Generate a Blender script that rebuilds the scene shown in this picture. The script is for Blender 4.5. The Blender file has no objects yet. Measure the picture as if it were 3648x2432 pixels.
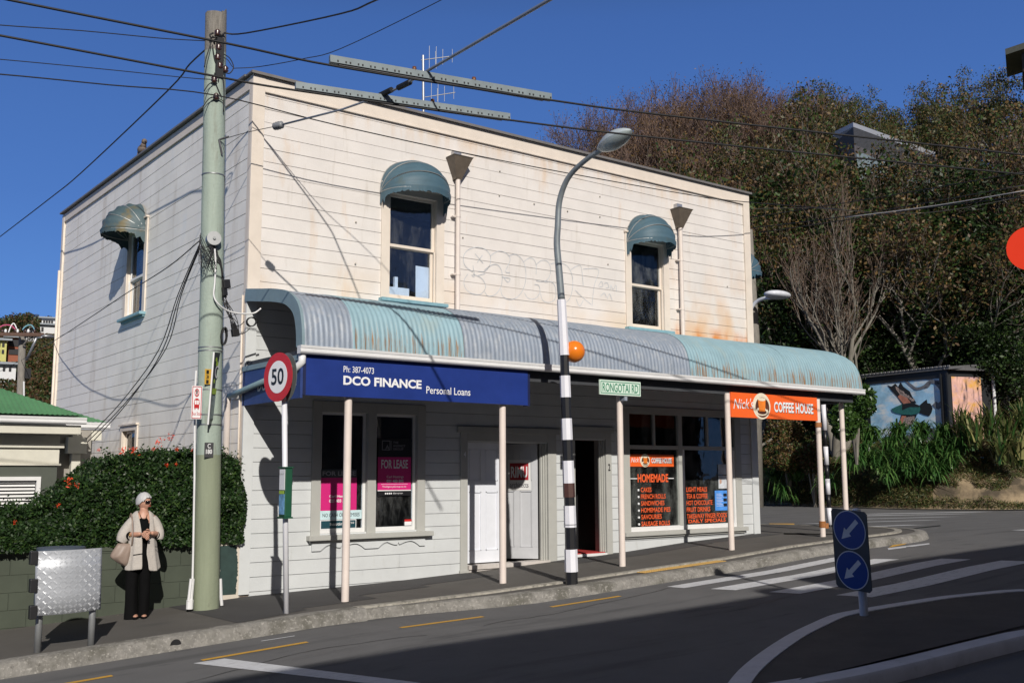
import bpy, math, random
import numpy as np
from mathutils import Vector, Matrix, noise
SC=bpy.context.scene; COL=SC.collection
# ---------------------------------------------------------------- camera
FPX,CX,CY=3637.19,1824.0,1216.0
def _rot(yaw,pitch,roll):
    fw=np.array([math.sin(yaw)*math.cos(pitch),math.cos(yaw)*math.cos(pitch),math.sin(pitch)])
    r=np.array([math.cos(yaw),-math.sin(yaw),0.]);u=np.cross(r,fw);c,s=math.cos(roll),math.sin(roll)
    return np.array([c*r+s*u,-s*r+c*u,fw])
RM=_rot(0.64737334,0.1299922,-0.0042553)
def ray(p): return ((p[0]-CX)/FPX)*RM[0]-((p[1]-CY)/FPX)*RM[1]+RM[2]
CAM=-ray((853.6,2112.5))*14.5
def on(p,ax,v):
    r=ray(p); return CAM+r*((v-CAM[ax])/r[ax])
def Yp(p,y=0.): return on(p,1,y)
def Xp(p,x=0.): return on(p,0,x)
def Zp(p,z=0.): return on(p,2,z)
def Dp(p,t): return CAM+ray(p)*t
cam=bpy.data.objects.new('camera',bpy.data.cameras.new('camera')); COL.objects.link(cam)
m=Matrix.Identity(4)
for i in range(3):
    m[i][0],m[i][1],m[i][2],m[i][3]=RM[0][i],RM[1][i],-RM[2][i],CAM[i]
cam.matrix_world=m
cam.data.sensor_width=36; cam.data.lens=FPX/3648*36; cam.data.clip_start=.1; cam.data.clip_end=3000
SC.camera=cam
# ---------------------------------------------------------------- light
SUN=Vector((-.41,-1,.60)).normalized()
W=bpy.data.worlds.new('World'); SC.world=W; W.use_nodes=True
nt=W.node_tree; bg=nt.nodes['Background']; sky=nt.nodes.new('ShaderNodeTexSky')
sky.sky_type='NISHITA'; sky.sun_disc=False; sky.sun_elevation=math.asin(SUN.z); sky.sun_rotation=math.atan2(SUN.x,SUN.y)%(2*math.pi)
sky.altitude=300; sky.air_density=1.0; sky.dust_density=0.15; sky.ozone_density=4.0
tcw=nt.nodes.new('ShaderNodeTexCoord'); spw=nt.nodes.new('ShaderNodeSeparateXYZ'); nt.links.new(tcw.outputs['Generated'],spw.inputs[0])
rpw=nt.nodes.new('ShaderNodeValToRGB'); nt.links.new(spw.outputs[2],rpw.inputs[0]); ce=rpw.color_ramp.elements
SKYC=((0,(.150,.36,.80)),(.10,(.098,.275,.74)),(.25,(.066,.185,.56)),(.42,(.050,.137,.435)),(.54,(.030,.055,.12)),(1,(.022,.030,.050)))  # unseen upper sky darkened and greyed to deepen the shade below
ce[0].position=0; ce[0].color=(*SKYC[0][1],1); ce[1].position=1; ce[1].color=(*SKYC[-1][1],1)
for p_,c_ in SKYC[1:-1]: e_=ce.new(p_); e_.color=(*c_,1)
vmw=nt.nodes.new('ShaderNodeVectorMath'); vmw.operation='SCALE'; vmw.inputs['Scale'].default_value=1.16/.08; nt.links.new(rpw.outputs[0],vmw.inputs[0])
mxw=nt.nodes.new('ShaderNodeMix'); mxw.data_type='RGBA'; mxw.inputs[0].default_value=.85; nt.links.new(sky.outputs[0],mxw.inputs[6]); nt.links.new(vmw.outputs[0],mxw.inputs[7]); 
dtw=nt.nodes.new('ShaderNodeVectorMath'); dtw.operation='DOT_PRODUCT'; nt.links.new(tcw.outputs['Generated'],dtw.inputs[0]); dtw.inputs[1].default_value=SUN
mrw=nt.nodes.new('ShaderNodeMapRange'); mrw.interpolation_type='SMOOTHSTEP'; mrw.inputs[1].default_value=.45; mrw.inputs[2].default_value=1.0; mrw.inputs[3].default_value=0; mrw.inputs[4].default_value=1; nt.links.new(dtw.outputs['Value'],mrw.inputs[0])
mx2=nt.nodes.new('ShaderNodeMix'); mx2.data_type='RGBA'; nt.links.new(mrw.outputs[0],mx2.inputs[0]); nt.links.new(mxw.outputs[2],mx2.inputs[6]); mx2.inputs[7].default_value=(4.2,3.7,3.1,1); nt.links.new(mx2.outputs[2],bg.inputs[0]); bg.inputs[1].default_value=.08  # warm glow added round the sun, out of view, as neutral fill light
sl=bpy.data.lights.new('sun','SUN'); sl.energy=4.95; sl.angle=math.radians(.5); sl.color=(1,.945,.86)
so=bpy.data.objects.new('sun',sl); COL.objects.link(so); so.rotation_euler=(-SUN).to_track_quat('-Z','Y').to_euler(); so.location=(-20,-50,40)
SC.view_settings.view_transform='Standard'; SC.view_settings.look='None'; SC.view_settings.gamma=1; SC.view_settings.exposure=-.22
# ---------------------------------------------------------------- materials
def lin(c): return tuple(((v/255)/12.92 if v/255<=.04045 else ((v/255+.055)/1.055)**2.4) for v in c)
MATS={}
def mat(name,col,rough=.6,metal=0,var=.12,scale=8,bump=0,bscale=60,spec=.5,stain=None,stretch=None,alpha=None):
    """principled with procedural large and small colour variation, optional stains (colour, amount, scale, stretch)"""
    if name in MATS: return MATS[name]
    M=bpy.data.materials.new(name); M.use_nodes=True; n=M.node_tree; N=n.nodes; L=n.links; b=N['Principled BSDF']
    tc=N.new('ShaderNodeTexCoord'); src=tc.outputs['Object']
    mp=N.new('ShaderNodeMapping'); L.new(src,mp.inputs[0]); mp.inputs['Scale'].default_value=stretch or (1,1,1)
    nz=N.new('ShaderNodeTexNoise'); nz.inputs['Scale'].default_value=scale; nz.inputs['Detail'].default_value=6; nz.inputs['Roughness'].default_value=.65; L.new(mp.outputs[0],nz.inputs[0])
    mr=N.new('ShaderNodeMapRange'); mr.inputs[1].default_value=.3; mr.inputs[2].default_value=.7; mr.inputs[3].default_value=1-var; mr.inputs[4].default_value=1+var; L.new(nz.outputs[0],mr.inputs[0])
    mx=N.new('ShaderNodeVectorMath'); mx.operation='SCALE'; mx.inputs[0].default_value=col[:3]; L.new(mr.outputs[0],mx.inputs['Scale'])
    out=mx.outputs[0]
    for st in (stain or []):
        sc,amt,ss,sst=st[:4]; lo=st[4] if len(st)>4 else .55
        m2=N.new('ShaderNodeMapping'); m2.inputs['Scale'].default_value=sst; m2.inputs['Location'].default_value=(ss*1.7,ss*.3,ss); L.new(src,m2.inputs[0])
        n2=N.new('ShaderNodeTexNoise'); n2.inputs['Scale'].default_value=ss; n2.inputs['Detail'].default_value=5; n2.inputs['Roughness'].default_value=.6; L.new(m2.outputs[0],n2.inputs[0])
        r2=N.new('ShaderNodeMapRange'); r2.inputs[1].default_value=lo; r2.inputs[2].default_value=lo+.14; r2.inputs[3].default_value=0; r2.inputs[4].default_value=amt; L.new(n2.outputs[0],r2.inputs[0])
        x2=N.new('ShaderNodeMix'); x2.data_type='RGBA'; L.new(r2.outputs[0],x2.inputs[0]); L.new(out,x2.inputs[6]); x2.inputs[7].default_value=(*sc,1); out=x2.outputs[2]
    L.new(out,b.inputs['Base Color']); b.inputs['Roughness'].default_value=rough; b.inputs['Metallic'].default_value=metal; b.inputs['Specular IOR Level'].default_value=spec
    if bump:
        nb=N.new('ShaderNodeTexNoise'); nb.inputs['Scale'].default_value=bscale; nb.inputs['Detail'].default_value=4; L.new(src,nb.inputs[0])
        bp=N.new('ShaderNodeBump'); bp.inputs['Strength'].default_value=bump; bp.inputs['Distance'].default_value=.01; L.new(nb.outputs[0],bp.inputs['Height']); L.new(bp.outputs[0],b.inputs['Normal'])
    MATS[name]=M; return M
def glass(name,tint=(.9,.95,1),ior=1.5,dirt=0):
    if name in MATS: return MATS[name]
    M=bpy.data.materials.new(name); M.use_nodes=True; n=M.node_tree; N=n.nodes; L=n.links; N.remove(N['Principled BSDF'])
    t=N.new('ShaderNodeBsdfTransparent'); t.inputs[0].default_value=(*tint,1); g=N.new('ShaderNodeBsdfGlossy'); g.inputs['Roughness'].default_value=.02; g.inputs[0].default_value=(.9,.9,.9,1)
    nz=N.new('ShaderNodeTexNoise'); nz.inputs['Scale'].default_value=3; bp=N.new('ShaderNodeBump'); bp.inputs['Strength'].default_value=.12; bp.inputs['Distance'].default_value=.02
    tc=N.new('ShaderNodeTexCoord'); L.new(tc.outputs['Object'],nz.inputs[0]); L.new(nz.outputs[0],bp.inputs['Height']); L.new(bp.outputs[0],g.inputs['Normal'])
    f=N.new('ShaderNodeFresnel'); f.inputs[0].default_value=ior; x=N.new('ShaderNodeMixShader'); L.new(f.outputs[0],x.inputs[0]); L.new(t.outputs[0],x.inputs[1]); L.new(g.outputs[0],x.inputs[2])
    n3=N.new('ShaderNodeTexNoise'); n3.inputs['Scale'].default_value=4; n3.inputs['Detail'].default_value=8; n3.inputs['Roughness'].default_value=.7; m3=N.new('ShaderNodeMapping'); m3.inputs['Scale'].default_value=(1,1,.35); m3.inputs['Rotation'].default_value=(0,.5,0); L.new(tc.outputs['Object'],m3.inputs[0]); L.new(m3.outputs[0],n3.inputs[0])
    r3=N.new('ShaderNodeMapRange'); r3.inputs[1].default_value=.45; r3.inputs[2].default_value=.75; r3.inputs[3].default_value=.004; r3.inputs[4].default_value=.075; L.new(n3.outputs[0],r3.inputs[0])
    df=N.new('ShaderNodeBsdfDiffuse'); df.inputs[0].default_value=(.6,.6,.58,1); x3=N.new('ShaderNodeMixShader'); L.new(r3.outputs[0],x3.inputs[0]); L.new(x.outputs[0],x3.inputs[1]); L.new(df.outputs[0],x3.inputs[2])
    L.new(x3.outputs[0],N['Material Output'].inputs[0]); MATS[name]=M; return M
# ---------------------------------------------------------------- mesh helpers
class MB:
    def __init__(s): s.v=[];s.f=[];s.mi=[];s.m=0
    def add(s,vs,fs):
        o=len(s.v); s.v+=[tuple(map(float,v)) for v in vs]; s.f+=[tuple(i+o for i in f) for f in fs]; s.mi+=[s.m]*len(fs); return s
    def box(s,x0,x1,y0,y1,z0,z1):
        return s.add([(x0,y0,z0),(x1,y0,z0),(x1,y1,z0),(x0,y1,z0),(x0,y0,z1),(x1,y0,z1),(x1,y1,z1),(x0,y1,z1)],[(0,3,2,1),(4,5,6,7),(0,1,5,4),(1,2,6,5),(2,3,7,6),(3,0,4,7)])
    def obox(s,c,X,Y,Z):
        c,X,Y,Z=[np.array(a,float) for a in (c,X,Y,Z)]
        vs=[c+a*X+b*Y+d*Z for d in(-1,1) for a,b in((-1,-1),(1,-1),(1,1),(-1,1))]
        return s.add(vs,[(0,3,2,1),(4,5,6,7),(0,1,5,4),(1,2,6,5),(2,3,7,6),(3,0,4,7)])
    def tube(s,pts,r,n=8,cap=True):
        pts=[Vector(map(float,p)) for p in pts]; rs=r if hasattr(r,'__len__') else [r]*len(pts)
        d0=(pts[1]-pts[0]).normalized(); a=Vector((0,0,1)) if abs(d0.z)<.9 else Vector((1,0,0)); a=(a-d0*a.dot(d0)).normalized(); vs=[]
        for i,p in enumerate(pts):
            d=(pts[min(i+1,len(pts)-1)]-pts[max(i-1,0)]); d=d.normalized() if d.length>1e-9 else d0
            a=(a-d*a.dot(d)); a=a.normalized() if a.length>1e-6 else d.orthogonal().normalized(); b=d.cross(a)
            for k in range(n):
                t=2*math.pi*k/n; vs.append(p+(a*math.cos(t)+b*math.sin(t))*rs[i])
        fs=[(i*n+k,i*n+(k+1)%n,(i+1)*n+(k+1)%n,(i+1)*n+k) for i in range(len(pts)-1) for k in range(n)]
        if cap: fs+=[tuple(range(n))[::-1],tuple(range((len(pts)-1)*n,len(pts)*n))]
        return s.add(vs,fs)
    def grid(s,P,closeu=False,closev=False):
        nu,nv=len(P),len(P[0]); vs=[p for r in P for p in r]
        fs=[(i*nv+j,((i+1)%nu)*nv+j,((i+1)%nu)*nv+(j+1)%nv,i*nv+(j+1)%nv) for i in range(nu if closeu else nu-1) for j in range(nv if closev else nv-1)]
        return s.add(vs,fs)
    def prism(s,poly,off):
        """polygon (list of 3d) extruded by vector off"""
        n=len(poly); P=[np.array(p,float) for p in poly]; o=np.array(off,float)
        return s.add(P+[p+o for p in P],[tuple(range(n))[::-1],tuple(range(n,2*n))]+[(i,(i+1)%n,n+(i+1)%n,n+i) for i in range(n)])
    def ball(s,c,r,n=16,m=10,sc=(1,1,1)):
        P=[[(c[0]+r*sc[0]*math.sin(math.pi*j/m)*math.cos(2*math.pi*i/n),c[1]+r*sc[1]*math.sin(math.pi*j/m)*math.sin(2*math.pi*i/n),c[2]+r*sc[2]*math.cos(math.pi*j/m)) for j in range(m+1)] for i in range(n)]
        return s.grid(P,closeu=True)
    def build(s,name,mats,parent=None,smooth=False,bevel=0,auto=None):
        me=bpy.data.meshes.new(name); me.from_pydata(s.v,[],s.f)
        for m_ in (mats if isinstance(mats,(list,tuple)) else [mats]): me.materials.append(m_)
        if len(me.materials)>1: me.polygons.foreach_set('material_index',s.mi)
        if smooth: me.polygons.foreach_set('use_smooth',[True]*len(me.polygons))
        me.update(); o=bpy.data.objects.new(name,me); COL.objects.link(o)
        if parent: setp(o,parent)
        if bevel:
            b=o.modifiers.new('b','BEVEL'); b.width=bevel; b.segments=2; b.limit_method='ANGLE'
        if smooth and auto:
            try: me.set_sharp_from_angle(angle=math.radians(auto))
            except Exception: pass
        return o
def wmat(o):
    return (wmat(o.parent)@o.matrix_parent_inverse@o.matrix_basis) if o.parent else o.matrix_basis.copy()
def setp(o,p):
    o.parent=p; o.matrix_parent_inverse=wmat(p).inverted()
def tag(o,label,cat,group=None,kind=None):
    if label: o['label']=label
    if cat: o['category']=cat
    if group: o['group']=group
    if kind: o['kind']=kind
    return o
def thing(name,label,cat,loc=(0,0,0),group=None,rz=0):
    o=bpy.data.objects.new(name,None); COL.objects.link(o); o.location=Vector(map(float,loc)); o.rotation_euler=(0,0,rz); o.empty_display_size=.2
    return tag(o,label,cat,group)
def struct(o): o['kind']='structure'; return o
def copy_tree(o,loc=None,rz=None,scale=None,label=None):
    def cp(a,par):
        c=a.copy(); COL.objects.link(c)
        if par: c.parent=par
        for ch in kids.get(a.name,[]): cp(ch,c)
        return c
    kids={}
    for a in bpy.data.objects:
        if a.parent: kids.setdefault(a.parent.name,[]).append(a)
    r=cp(o,None)
    if loc is not None: r.location=Vector(map(float,loc))
    if rz is not None: r.rotation_euler=(r.rotation_euler[0],r.rotation_euler[1],rz)
    if scale is not None: r.scale=scale if hasattr(scale,'__len__') else (scale,)*3
    if label: r['label']=label
    return r
def text(name,s,bl,right,up,w,h,m_,parent,bold=0,thick=.002,fit=True,label=None,shear=0):
    """lettering mesh: bl lower-left corner, scaled to w x h"""
    cu=bpy.data.curves.new('t','FONT'); cu.body=s; cu.offset=bold; cu.resolution_u=3; cu.shear=shear
    to=bpy.data.objects.new('t',cu); me=bpy.data.meshes.new_from_object(to); bpy.data.objects.remove(to); bpy.data.curves.remove(cu)
    n=len(me.vertices); co=np.zeros(n*3); me.vertices.foreach_get('co',co); co=co.reshape(-1,3)
    lo=co.min(0); sz=co.max(0)-lo; R=np.array(right,float);R/=np.linalg.norm(R);U=np.array(up,float);U-=R*U.dot(R);U/=np.linalg.norm(U);Nn=np.cross(R,U)
    x=(co[:,0]-lo[0])/sz[0]*w; z=(co[:,1]-lo[1])/max(sz[1],1e-6)*h
    p=np.array(bl,float)+x[:,None]*R+z[:,None]*U+Nn*thick
    me.vertices.foreach_set('co',p.ravel()); me.name=name; me.materials.clear(); me.materials.append(m_); me.update()
    o=bpy.data.objects.new(name,me); COL.objects.link(o)
    if parent: setp(o,parent)
    if label: o['label']=label
    return o
def ytext(name,s,x0,x1,z0,z1,y,m_,parent,**k): return text(name,s,(x0,y,z0),(1,0,0),(0,0,1),x1-x0,z1-z0,m_,parent,**k)
def ribbon(mb,pts,w,y):
    """flat line in the plane y through 2-d (x,z) points"""
    P=[Vector((p[0],p[1])) for p in pts]
    L=[];R=[]
    for i,p in enumerate(P):
        d=(P[min(i+1,len(P)-1)]-P[max(i-1,0)]).normalized(); n=Vector((-d.y,d.x))*w/2
        L.append((p.x+n.x,y,p.y+n.y)); R.append((p.x-n.x,y,p.y-n.y))
    mb.grid([L,R])
def smoothpts(p,n=6):
    out=[]; P=[np.array(a,float) for a in p]
    for i in range(len(P)-1):
        a,b,c,d=P[max(i-1,0)],P[i],P[i+1],P[min(i+2,len(P)-1)]
        for k in range(n):
            t=k/n; out.append(.5*((2*b)+(-a+c)*t+(2*a-5*b+4*c-d)*t*t+(-a+3*b-3*c+d)*t**3))
    out.append(P[-1]); return out
# ---------------------------------------------------------------- ground model
GX=[-200,-40,-12.9,-6.4,0,2.47,3.87,5.66,7.41,9.13,11.3,15,22,60,200];GZ=[-4,-2.2,-.81,-.41,-.055,-.0,.055,.14,.215,.33,.42,.52,.62,.9,1.0]
def gz(x,y,off=0): return float(np.interp(x,GX,GZ))-.02*max(min(y,3),-2.7)+off
def Gp(p,off=0):
    r=ray(p);lo,hi=3.,120.
    for _ in range(50):
        q=CAM+r*(lo+hi)/2
        if q[2]>gz(q[0],q[1],off): lo=(lo+hi)/2
        else: hi=(lo+hi)/2
    return CAM+r*hi

# ---------------------------------------------------------------- foliage
def leafmesh(name,C,size,m_,parent=None,asp=.55,seed=0,nrm=None,jit=.9,sv=.5,bend=True):
    """many small folded leaf faces at the points C"""
    rs=np.random.RandomState(seed); C=np.asarray(C,float); n=len(C)
    a=rs.normal(size=(n,3)); a/=np.linalg.norm(a,axis=1)[:,None]
    b_=rs.normal(size=(n,3)); 
    if nrm is not None: b_=b_*jit+nrm
    b_-=a*(a*b_).sum(1)[:,None]; b_/=np.linalg.norm(b_,axis=1)[:,None]+1e-9; c=np.cross(a,b_)
    s=size*(1-sv/2+sv*rs.rand(n))[:,None]
    V=np.stack([C-a*s,C+c*s*asp+b_*s*.15,C+a*s,C-c*s*asp+b_*s*.15],1).reshape(-1,3)
    me=bpy.data.meshes.new(name); me.vertices.add(4*n); me.vertices.foreach_set('co',V.ravel().astype(np.float32)); me.loops.add(4*n); me.loops.foreach_set('vertex_index',np.arange(4*n,dtype=np.int32)); me.polygons.add(n); me.polygons.foreach_set('loop_start',np.arange(0,4*n,4,dtype=np.int32))
    me.polygons.foreach_set('loop_total',np.full(n,4,dtype=np.int32)); me.update(calc_edges=True); me.validate()
    for q in (m_ if isinstance(m_,(list,tuple)) else [m_]): me.materials.append(q)
    if isinstance(m_,(list,tuple)) and len(m_)>1: me.polygons.foreach_set('material_index',rs.randint(0,len(m_),n).astype(np.int32))
    o=bpy.data.objects.new(name,me); COL.objects.link(o)
    if parent: setp(o,parent)
    return o
def leafmat(name,col,var=.35,rough=.5,trans=.25,scale=14,spec=.4):
    if name in MATS: return MATS[name]
    M=mat(name,col,rough,var=var,scale=scale,spec=spec); N=M.node_tree.nodes;L=M.node_tree.links; bs=N['Principled BSDF']
    t=N.new('ShaderNodeBsdfTranslucent'); src=bs.inputs['Base Color'].links[0].from_socket; L.new(src,t.inputs[0]); x=N.new('ShaderNodeMixShader'); x.inputs[0].default_value=trans
    L.new(bs.outputs[0],x.inputs[1]); L.new(t.outputs[0],x.inputs[2]); L.new(x.outputs[0],N['Material Output'].inputs[0]); return M
def branches(seed,H,stems=3,spread=.35,levels=4,kids=(6,5,5,5),twig=.35,r0=.16,upw=.35,trunkfrac=.35,ang=1.0):
    """recursive tree skeleton: returns list of (points, radii, level)"""
    rr=random.Random(seed); out=[]; tips=[]
    def grow(p,d,L,r,lv):
        n=5 if lv<2 else 4; pts=[p.copy()]; rs_=[r]; q=p.copy(); dd=d.copy()
        for k in range(n):
            dd=(dd+Vector((rr.gauss(0,.16),rr.gauss(0,.16),rr.gauss(0,.10)+upw*.22*(1 if lv else 0)))).normalized(); q=q+dd*L/n; pts.append(q.copy()); rs_.append(r*(1-.62*(k+1)/n))
        out.append((pts,rs_,lv))
        if lv>=levels: tips.append((q,dd)); return
        m_=kids[min(lv,len(kids)-1)]
        for k in range(m_):
            t=(.35 if lv else trunkfrac)+(1-(.35 if lv else trunkfrac))*(k+rr.random())/m_; i=min(int(t*n),n-1); f=t*n-i; base=pts[i].lerp(pts[i+1],f); rad=rs_[i]*.62
            ax=Vector((rr.gauss(0,1),rr.gauss(0,1),rr.gauss(0,.3))).normalized(); side=(ax-dd*ax.dot(dd)).normalized(); sp=rr.uniform(.5,1.0)*ang
            nd=(dd*(1-sp*.45)+side*sp*.8+Vector((0,0,upw*.4))).normalized(); grow(base,nd,L*rr.uniform(.48,.68),rad,lv+1)
        if lv: grow(q,dd,L*.5,rs_[-1],lv+1)
    for k in range(stems):
        a=2*math.pi*k/stems+rr.random(); grow(Vector((.12*math.cos(a),.12*math.sin(a),-.3)),Vector((spread*math.cos(a),spread*math.sin(a),1)).normalized(),H*.62,r0*rr.uniform(.75,1.1),0)
    return out,tips
def make_tree(name,label,seed,H,m_bark,leafm,nl=3,ls=.10,droot=.35,**k):
    """tree with trunk (limbs and twigs) and crown; returns the root, all geometry round the origin"""
    br,tips=branches(seed,H,**k); r=thing(name,label,'tree'); g=MB(); lvm=max(b[2] for b in br)
    t2=MB()
    for pts,rs_,lv in br:
        (g if lv<3 else t2).tube(pts,[max(x,.008) for x in rs_],(9,6,4,3,3)[min(lv,4)],cap=False)
    g.build('trunk',m_bark[0],r,smooth=True); t2.build('twigs',m_bark[1],r)
    rs=np.random.RandomState(seed); C=[]
    if nl:
        for q,d in tips:
            for _ in range(nl): 
                e=rs.normal(size=3)*droot*.45; C.append((q.x+e[0]-d.x*rs.rand()*.3,q.y+e[1]-d.y*rs.rand()*.3,q.z+e[2]*.7-d.z*rs.rand()*.3))
        leafmesh('crown',C,ls,leafm,r,seed=seed,nrm=np.array([0,0,.6]))
    r['H']=max(q.z for q,_ in tips); return r
# ---------------------------------------------------------------- materials used by the shop
RUST=(.33,.13,.04); OCH=(.62,.36,.14)
m_up=mat('cream weatherboard',(.70,.66,.632),.62,var=.07,scale=1.6,stain=[((.30,.27,.24),.7,26,(.25,1,2.2),.74),((.60,.36,.18),.8,7,(2.2,2,.22),.70),(OCH,.5,1.1,(1.5,1.5,.35),.60),((.45,.40,.34),.35,3,(3,3,.3),.60),((.45,.27,.14),.6,9,(3,3,.4),.72)],bump=.15,bscale=40)
m_lo=mat('pale grey weatherboard',(.585,.605,.615),.6,var=.06,scale=2,stain=[((.42,.42,.40),.35,4,(2,2,.6),.62),((.2,.2,.2),.5,22,(1,1,1),.76)],bump=.15,bscale=40)
m_side=mat('side weatherboard',(.83,.80,.755),.62,var=.09,scale=1.2,stain=[((.52,.45,.37),.5,1.6,(1.6,1.6,.25),.56),((.72,.75,.79),.5,1.3,(1,1,.5),.58),((.50,.33,.18),.5,6,(4,4,.35),.70)],bump=.15,bscale=40)  # kept paler than the front boards, putting grazing sunlight into the colour
m_trim=mat('cream trim',(.70,.62,.54),.55,var=.07,scale=3,stain=[((.42,.36,.30),.3,5,(2,2,.5),.64)])
m_trimlo=mat('pale trim',(.60,.62,.63),.55,var=.05,scale=3,stain=[((.38,.37,.35),.3,5,(2,2,.5),.64)])
m_grey=mat('warm grey trim',(.42,.42,.395),.55,var=.06,scale=3)
m_white=mat('white joinery',(.72,.72,.72),.5,var=.04,scale=4)
m_dwhite=mat('white door paint',(.74,.76,.82),.42,var=.04,scale=3)
m_sill=mat('blue sill paint',(.20,.36,.42),.6,var=.15,scale=12,stain=[((.45,.47,.45),.6,14,(1,1,1),.62)])
m_cap=mat('grey roof flashing',(.16,.15,.145),.5,var=.15,scale=6)
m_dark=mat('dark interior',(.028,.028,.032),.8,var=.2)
m_glass=glass('window glass'); m_glass2=glass('shop glass',(.8,.85,.85),1.6)
m_black=mat('black paint',(.015,.015,.017),.45,var=.2)
m_pblue=mat('signal blue',(.016,.038,.205),.38,var=.14,scale=2,spec=.4)
m_lettw=mat('white lettering',(.8,.8,.82),.5,var=.02)
def posstain(M,col,amt,xr,zr,scale,stretch,axis=0):
    N=M.node_tree.nodes;L=M.node_tree.links;bs=N['Principled BSDF']; src=bs.inputs['Base Color'].links[0].from_socket
    tc=N.new('ShaderNodeTexCoord'); sp=N.new('ShaderNodeSeparateXYZ'); L.new(tc.outputs['Object'],sp.inputs[0])
    def rg(o,a,c,d):
        r=N.new('ShaderNodeMapRange'); r.interpolation_type='SMOOTHSTEP'; r.inputs[1].default_value=a; r.inputs[2].default_value=c; r.inputs[3].default_value=0; r.inputs[4].default_value=1; L.new(o,r.inputs[0]); return r.outputs[0]
    mp=N.new('ShaderNodeMapping'); mp.inputs['Scale'].default_value=stretch; L.new(tc.outputs['Object'],mp.inputs[0]); nz=N.new('ShaderNodeTexNoise'); nz.inputs['Scale'].default_value=scale; nz.inputs['Detail'].default_value=6; L.new(mp.outputs[0],nz.inputs[0])
    f=rg(nz.outputs[0],.38,.68,0)
    for o in (rg(sp.outputs[axis],xr[0],xr[1],0),rg(sp.outputs[2],zr[0],zr[1],0)):
        m_=N.new('ShaderNodeMath'); m_.operation='MULTIPLY'; L.new(f,m_.inputs[0]); L.new(o,m_.inputs[1]); f=m_.outputs[0]
    m_=N.new('ShaderNodeMath'); m_.operation='MULTIPLY'; L.new(f,m_.inputs[0]); m_.inputs[1].default_value=amt
    x=N.new('ShaderNodeMix'); x.data_type='RGBA'; L.new(m_.outputs[0],x.inputs[0]); L.new(src,x.inputs[6]); x.inputs[7].default_value=(*col,1); L.new(x.outputs[2],bs.inputs['Base Color'])
posstain(m_up,(.66,.40,.20),.75,(8.2,9.6),(6.4,4.6),1.4,(1,1,.6)); posstain(m_up,(.62,.22,.05),1.3,(8.6,9.1),(4.75,4.35),2.2,(1,1,.5)); posstain(m_up,(.66,.48,.30),.55,(-1,-.5),(5.2,4.4),1.2,(.6,1,.9)); posstain(m_up,(.60,.40,.22),.6,(-1,-.5),(7.0,7.6),2.4,(2.5,1,.25))
BX,BY,BT=11.3,11.3,7.72; BH=.205
b=thing('weatherboard_building','two storey cream weatherboard corner shop building with a curved corrugated verandah','building',(0,0,0))
def boards(mb,axis,u0,u1,z0,z1,ops,k0=.21,h=BH):
    """rusticated boards on plane y=0 (axis x) or x=0 (axis y) with openings ops=(u0,u1,z0,z1)"""
    def P(u,d,z): return (u,d,z) if axis=='x' else (d,u,z)
    k=math.floor((z0-k0)/h)
    rnd=random.Random(5)
    while k0+k*h<z1:
        a=k0+k*h; c=a+h; k+=1
        cuts=sorted({max(a,z0),min(c,z1)}|{z for o in ops for z in o[2:4] if max(a,z0)<z<min(c,z1)})
        off=rnd.uniform(-.003,.003)
        for s,t in zip(cuts,cuts[1:]):
            if t-s<1e-4: continue
            iv=[(u0,u1)]
            for o in ops:
                if o[2]<=s+1e-6 and o[3]>=t-1e-6:
                    nv=[]
                    for (p,q) in iv:
                        if o[1]<=p or o[0]>=q: nv.append((p,q)); continue
                        if o[0]>p: nv.append((p,o[0]))
                        if o[1]<q: nv.append((o[1],q))
                    iv=nv
            for (p,q) in iv:
                if axis=='x' and q-p>3 :  # butt joint between board lengths
                    j=p+(q-p)*rnd.uniform(.3,.7); ivs=[(p,j-.0015),(j+.0015,q)]
                else: ivs=[(p,q)]
                for (p2,q2) in ivs:
                    g=.0075 if abs(s-a)<1e-6 else 0
                    mb.grid([[P(p2,off,s+g),P(p2,off,t)],[P(q2,off,s+g),P(q2,off,t)]] if axis=='x' else [[P(q2,off,s+g),P(q2,off,t)],[P(p2,off,s+g),P(p2,off,t)]])
                    if g: mb.grid([[P(p2,.022,s+.002),P(p2,off,s+g)],[P(q2,.022,s+.002),P(q2,off,s+g)]])
def backing(mb,axis,u0,u1,z0,z1,ops,d):
    us=sorted({u0,u1}|{o[i] for o in ops for i in(0,1)}); zs=sorted({z0,z1}|{o[i] for o in ops for i in(2,3)})
    for p,q in zip(us,us[1:]):
        for s,t in zip(zs,zs[1:]):
            if any(o[0]<=p+1e-6 and o[1]>=q-1e-6 and o[2]<=s+1e-6 and o[3]>=t-1e-6 for o in ops): continue
            if axis=='x': mb.add([(p,d,s),(q,d,s),(q,d,t),(p,d,t)],[(0,1,2,3)])
            else: mb.add([(d,p,s),(d,q,s),(d,q,t),(d,p,t)],[(0,1,2,3)])
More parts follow.
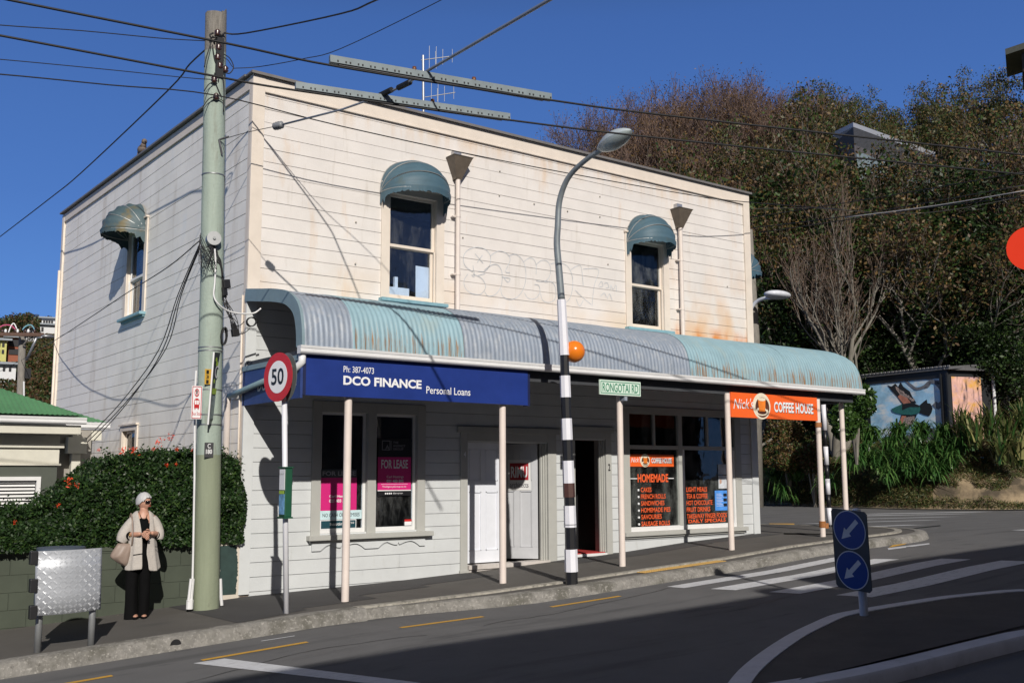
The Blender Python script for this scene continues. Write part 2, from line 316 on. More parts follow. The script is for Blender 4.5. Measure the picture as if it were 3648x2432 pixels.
# openings of the front (x0,x1,z0,z1)
W1=(2.37,3.27,4.50,6.24); W2=(7.77,8.66,4.48,6.20)
L1=(1.22,2.02,.79,2.62); L2=(2.17,2.93,.79,2.62); D4=(3.91,5.64,.12,2.20); D2=(6.27,7.02,.10,2.28); CW=(7.63,10.62,.58,2.80)
up=MB(); boards(up,'x',.16,BX-.16,4.35,BT-.10,[W1,W2]); backing(up,'x',.0,BX,4.2,BT,[W1,W2],.02)
up.build('upper_wall',m_up,b)
lo=MB(); boards(lo,'x',.13,BX-.16,-.2,4.35,[L1,L2,D4,D2,CW],k0=.21); backing(lo,'x',0,BX,-.3,4.2,[L1,L2,D4,D2,CW],.02); lo.build('lower_wall',m_lo,b)
SW=(4.98,6.02,4.70,6.35); SW2=(5.05,5.85,1.2,2.50)
sd=MB(); boards(sd,'y',.12,BY-.12,-.3,BT-.1,[SW,SW2],h=.215,k0=.19); backing(sd,'y',0,BY,-.5,BT,[SW,SW2],.02); sd.build('side_wall',m_side,b)
rb=MB(); rb.box(BX-.02,BX+.002,.03,BY,-.2,BT-.02); rb.box(0.02,BX-.02,BY-.02,BY,-.4,BT-.02); rb.box(.03,BX-.03,.06,BY-.03,BT-.5,BT-.4); rb.build('rear_wall',m_side,b)
# rising side parapet wedge
wd=MB(); 
wd.prism([(0.0,.0,BT-.1),(0.0,BY,BT-.1),(0.0,BY,BT+.16),(0.0,0,BT-.02)],(.1,0,0)); wd.build('side_parapet',m_side,b)
# corner boards, friezes, cap
t=MB(); t.box(-.035,.16,-.035,-.002,4.35,BT-.03); t.box(-.035,-.002,-.002,.11,4.35,BT-.03); t.box(BX-.16,BX+.03,-.035,-.002,3.9,BT-.03); t.box(BX,BX+.03,-.002,.14,3.0,BT-.03)
t.box(.16,BX-.16,-.03,-.004,BT-.25,BT-.03); t.box(.16,BX-.16,-.042,-.004,BT-.285,BT-.25)
t.build('corner_trim',m_trim,b,bevel=.004)
MB().box(-.035,.13,-.034,-.002,-.02,4.35).build('lower_corner_trim',m_trimlo,b,bevel=.004); MB().box(BX-.16,BX+.03,-.034,-.002,-.1,3.9).build('lower_corner_trim',m_trimlo,b,bevel=.004)
t=MB(); t.box(-.034,-.002,-.002,.10,-.1,4.35); t.prism([(-.034,.11,BT-.24),(-.034,BY-.12,BT-.06),(-.034,BY-.12,BT+.14),(-.034,.11,BT-.04)],(.03,0,0)); t.box(-.04,.05,BY-.12,BY+.05,-.4,BT+.13)
t.build('side_trim',m_trim,b,bevel=.004)
t=MB(); t.box(-.08,BX+.07,-.08,.16,BT-.03,BT-.002); t.box(-.08,BX+.07,-.09,-.08,BT-.045,BT-.002)
t.prism([(-.10,.16,BT-.03),(-.10,BY+.08,BT+.16),(-.10,BY+.08,BT+.195),(-.10,.16,BT+.002)],(.24,0,0))
t.box(BX-.1,BX+.09,.16,BY,BT-.03,BT+.02); t.box(.02,BX,.1,BY,BT-.42,BT-.38)
t.build('roof_cap',m_cap,b)
# dark rooms behind the windows
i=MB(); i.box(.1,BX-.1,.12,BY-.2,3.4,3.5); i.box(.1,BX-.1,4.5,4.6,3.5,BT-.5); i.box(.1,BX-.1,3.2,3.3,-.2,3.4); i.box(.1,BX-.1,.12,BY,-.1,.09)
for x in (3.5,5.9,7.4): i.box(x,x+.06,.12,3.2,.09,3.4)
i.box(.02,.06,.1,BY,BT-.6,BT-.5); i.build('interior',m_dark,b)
# reveals
def reveal(mb,o,axis='x',d=.16,off=.0):
    x0,x1,z0,z1=o
    for q in ([(x0,off,z0),(x0,d,z0),(x0,d,z1),(x0,off,z1)],[(x1,off,z0),(x1,d,z0),(x1,d,z1),(x1,off,z1)],[(x0,off,z0),(x1,off,z0),(x1,d,z0),(x0,d,z0)],[(x0,off,z1),(x1,off,z1),(x1,d,z1),(x0,d,z1)]):
        mb.add(q if axis=='x' else [(p[1],p[0],p[2]) for p in q],[(0,1,2,3)])
def sash_window(o,axis,m_case,m_sash,m_s,zr,cw=.16,tilt=0,label=None,sillw=.12,glassm=None):
    """double hung sash window with casing, sashes, panes and sill"""
    x0,x1,z0,z1=o
    def B(mb,a0,a1,d0,d1,c0,c1):
        return mb.box(a0,a1,d0,d1,c0,c1) if axis=='x' else mb.box(d0,d1,a0,a1,c0,c1)
    f=MB(); B(f,x0-cw,x0,-.03,-.003,z0-.02,z1+cw*.8); B(f,x1,x1+cw,-.03,-.003,z0-.02,z1+cw*.8); B(f,x0,x1,-.03,-.003,z1,z1+cw*.8); B(f,x0-cw-.02,x1+cw+.02,-.06,-.003,z1+cw*.8,z1+cw*.8+.035)
    reveal(f,o,axis); w=f.build('window',m_case,b,bevel=.003)
    if label: w['label']=label
    s=MB()
    for (a,c,d) in ((zr,z1,.05),(z0,zr+.03,.09)):
        B(s,x0,x0+.05,d,d+.035,a,c); B(s,x1-.05,x1,d,d+.035,a,c); B(s,x0+.05,x1-.05,d,d+.035,a,a+(.05 if a>z0 else .08)); B(s,x0+.05,x1-.05,d,d+.035,c-.045,c)
    B(s,x0,x0+.02,.02,.05,z0,zr); B(s,x1-.02,x1,.02,.05,z0,zr)
    s.build('sash',m_sash,w,bevel=.004)
    for (a,c,d) in ((zr+.05,z1-.045,.068),(z0+.08,zr-.015,.108)):
        p=MB(); B(p,x0+.05,x1-.05,d,d+.004,a,c); p.build('pane',glassm or m_glass,w)
    s=MB(); B(s,x0-cw-.03,x1+cw+.03,-sillw,.05,z0-.075,z0-.02); B(s,x0-cw,x1+cw,-.05,-.003,z0-.11,z0-.075); s.build('sill',m_s,w,bevel=.005)
    return w
w1=sash_window(W1,'x',m_trim,m_trim,m_sill,5.36,.155,label='upper front window near the utility pole, with papers and a white board inside')
w2=sash_window(W2,'x',m_trim,m_trim,m_sill,5.30,.15,label='upper front window nearest the hillside')
w3=sash_window(SW,'y',m_trim,m_white,m_sill,5.42,.15,label='upper window in the side wall above the hedge')
w4=sash_window(SW2,'y',m_trim,m_trim,m_trim,1.9,.12)
# things inside upper window 1
m_card=mat('white card',(.75,.77,.82),.6,var=.02)
t=MB(); t.add([(2.98,.16,4.55),(3.42,.19,4.55),(3.40,.17,5.12),(2.97,.15,5.12)],[(0,1,2,3)]); t.build('white_board',m_card,w1)
t=MB(); t.box(2.40,2.86,.17,.4,4.55,4.72); t.box(2.60,2.66,.2,.25,4.72,4.9); t.build('paper_box',m_card,w1)
t=MB(); t.box(8.22,8.40,.2,.3,4.5,4.68); t.build('white_jug',m_card,w2); t=MB(); t.add([(8.40,.25,4.52),(8.62,.25,4.52),(8.66,.25,4.7),(8.52,.25,4.75)],[(0,1,2,3)]); t.build('cardboard',mat('cardboard',(.42,.28,.15)),w2)
# net curtain behind side window
t=MB(); t.grid([[(.16+.012*math.sin(y*60),y,4.75),(.16+.012*math.sin(y*60),y,6.3)] for y in np.linspace(5.03,5.42,60)]); t.build('curtain',mat('blue curtain',(.35,.50,.56),.8,var=.1),w3)
# ---- hood awnings over the upper windows
m_aw=mat('blue green canvas',(.060,.118,.158),.6,var=.1,scale=5,stain=[((.10,.10,.05),.55,2.2,(1,1,1),.6)])
m_awold=mat('stained canvas',(.062,.10,.115),.55,var=.15,scale=4,stain=[((.15,.115,.045),.85,2.6,(1,1,1),.52)])
m_in=mat('awning underside',(.04,.07,.08),.9)
def awning(cx,zb,w,r,pr,axis='x',m_=None,side=1,sg=None,seed=1):
    rnd=random.Random(seed)
    def P(u,d,z): return (u,-d,z) if axis=='x' else (-d,u,z)
    if axis=='r': P=lambda u,d,z:(BX+d,u,z)
    g=[];nu,nv=28,5
    for vi in range(nv*3+1):
        v=(vi/(nv*3))*math.radians(88); row=[]; seg=(vi%3)/3
        sag=1-.05*math.sin(math.pi*((vi%3)/3))
        for ui in range(nu+1):
            u=math.pi*ui/nu; c=math.cos(u); s=abs(math.sin(u))**.8
            row.append(P(cx-w/2*c, .03+pr*s*math.sin(v)*sag, zb+r*s*math.cos(v)*sag+.02*math.sin(v)))
        g.append(row)
    mb=MB(); mb.grid(g); a=mb.build('window_awning',[m_],b,smooth=True)
    so_=a.modifiers.new('s','SOLIDIFY'); so_.thickness=.008
    # ragged valance hanging from the front hoop
    v=math.radians(88); top=[];bot=[]
    N2=70
    for ui in range(N2+1):
        u=math.pi*ui/N2; c=math.cos(u); s=abs(math.sin(u))**.8
        x=cx-w/2*c; d=.03+pr*s*math.sin(v); z=zb+r*s*math.cos(v)+.02
        e=.07+.05*(1-s)+rnd.uniform(-.022,.012)+(.16*rnd.random() if (1-s)>.72 else 0)
        top.append(P(x,d+.004,z+.012)); bot.append(P(x,d-.01,z-e))
    mb=MB(); mb.grid([top,bot]); mb.build('valance',[m_],a)
    mb=MB()
    for vv in (0,29,58,88):
        v=math.radians(vv); mb.tube([P(cx-w/2*math.cos(math.pi*k/20),.03+(pr-.01)*abs(math.sin(math.pi*k/20))**.8*math.sin(v),zb+(r-.01)*abs(math.sin(math.pi*k/20))**.8*math.cos(v)+.01) for k in range(21)],.009,6)
    mb.build('frame_hoops',mat('galvanised hoop',(.35,.36,.36),.5,metal=.5),a)
    return a
awning(2.79,6.20,1.22,.62,.62,'x',m_aw,seed=3)
awning(8.20,6.12,1.10,.62,.56,'x',m_aw,seed=5)
awning(5.46,6.22,1.04,.62,.66,'y',m_awold,seed=8)
awning(.53,6.02,1.0,.60,.80,'r',m_aw,seed=9)
# ---- rain heads and downpipes
m_pipe=mat('cream downpipe',(.70,.62,.57),.45,var=.05); m_head=mat('weathered rain head',(.12,.095,.072),.55,var=.2,scale=8)
def downpipe(x,zt,zb2):
    t=MB(); t.tube([(x,-.085,zt-.36),(x,-.085,zb2)],.042,14); 
    for z in np.arange(zb2+.6,zt-.4,1.0): t.tube([(x,-.085,z),(x,-.085,z+.05)],.049,14); t.box(x-.1,x+.02,-.09,-.01,z,z+.02)
    d=t.build('downpipe',m_pipe,b,smooth=True,auto=40)
    h=MB(); P=[]
    for z,hw,dd in ((zt-.36,.06,.10),(zt-.32,.065,.12),(zt,.19,.24),(zt+.02,.205,.26)):
        P.append([(x-hw,-.012,z),(x+hw,-.012,z),(x+hw,-.012-dd,z),(x-hw,-.012-dd,z)])
    h.grid(P,closev=True); h.add(P[-1],[(0,1,2,3)]); h.build('rain_head',m_head,d)
    s=MB(); s.box(x-.09,x+.06,-.10,-.003,zt+.02,zt+.14); s.build('spout',mat('galvanised metal',(.42,.42,.43),.4,metal=.6,var=.15),d)
downpipe(3.66,7.02,4.40); downpipe(9.10,6.96,4.32)
# ---- lower window pair
g=MB()
for (x0,x1) in ((1.07,1.22),(2.02,2.17),(2.93,3.08)): g.box(x0,x1,-.028,-.003,.76,2.78)
for (x0,x1) in ((1.22,2.02),(2.17,2.93)): g.box(x0,x1,-.028,-.003,2.62,2.78)
for o in (L1,L2): reveal(g,o)
lw=g.build('window',m_grey,b,bevel=.003); lw['label']='pair of tall ground floor windows with real estate posters'
g=MB()
for (x0,x1,z0,z1) in (L1,L2):
    g.box(x0,x0+.045,.05,.09,z0,z1); g.box(x1-.045,x1,.05,.09,z0,z1); g.box(x0+.045,x1-.045,.05,.09,z0,z0+.06); g.box(x0+.045,x1-.045,.05,.09,z1-.04,z1)
g.build('frame',m_white,lw)
for (x0,x1,z0,z1) in (L1,L2): MB().box(x0+.045,x1-.045,.068,.072,z0+.06,z1-.04).build('pane',m_glass,lw)
g=MB(); g.box(1.01,3.19,-.12,.03,.69,.765); g.box(1.05,3.15,-.06,-.003,.655,.69); g.build('sill',m_grey,lw,bevel=.008)
# scalloped apron
ap=[]; n=120
for k in range(n+1):
    x=1.10+(3.08-1.10)*k/n; u=((x-1.10)/.99*1)%1
    if u<.14 or u>.90: z=.535
    elif u<.30: z=.535+.085*math.sin((u-.14)/.16*math.pi/2)
    elif u<.48: z=.535+.085-.05*math.sin((u-.30)/.18*math.pi/2)
    elif u<.52: z=.535+.035+.04*(1-abs(u-.5)/.02)
    elif u<.72: z=.535+.035+.05*math.sin((u-.52)/.20*math.pi/2)
    else: z=.535+.085*math.cos((u-.72)/.18*math.pi/2)
    ap.append((x,z))
g=MB(); F=[[(x,-.03,z),(x,-.03,.665)] for x,z in ap]; g.grid(F); g.grid([[(x,-.03,z),(x,-.001,z)] for x,z in ap]); g.box(1.095,1.10,-.03,0,.535,.665); g.build('apron',m_lo,lw)
# ---- double door no. 4
g=MB(); g.box(3.77,3.91,-.03,-.002,.03,2.36); g.box(5.64,5.83,-.03,-.002,.12,2.36); g.box(3.91,5.64,-.03,-.002,2.22,2.36); g.box(3.70,5.90,-.05,-.002,2.36,2.46); g.box(3.755,3.925,-.045,-.002,0.0,.1); reveal(g,D4,d=.28)
for k in range(3): g.box(5.60-.03*k,5.63-.03*k,.0+.03*k,.05+.03*k,.14,2.2)
fr=g.build('door_frame',m_grey,b,bevel=.004)
def leaf(x0,x1,z0,z1,name,parent,m_,hinge=None,ang=0):
    """panelled door leaf built flat in local x, then swung round its hinge edge"""
    t=MB(); w=x1-x0; th=.04
    rails=[(0,w,0,.2),(0,w,z1-z0-.12,z1-z0),(0,.1,.2,z1-z0-.12),(w-.1,w,.2,z1-z0-.12),(w/2-.05,w/2+.05,.2,z1-z0-.12),(.1,w/2-.05,1.18,1.36),(w/2+.05,w-.1,1.18,1.36)]
    for a,c,d,e in rails: t.box(a,c,0,th,d,e)
    t.box(.05,w-.05,.012,.03,.1,z1-z0-.06)
    P=t.v; T=[]
    for v in P:
        lx=v[0]-(0 if hinge=='l' else w); ca,sa=math.cos(ang),math.sin(ang)
        hx=x0 if hinge=='l' else x1
        T.append((hx+lx*ca+v[1]*sa, .13+lx*(-sa)*(-1 if hinge=='l' else 1)+v[1]*ca, z0+v[2]))
    t.v=T; d=t.build(name,m_,parent,bevel=.004)
    q=MB()
    for (a,c) in ((.1,w/2-.05),(w/2+.05,w-.1)):
        for (d0,e0) in ((.2,1.18),(1.36,z1-z0-.12)):
            q.box(a,a+.015,-.006,.012,d0,e0); q.box(c-.015,c,-.006,.012,d0,e0); q.box(a,c,-.006,.012,d0,d0+.015); q.box(a,c,-.006,.012,e0-.015,e0)
    T=[]
    for v in q.v:
        lx=v[0]-(0 if hinge=='l' else w); ca,sa=math.cos(ang),math.sin(ang); hx=x0 if hinge=='l' else x1
        T.append((hx+lx*ca+v[1]*sa, .13+lx*(-sa)*(-1 if hinge=='l' else 1)+v[1]*ca, z0+v[2]))
    q.v=T; q.build('panel_moulding',m_,d); return d
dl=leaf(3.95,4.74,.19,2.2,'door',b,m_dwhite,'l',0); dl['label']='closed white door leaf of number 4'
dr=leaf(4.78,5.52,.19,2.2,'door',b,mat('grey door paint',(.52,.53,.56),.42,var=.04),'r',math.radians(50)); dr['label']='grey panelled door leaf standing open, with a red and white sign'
g=MB(); g.box(3.93,5.66,-.05,.2,.10,.17); g.box(3.91,5.68,-.02,.1,-.02,.10); g.build('door_step',mat('door step paint',(.55,.51,.48),.6,var=.12,scale=8),fr,bevel=.004)
MB().box(3.93,5.6,.2,1.6,.095,.105).build('door_mat',mat('green carpet',(.08,.10,.08),.9),fr)
# sign on the open leaf
c50,s50=math.cos(math.radians(50)),math.sin(math.radians(50)); hr=np.array([c50,-s50,0]); hp=np.array([5.52,.13,0])
def onleaf(u,z,o=.008): return hp+hr*(u-.74)+np.array([-s50*o,-c50*o,z])
ps=MB(); A=onleaf(.20,1.38);Bq=onleaf(.62,1.38);ps.add([onleaf(.20,1.38),onleaf(.62,1.38),onleaf(.62,1.92),onleaf(.20,1.92)],[(0,1,2,3)]); sg=ps.build('office_sign',m_white,dr)
ps=MB(); ps.add([onleaf(.24,1.56,.011),onleaf(.58,1.56,.011),onleaf(.58,1.86,.011),onleaf(.24,1.86,.011)],[(0,1,2,3)]); ps.build('red_panel',mat('deep red',(.35,.02,.03),.5),sg)
text('lettering','RIMU',onleaf(.26,1.60,.013),hr,(0,0,1),.30,.2,m_lettw,sg,bold=.03)
text('lettering','architects',onleaf(.24,1.43,.011),hr,(0,0,1),.34,.09,mat('sign charcoal',(.05,.05,.07)),sg)
ytext('house_number','4',3.825,3.87,1.95,2.04,-.032,m_lettw,fr,bold=.02,thick=.004)
g=MB(); e=onleaf(.02,1.2); g.obox(e+[0,0,.04],(.02,-.02,0),(.02,.02,0),(0,0,.12)); g.ball(e+[.01,-.05,.02],.028); g.build('door_lock',mat('aged brass',(.12,.09,.06),.4,metal=.7),dr)
# ---- cafe door no. 2
g=MB(); g.box(6.09,6.27,-.03,-.002,.12,2.42); g.box(7.02,7.16,-.03,-.002,.2,2.42); g.box(6.27,7.02,-.03,-.002,2.30,2.42); g.box(6.02,7.22,-.05,-.002,2.42,2.52); reveal(g,D2,d=.3)
for k in range(3): g.box(6.985-.025*k,7.01-.025*k,0+.03*k,.04+.03*k,.2,2.28)
f2=g.build('door_frame',m_grey,b,bevel=.004)
ytext('house_number','2',7.065,7.12,1.72,1.85,-.032,m_black,f2,bold=.02,thick=.004)
g=MB(); g.box(6.28,7.0,-.05,.35,.19,.235); g.build('threshold',m_white,f2)
g=MB(); g.box(6.30,7.0,.0,1.2,.236,.25); g.box(6.2,7.05,-.30,-.055,.08,.17); g.build('door_mat',mat('red carpet',(.42,.03,.03),.8,var=.2,scale=20),f2)
# inner door with wired glass in a mottled green
g=MB(); y=1.55
for a,c,d,e in ((6.35,6.75,.25,1.18),(6.35,6.75,2.0,2.3),(6.35,6.47,1.18,2.0),(6.93,7.4,.25,2.3),(6.75,6.93,.25,1.18),(6.75,6.93,2.0,2.3)): g.box(a+.6,c+.6,y,y+.04,d,e)
idr=g.build('inner_door',m_black,b)
MB().add([(7.07,y+.03,1.18),(7.55,y+.03,1.18),(7.55,y+.03,2.0),(7.07,y+.03,2.0)],[(0,1,2,3)]).build('pane',mat('obscure green glass',(.20,.27,.16),.3,var=.5,scale=9),idr)
g=MB()
for k in range(-14,15):
    x=7.3+k*.055; 
    for s in (1,-1):
        a=(x-s*.41,1.18);c=(x+s*.41,2.0)
        # clip
        pts=[(a[0]+(c[0]-a[0])*q,a[1]+(c[1]-a[1])*q) for q in np.linspace(0,1,25)]; pts=[p for p in pts if 7.07<=p[0]<=7.55]
        if len(pts)>1: ribbon(g,pts,.008,y)
g.build('wire_mesh',m_black,idr)
# ---- cafe shop window
x0,x1,z0,z1=CW; g=MB()
g.box(7.47,7.63,-.03,-.002,.52,2.94); g.box(10.62,10.80,-.03,-.002,.45,2.94); g.box(7.63,10.62,-.03,-.002,2.80,2.94); g.box(7.63,10.62,-.015,.06,2.13,2.205); g.box(8.96,9.07,-.018,.065,.66,2.80); reveal(g,CW,d=.12)
for x in (8.29,9.8): g.box(x,x+.05,-.005,.06,2.205,2.8)
cw=g.build('shop_window',m_grey,b,bevel=.003)
g=MB(); g.box(7.63,10.62,-.012,.08,.58,.665); g.box(9.07,9.13,-.01,.06,.665,2.13); g.box(10.56,10.62,-.01,.06,.665,2.13); g.build('frame',m_white,cw,bevel=.003)
g=MB(); g.box(7.44,10.88,-.10,.02,.50,.578); g.box(7.48,10.84,-.05,-.002,.46,.50); g.build('sill',m_grey,cw,bevel=.006)
for (a,c,d,e) in ((7.63,8.96,.665,2.13),(9.13,10.56,.665,2.13),(7.63,8.29,2.205,2.8),(8.34,8.96,2.205,2.8),(9.07,9.8,2.205,2.8),(9.85,10.62,2.205,2.8)): MB().box(a,c,.035,.041,d,e).build('pane',m_glass2,cw)
m_or=mat('orange vinyl',(.85,.13,.02),.5,var=.03)
m_orl=mat('orange lettering',(.82,.12,.03),.5,var=.04)
def wtext(s,x0,x1,z0,z1,bold=.02,y=.034,m_=m_orl): return ytext('window_lettering',s,x0,x1,z0,z1,y,m_,cw,bold=bold)
wtext('HOMEMADE',7.88,8.70,1.50,1.66,.03)
ww=[('CAKES',8.24),('FRENCH ROLLS',8.62),('SANDWICHES',8.58),('HOMEMADE PIES',8.74),('SAVOURIES',8.50),('SAUSAGE ROLLS',8.72)]
for k,(s,xe) in enumerate(ww):
    zc=1.355-.128*k; wtext(s,7.955,xe,zc-.04,zc+.05,.015); MB().ball((7.90,.035,zc),.022,12,6,(1,.1,1)).build('bullet',m_lettw,cw)
for k,(s,xe) in enumerate([('LIGHT MEALS',9.80),('TEA & COFFEE',9.81),('HOT CHOCOLATE',9.95),('FRUIT DRINKS',9.88),('TAKEAWAY FINGER FOODS',10.37)]):
    zc=1.345-.131*k; wtext(s,9.20,xe,zc-.042,zc+.052,.015); MB().ball((9.155,.035,zc),.022,12,6,(1,.1,1)).build('bullet',m_lettw,cw)
wtext('DAILY SPECIALS',9.24,10.33,.695,.765,.02)
for (a,c) in ((7.64,7.87),(8.71,8.86)): MB().box(a,c,.033,.036,1.565,1.58).build('lettering_rule',m_lettw,cw)
# ---- curved corrugated verandah roof
PROF=[(0,4.37),(-.25,4.335),(-.55,4.29),(-.9,4.24),(-1.2,4.185),(-1.42,4.13),(-1.6,4.05),(-1.74,3.95),(-1.84,3.82),(-1.90,3.66),(-1.93,3.5),(-1.94,3.34)]
PROF=[tuple(p) for p in smoothpts(PROF,3)]
m_zinc=mat('galvanised corrugated iron',(.27,.315,.385),.55,metal=.12,var=.16,scale=5,stain=[((.42,.44,.47),.5,12,(1,1,.6),.5)],stretch=(6,.6,.6))
def m_bluei():
    if 'blue corrugated iron' in MATS: return MATS['blue corrugated iron']
    M=mat('blue corrugated iron',(.26,.40,.46),.5,var=.10,scale=3,stain=[((.34,.40,.37),.5,2.5,(1,1,.4),.56)])
    N=M.node_tree.nodes;L=M.node_tree.links;bs=N['Principled BSDF']; src=bs.inputs['Base Color'].links[0].from_socket
    tc=N.new('ShaderNodeTexCoord'); sp=N.new('ShaderNodeSeparateXYZ'); L.new(tc.outputs['Object'],sp.inputs[0])
    mp=N.new('ShaderNodeMapping'); mp.inputs['Scale'].default_value=(17,.6,.8); L.new(tc.outputs['Object'],mp.inputs[0])
    nz=N.new('ShaderNodeTexNoise'); nz.inputs['Scale'].default_value=2.2; nz.inputs['Detail'].default_value=6; nz.inputs['Roughness'].default_value=.7; L.new(mp.outputs[0],nz.inputs[0])
    # iron rust gathers at the lower edge of the sheets
    r=N.new('ShaderNodeMapRange'); r.inputs[1].default_value=3.88; r.inputs[2].default_value=3.5; r.inputs[3].default_value=-.13; r.inputs[4].default_value=.06; L.new(sp.outputs[2],r.inputs[0])
    a=N.new('ShaderNodeMath'); L.new(nz.outputs[0],a.inputs[0]); L.new(r.outputs[0],a.inputs[1])
    r2=N.new('ShaderNodeMapRange'); r2.inputs[1].default_value=.545; r2.inputs[2].default_value=.66; L.new(a.outputs[0],r2.inputs[0])
    x=N.new('ShaderNodeMix'); x.data_type='RGBA'; L.new(r2.outputs[0],x.inputs[0]); L.new(src,x.inputs[6]); x.inputs[7].default_value=(.27,.15,.07,1); L.new(x.outputs[2],bs.inputs['Base Color']); return M
def sheet(x0,x1,m_,lift=0,hip=False):
    pitch=.078; n=int((x1-x0)/pitch*8); P=[]
    # normals of the profile
    pr=[np.array(p) for p in PROF]; nr=[]
    for i,p in enumerate(pr):
        d=pr[min(i+1,len(pr)-1)]-pr[max(i-1,0)]; d/=np.linalg.norm(d); nr.append(np.array([d[1],-d[0]]))
    for k in range(n+1):
        x=x0+(x1-x0)*k/n; a=.0048*math.sin(2*math.pi*x/pitch)+lift
        row=[]
        for p,q in zip(pr,nr):
            xx=x
            if hip: # sheets cut along the hip at the far corner
                lim=BX+.02+(-p[0])*.52; xx=min(x,lim)
            row.append((xx,p[0]+q[0]*a,p[1]+q[1]*a))
        P.append(row)
    mb=MB(); mb.grid(P); return mb.build('roofing_sheet',m_,vr,smooth=True)
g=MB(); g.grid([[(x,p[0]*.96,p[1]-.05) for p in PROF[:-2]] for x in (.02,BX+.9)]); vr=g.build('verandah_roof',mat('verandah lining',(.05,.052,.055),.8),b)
for i_,(a,c,m_) in enumerate([(-.02,.72,m_zinc),(.70,1.86,m_bluei()),(1.84,2.55,m_bluei()),(2.53,3.9,m_zinc),(3.88,4.55,m_zinc),(4.53,5.85,m_zinc),(5.83,7.3,m_zinc),(7.28,8.6,m_bluei()),(8.58,10.0,m_bluei())]): sheet(a,c,m_,.006 if i_%2 else 0)
sheet(9.98,BX+1.06,m_bluei(),.006,hip=True)
# return of the roof along the far side
mb=MB(); G2=[]
for y in np.arange(-1.94,3.0,.01):
    row=[]; a=.0095*math.sin(2*math.pi*y/.078)
    for p in PROF:
        xx=BX+.02-p[0]*.52; yy=max(y,p[0]); row.append((xx+a*.6,yy,p[1]+a*.8))
    G2.append(row)
mb.grid(G2); mb.build('roofing_sheet',m_bluei(),vr,smooth=True)
# ceiling lining, barge board, beam
g=MB(); out_=[(-.05,p[0]-.01,p[1]+.012) for p in PROF]
pr=[np.array(p) for p in PROF]; inn=[]
for i,p in enumerate(pr):
    d=pr[min(i+1,len(pr)-1)]-pr[max(i-1,0)]; d/=np.linalg.norm(d); nn=np.array([d[1],-d[0]]); q=p-nn*.17; inn.append((-.05,q[0],q[1]))
g.grid([out_,inn]); g.grid([[(v[0]+.04,v[1],v[2]) for v in out_],[(v[0]+.04,v[1],v[2]) for v in inn]]); g.grid([out_,[(v[0]+.04,v[1],v[2]) for v in out_]]); g.grid([inn,[(v[0]+.04,v[1],v[2]) for v in inn]])
g.build('barge_board',mat('grey blue board',(.20,.28,.32),.55,var=.08),vr)
g=MB(); g.box(0,BX+.9,-1.80,-1.70,3.08,3.3); g.box(BX+.8,BX+.9,-1.70,2.9,3.08,3.3); g.box(0,.06,-1.70,-.0,3.0,3.3); g.build('beam',mat('dark beam',(.045,.048,.055),.7),vr)
m_gut=mat('white gutter',(.72,.72,.73),.38,var=.06,scale=3)
def gutter(x0,x1,yf,z0,parent,m_,name='gutter'):
    pr=[(yf+.11,z0+.105),(yf+.11,z0),(yf+.02,z0),(yf,z0+.018),(yf-.004,z0+.04),(yf+.012,z0+.055),(yf-.006,z0+.075),(yf-.012,z0+.105),(yf+.0,z0+.108),(yf+.004,z0+.03),(yf+.1,z0+.012)]
    mb=MB(); mb.grid([[(x,a,c) for a,c in pr] for x in (x0,x1)]); 
    for x in (x0,x1): mb.add([(x,a,c) for a,c in pr[:8]],[tuple(range(8))])
    return mb.build(name,m_,parent)
gutter(-.09,BX+1.04,-2.0,3.235,vr,m_gut); 
g=MB(); g.grid([[(BX+.93,-1.9,3.235),(BX+1.04,-2.0,3.235),(BX+1.04,-2.0,3.34)],[(BX+.93,2.9,3.235),(BX+1.04,2.9,3.235),(BX+1.04,2.9,3.34)]]); g.build('gutter',m_gut,vr)
# posts
m_post=mat('chipped cream post',(.72,.63,.58),.5,var=.06,scale=4,stain=[((.25,.12,.06),.7,14,(1,1,.6),.70)])
def vpost(x,y,zt,r=.052):
    g=MB(); z=gz(x,y); g.tube([(x,y,z-.05),(x,y,zt)],r,16); p=g.build('verandah_post',m_post,b,smooth=True,auto=50); return p
for x,zt in ((.72,2.72),(3.32,2.72),(5.73,3.0),(8.38,3.1),(11.02,3.1)): vpost(x,-1.8,zt)
vpost(12.15,-1.55,3.1); 
g=MB(); g.tube([(11.02,-1.8,2.55),(11.02,-1.8,2.64)],.062,14); g.tube([(11.02,-1.8,.62),(11.02,-1.8,.74)],.064,14); g.box(11.05,11.16,-1.84,-1.76,.60,.70); g.build('rusty_bracket',mat('rust',RUST,.8,var=.3,scale=12),b)
# overflow pipe from gutter back to the side wall and down
g=MB(); g.tube([(-.02,-1.9,3.25),(-.02,-1.9,3.13),(-.06,-1.84,3.06),(-.09,-1.7,3.04)],.05,12); g.build('gutter_elbow',m_gut,b,smooth=True)
g=MB(); g.tube([(-.09,-1.72,3.04),(-.09,.0,2.86),(-.09,.42,2.82)],.042,12); pd=g.build('downpipe',mat('grey blue pipe',(.20,.30,.34),.5,var=.1),b,smooth=True); pd['label']='grey blue pipe sloping from the verandah gutter to the side wall'
g=MB(); g.tube([(-.09,.40,2.84),(-.09,.45,2.72),(-.09,.45,-.2)],.046,12); g.build('downpipe',m_pipe,b,smooth=True)
MB().tube([(-.05,.09,4.3),(-.05,.09,.5)],.014,8).build('conduit',m_trim,b,smooth=True); MB().tube([(-.06,BY-.02,6.5),(-.06,BY-.02,0)],.03,8).build('downpipe',m_trim,b,smooth=True)
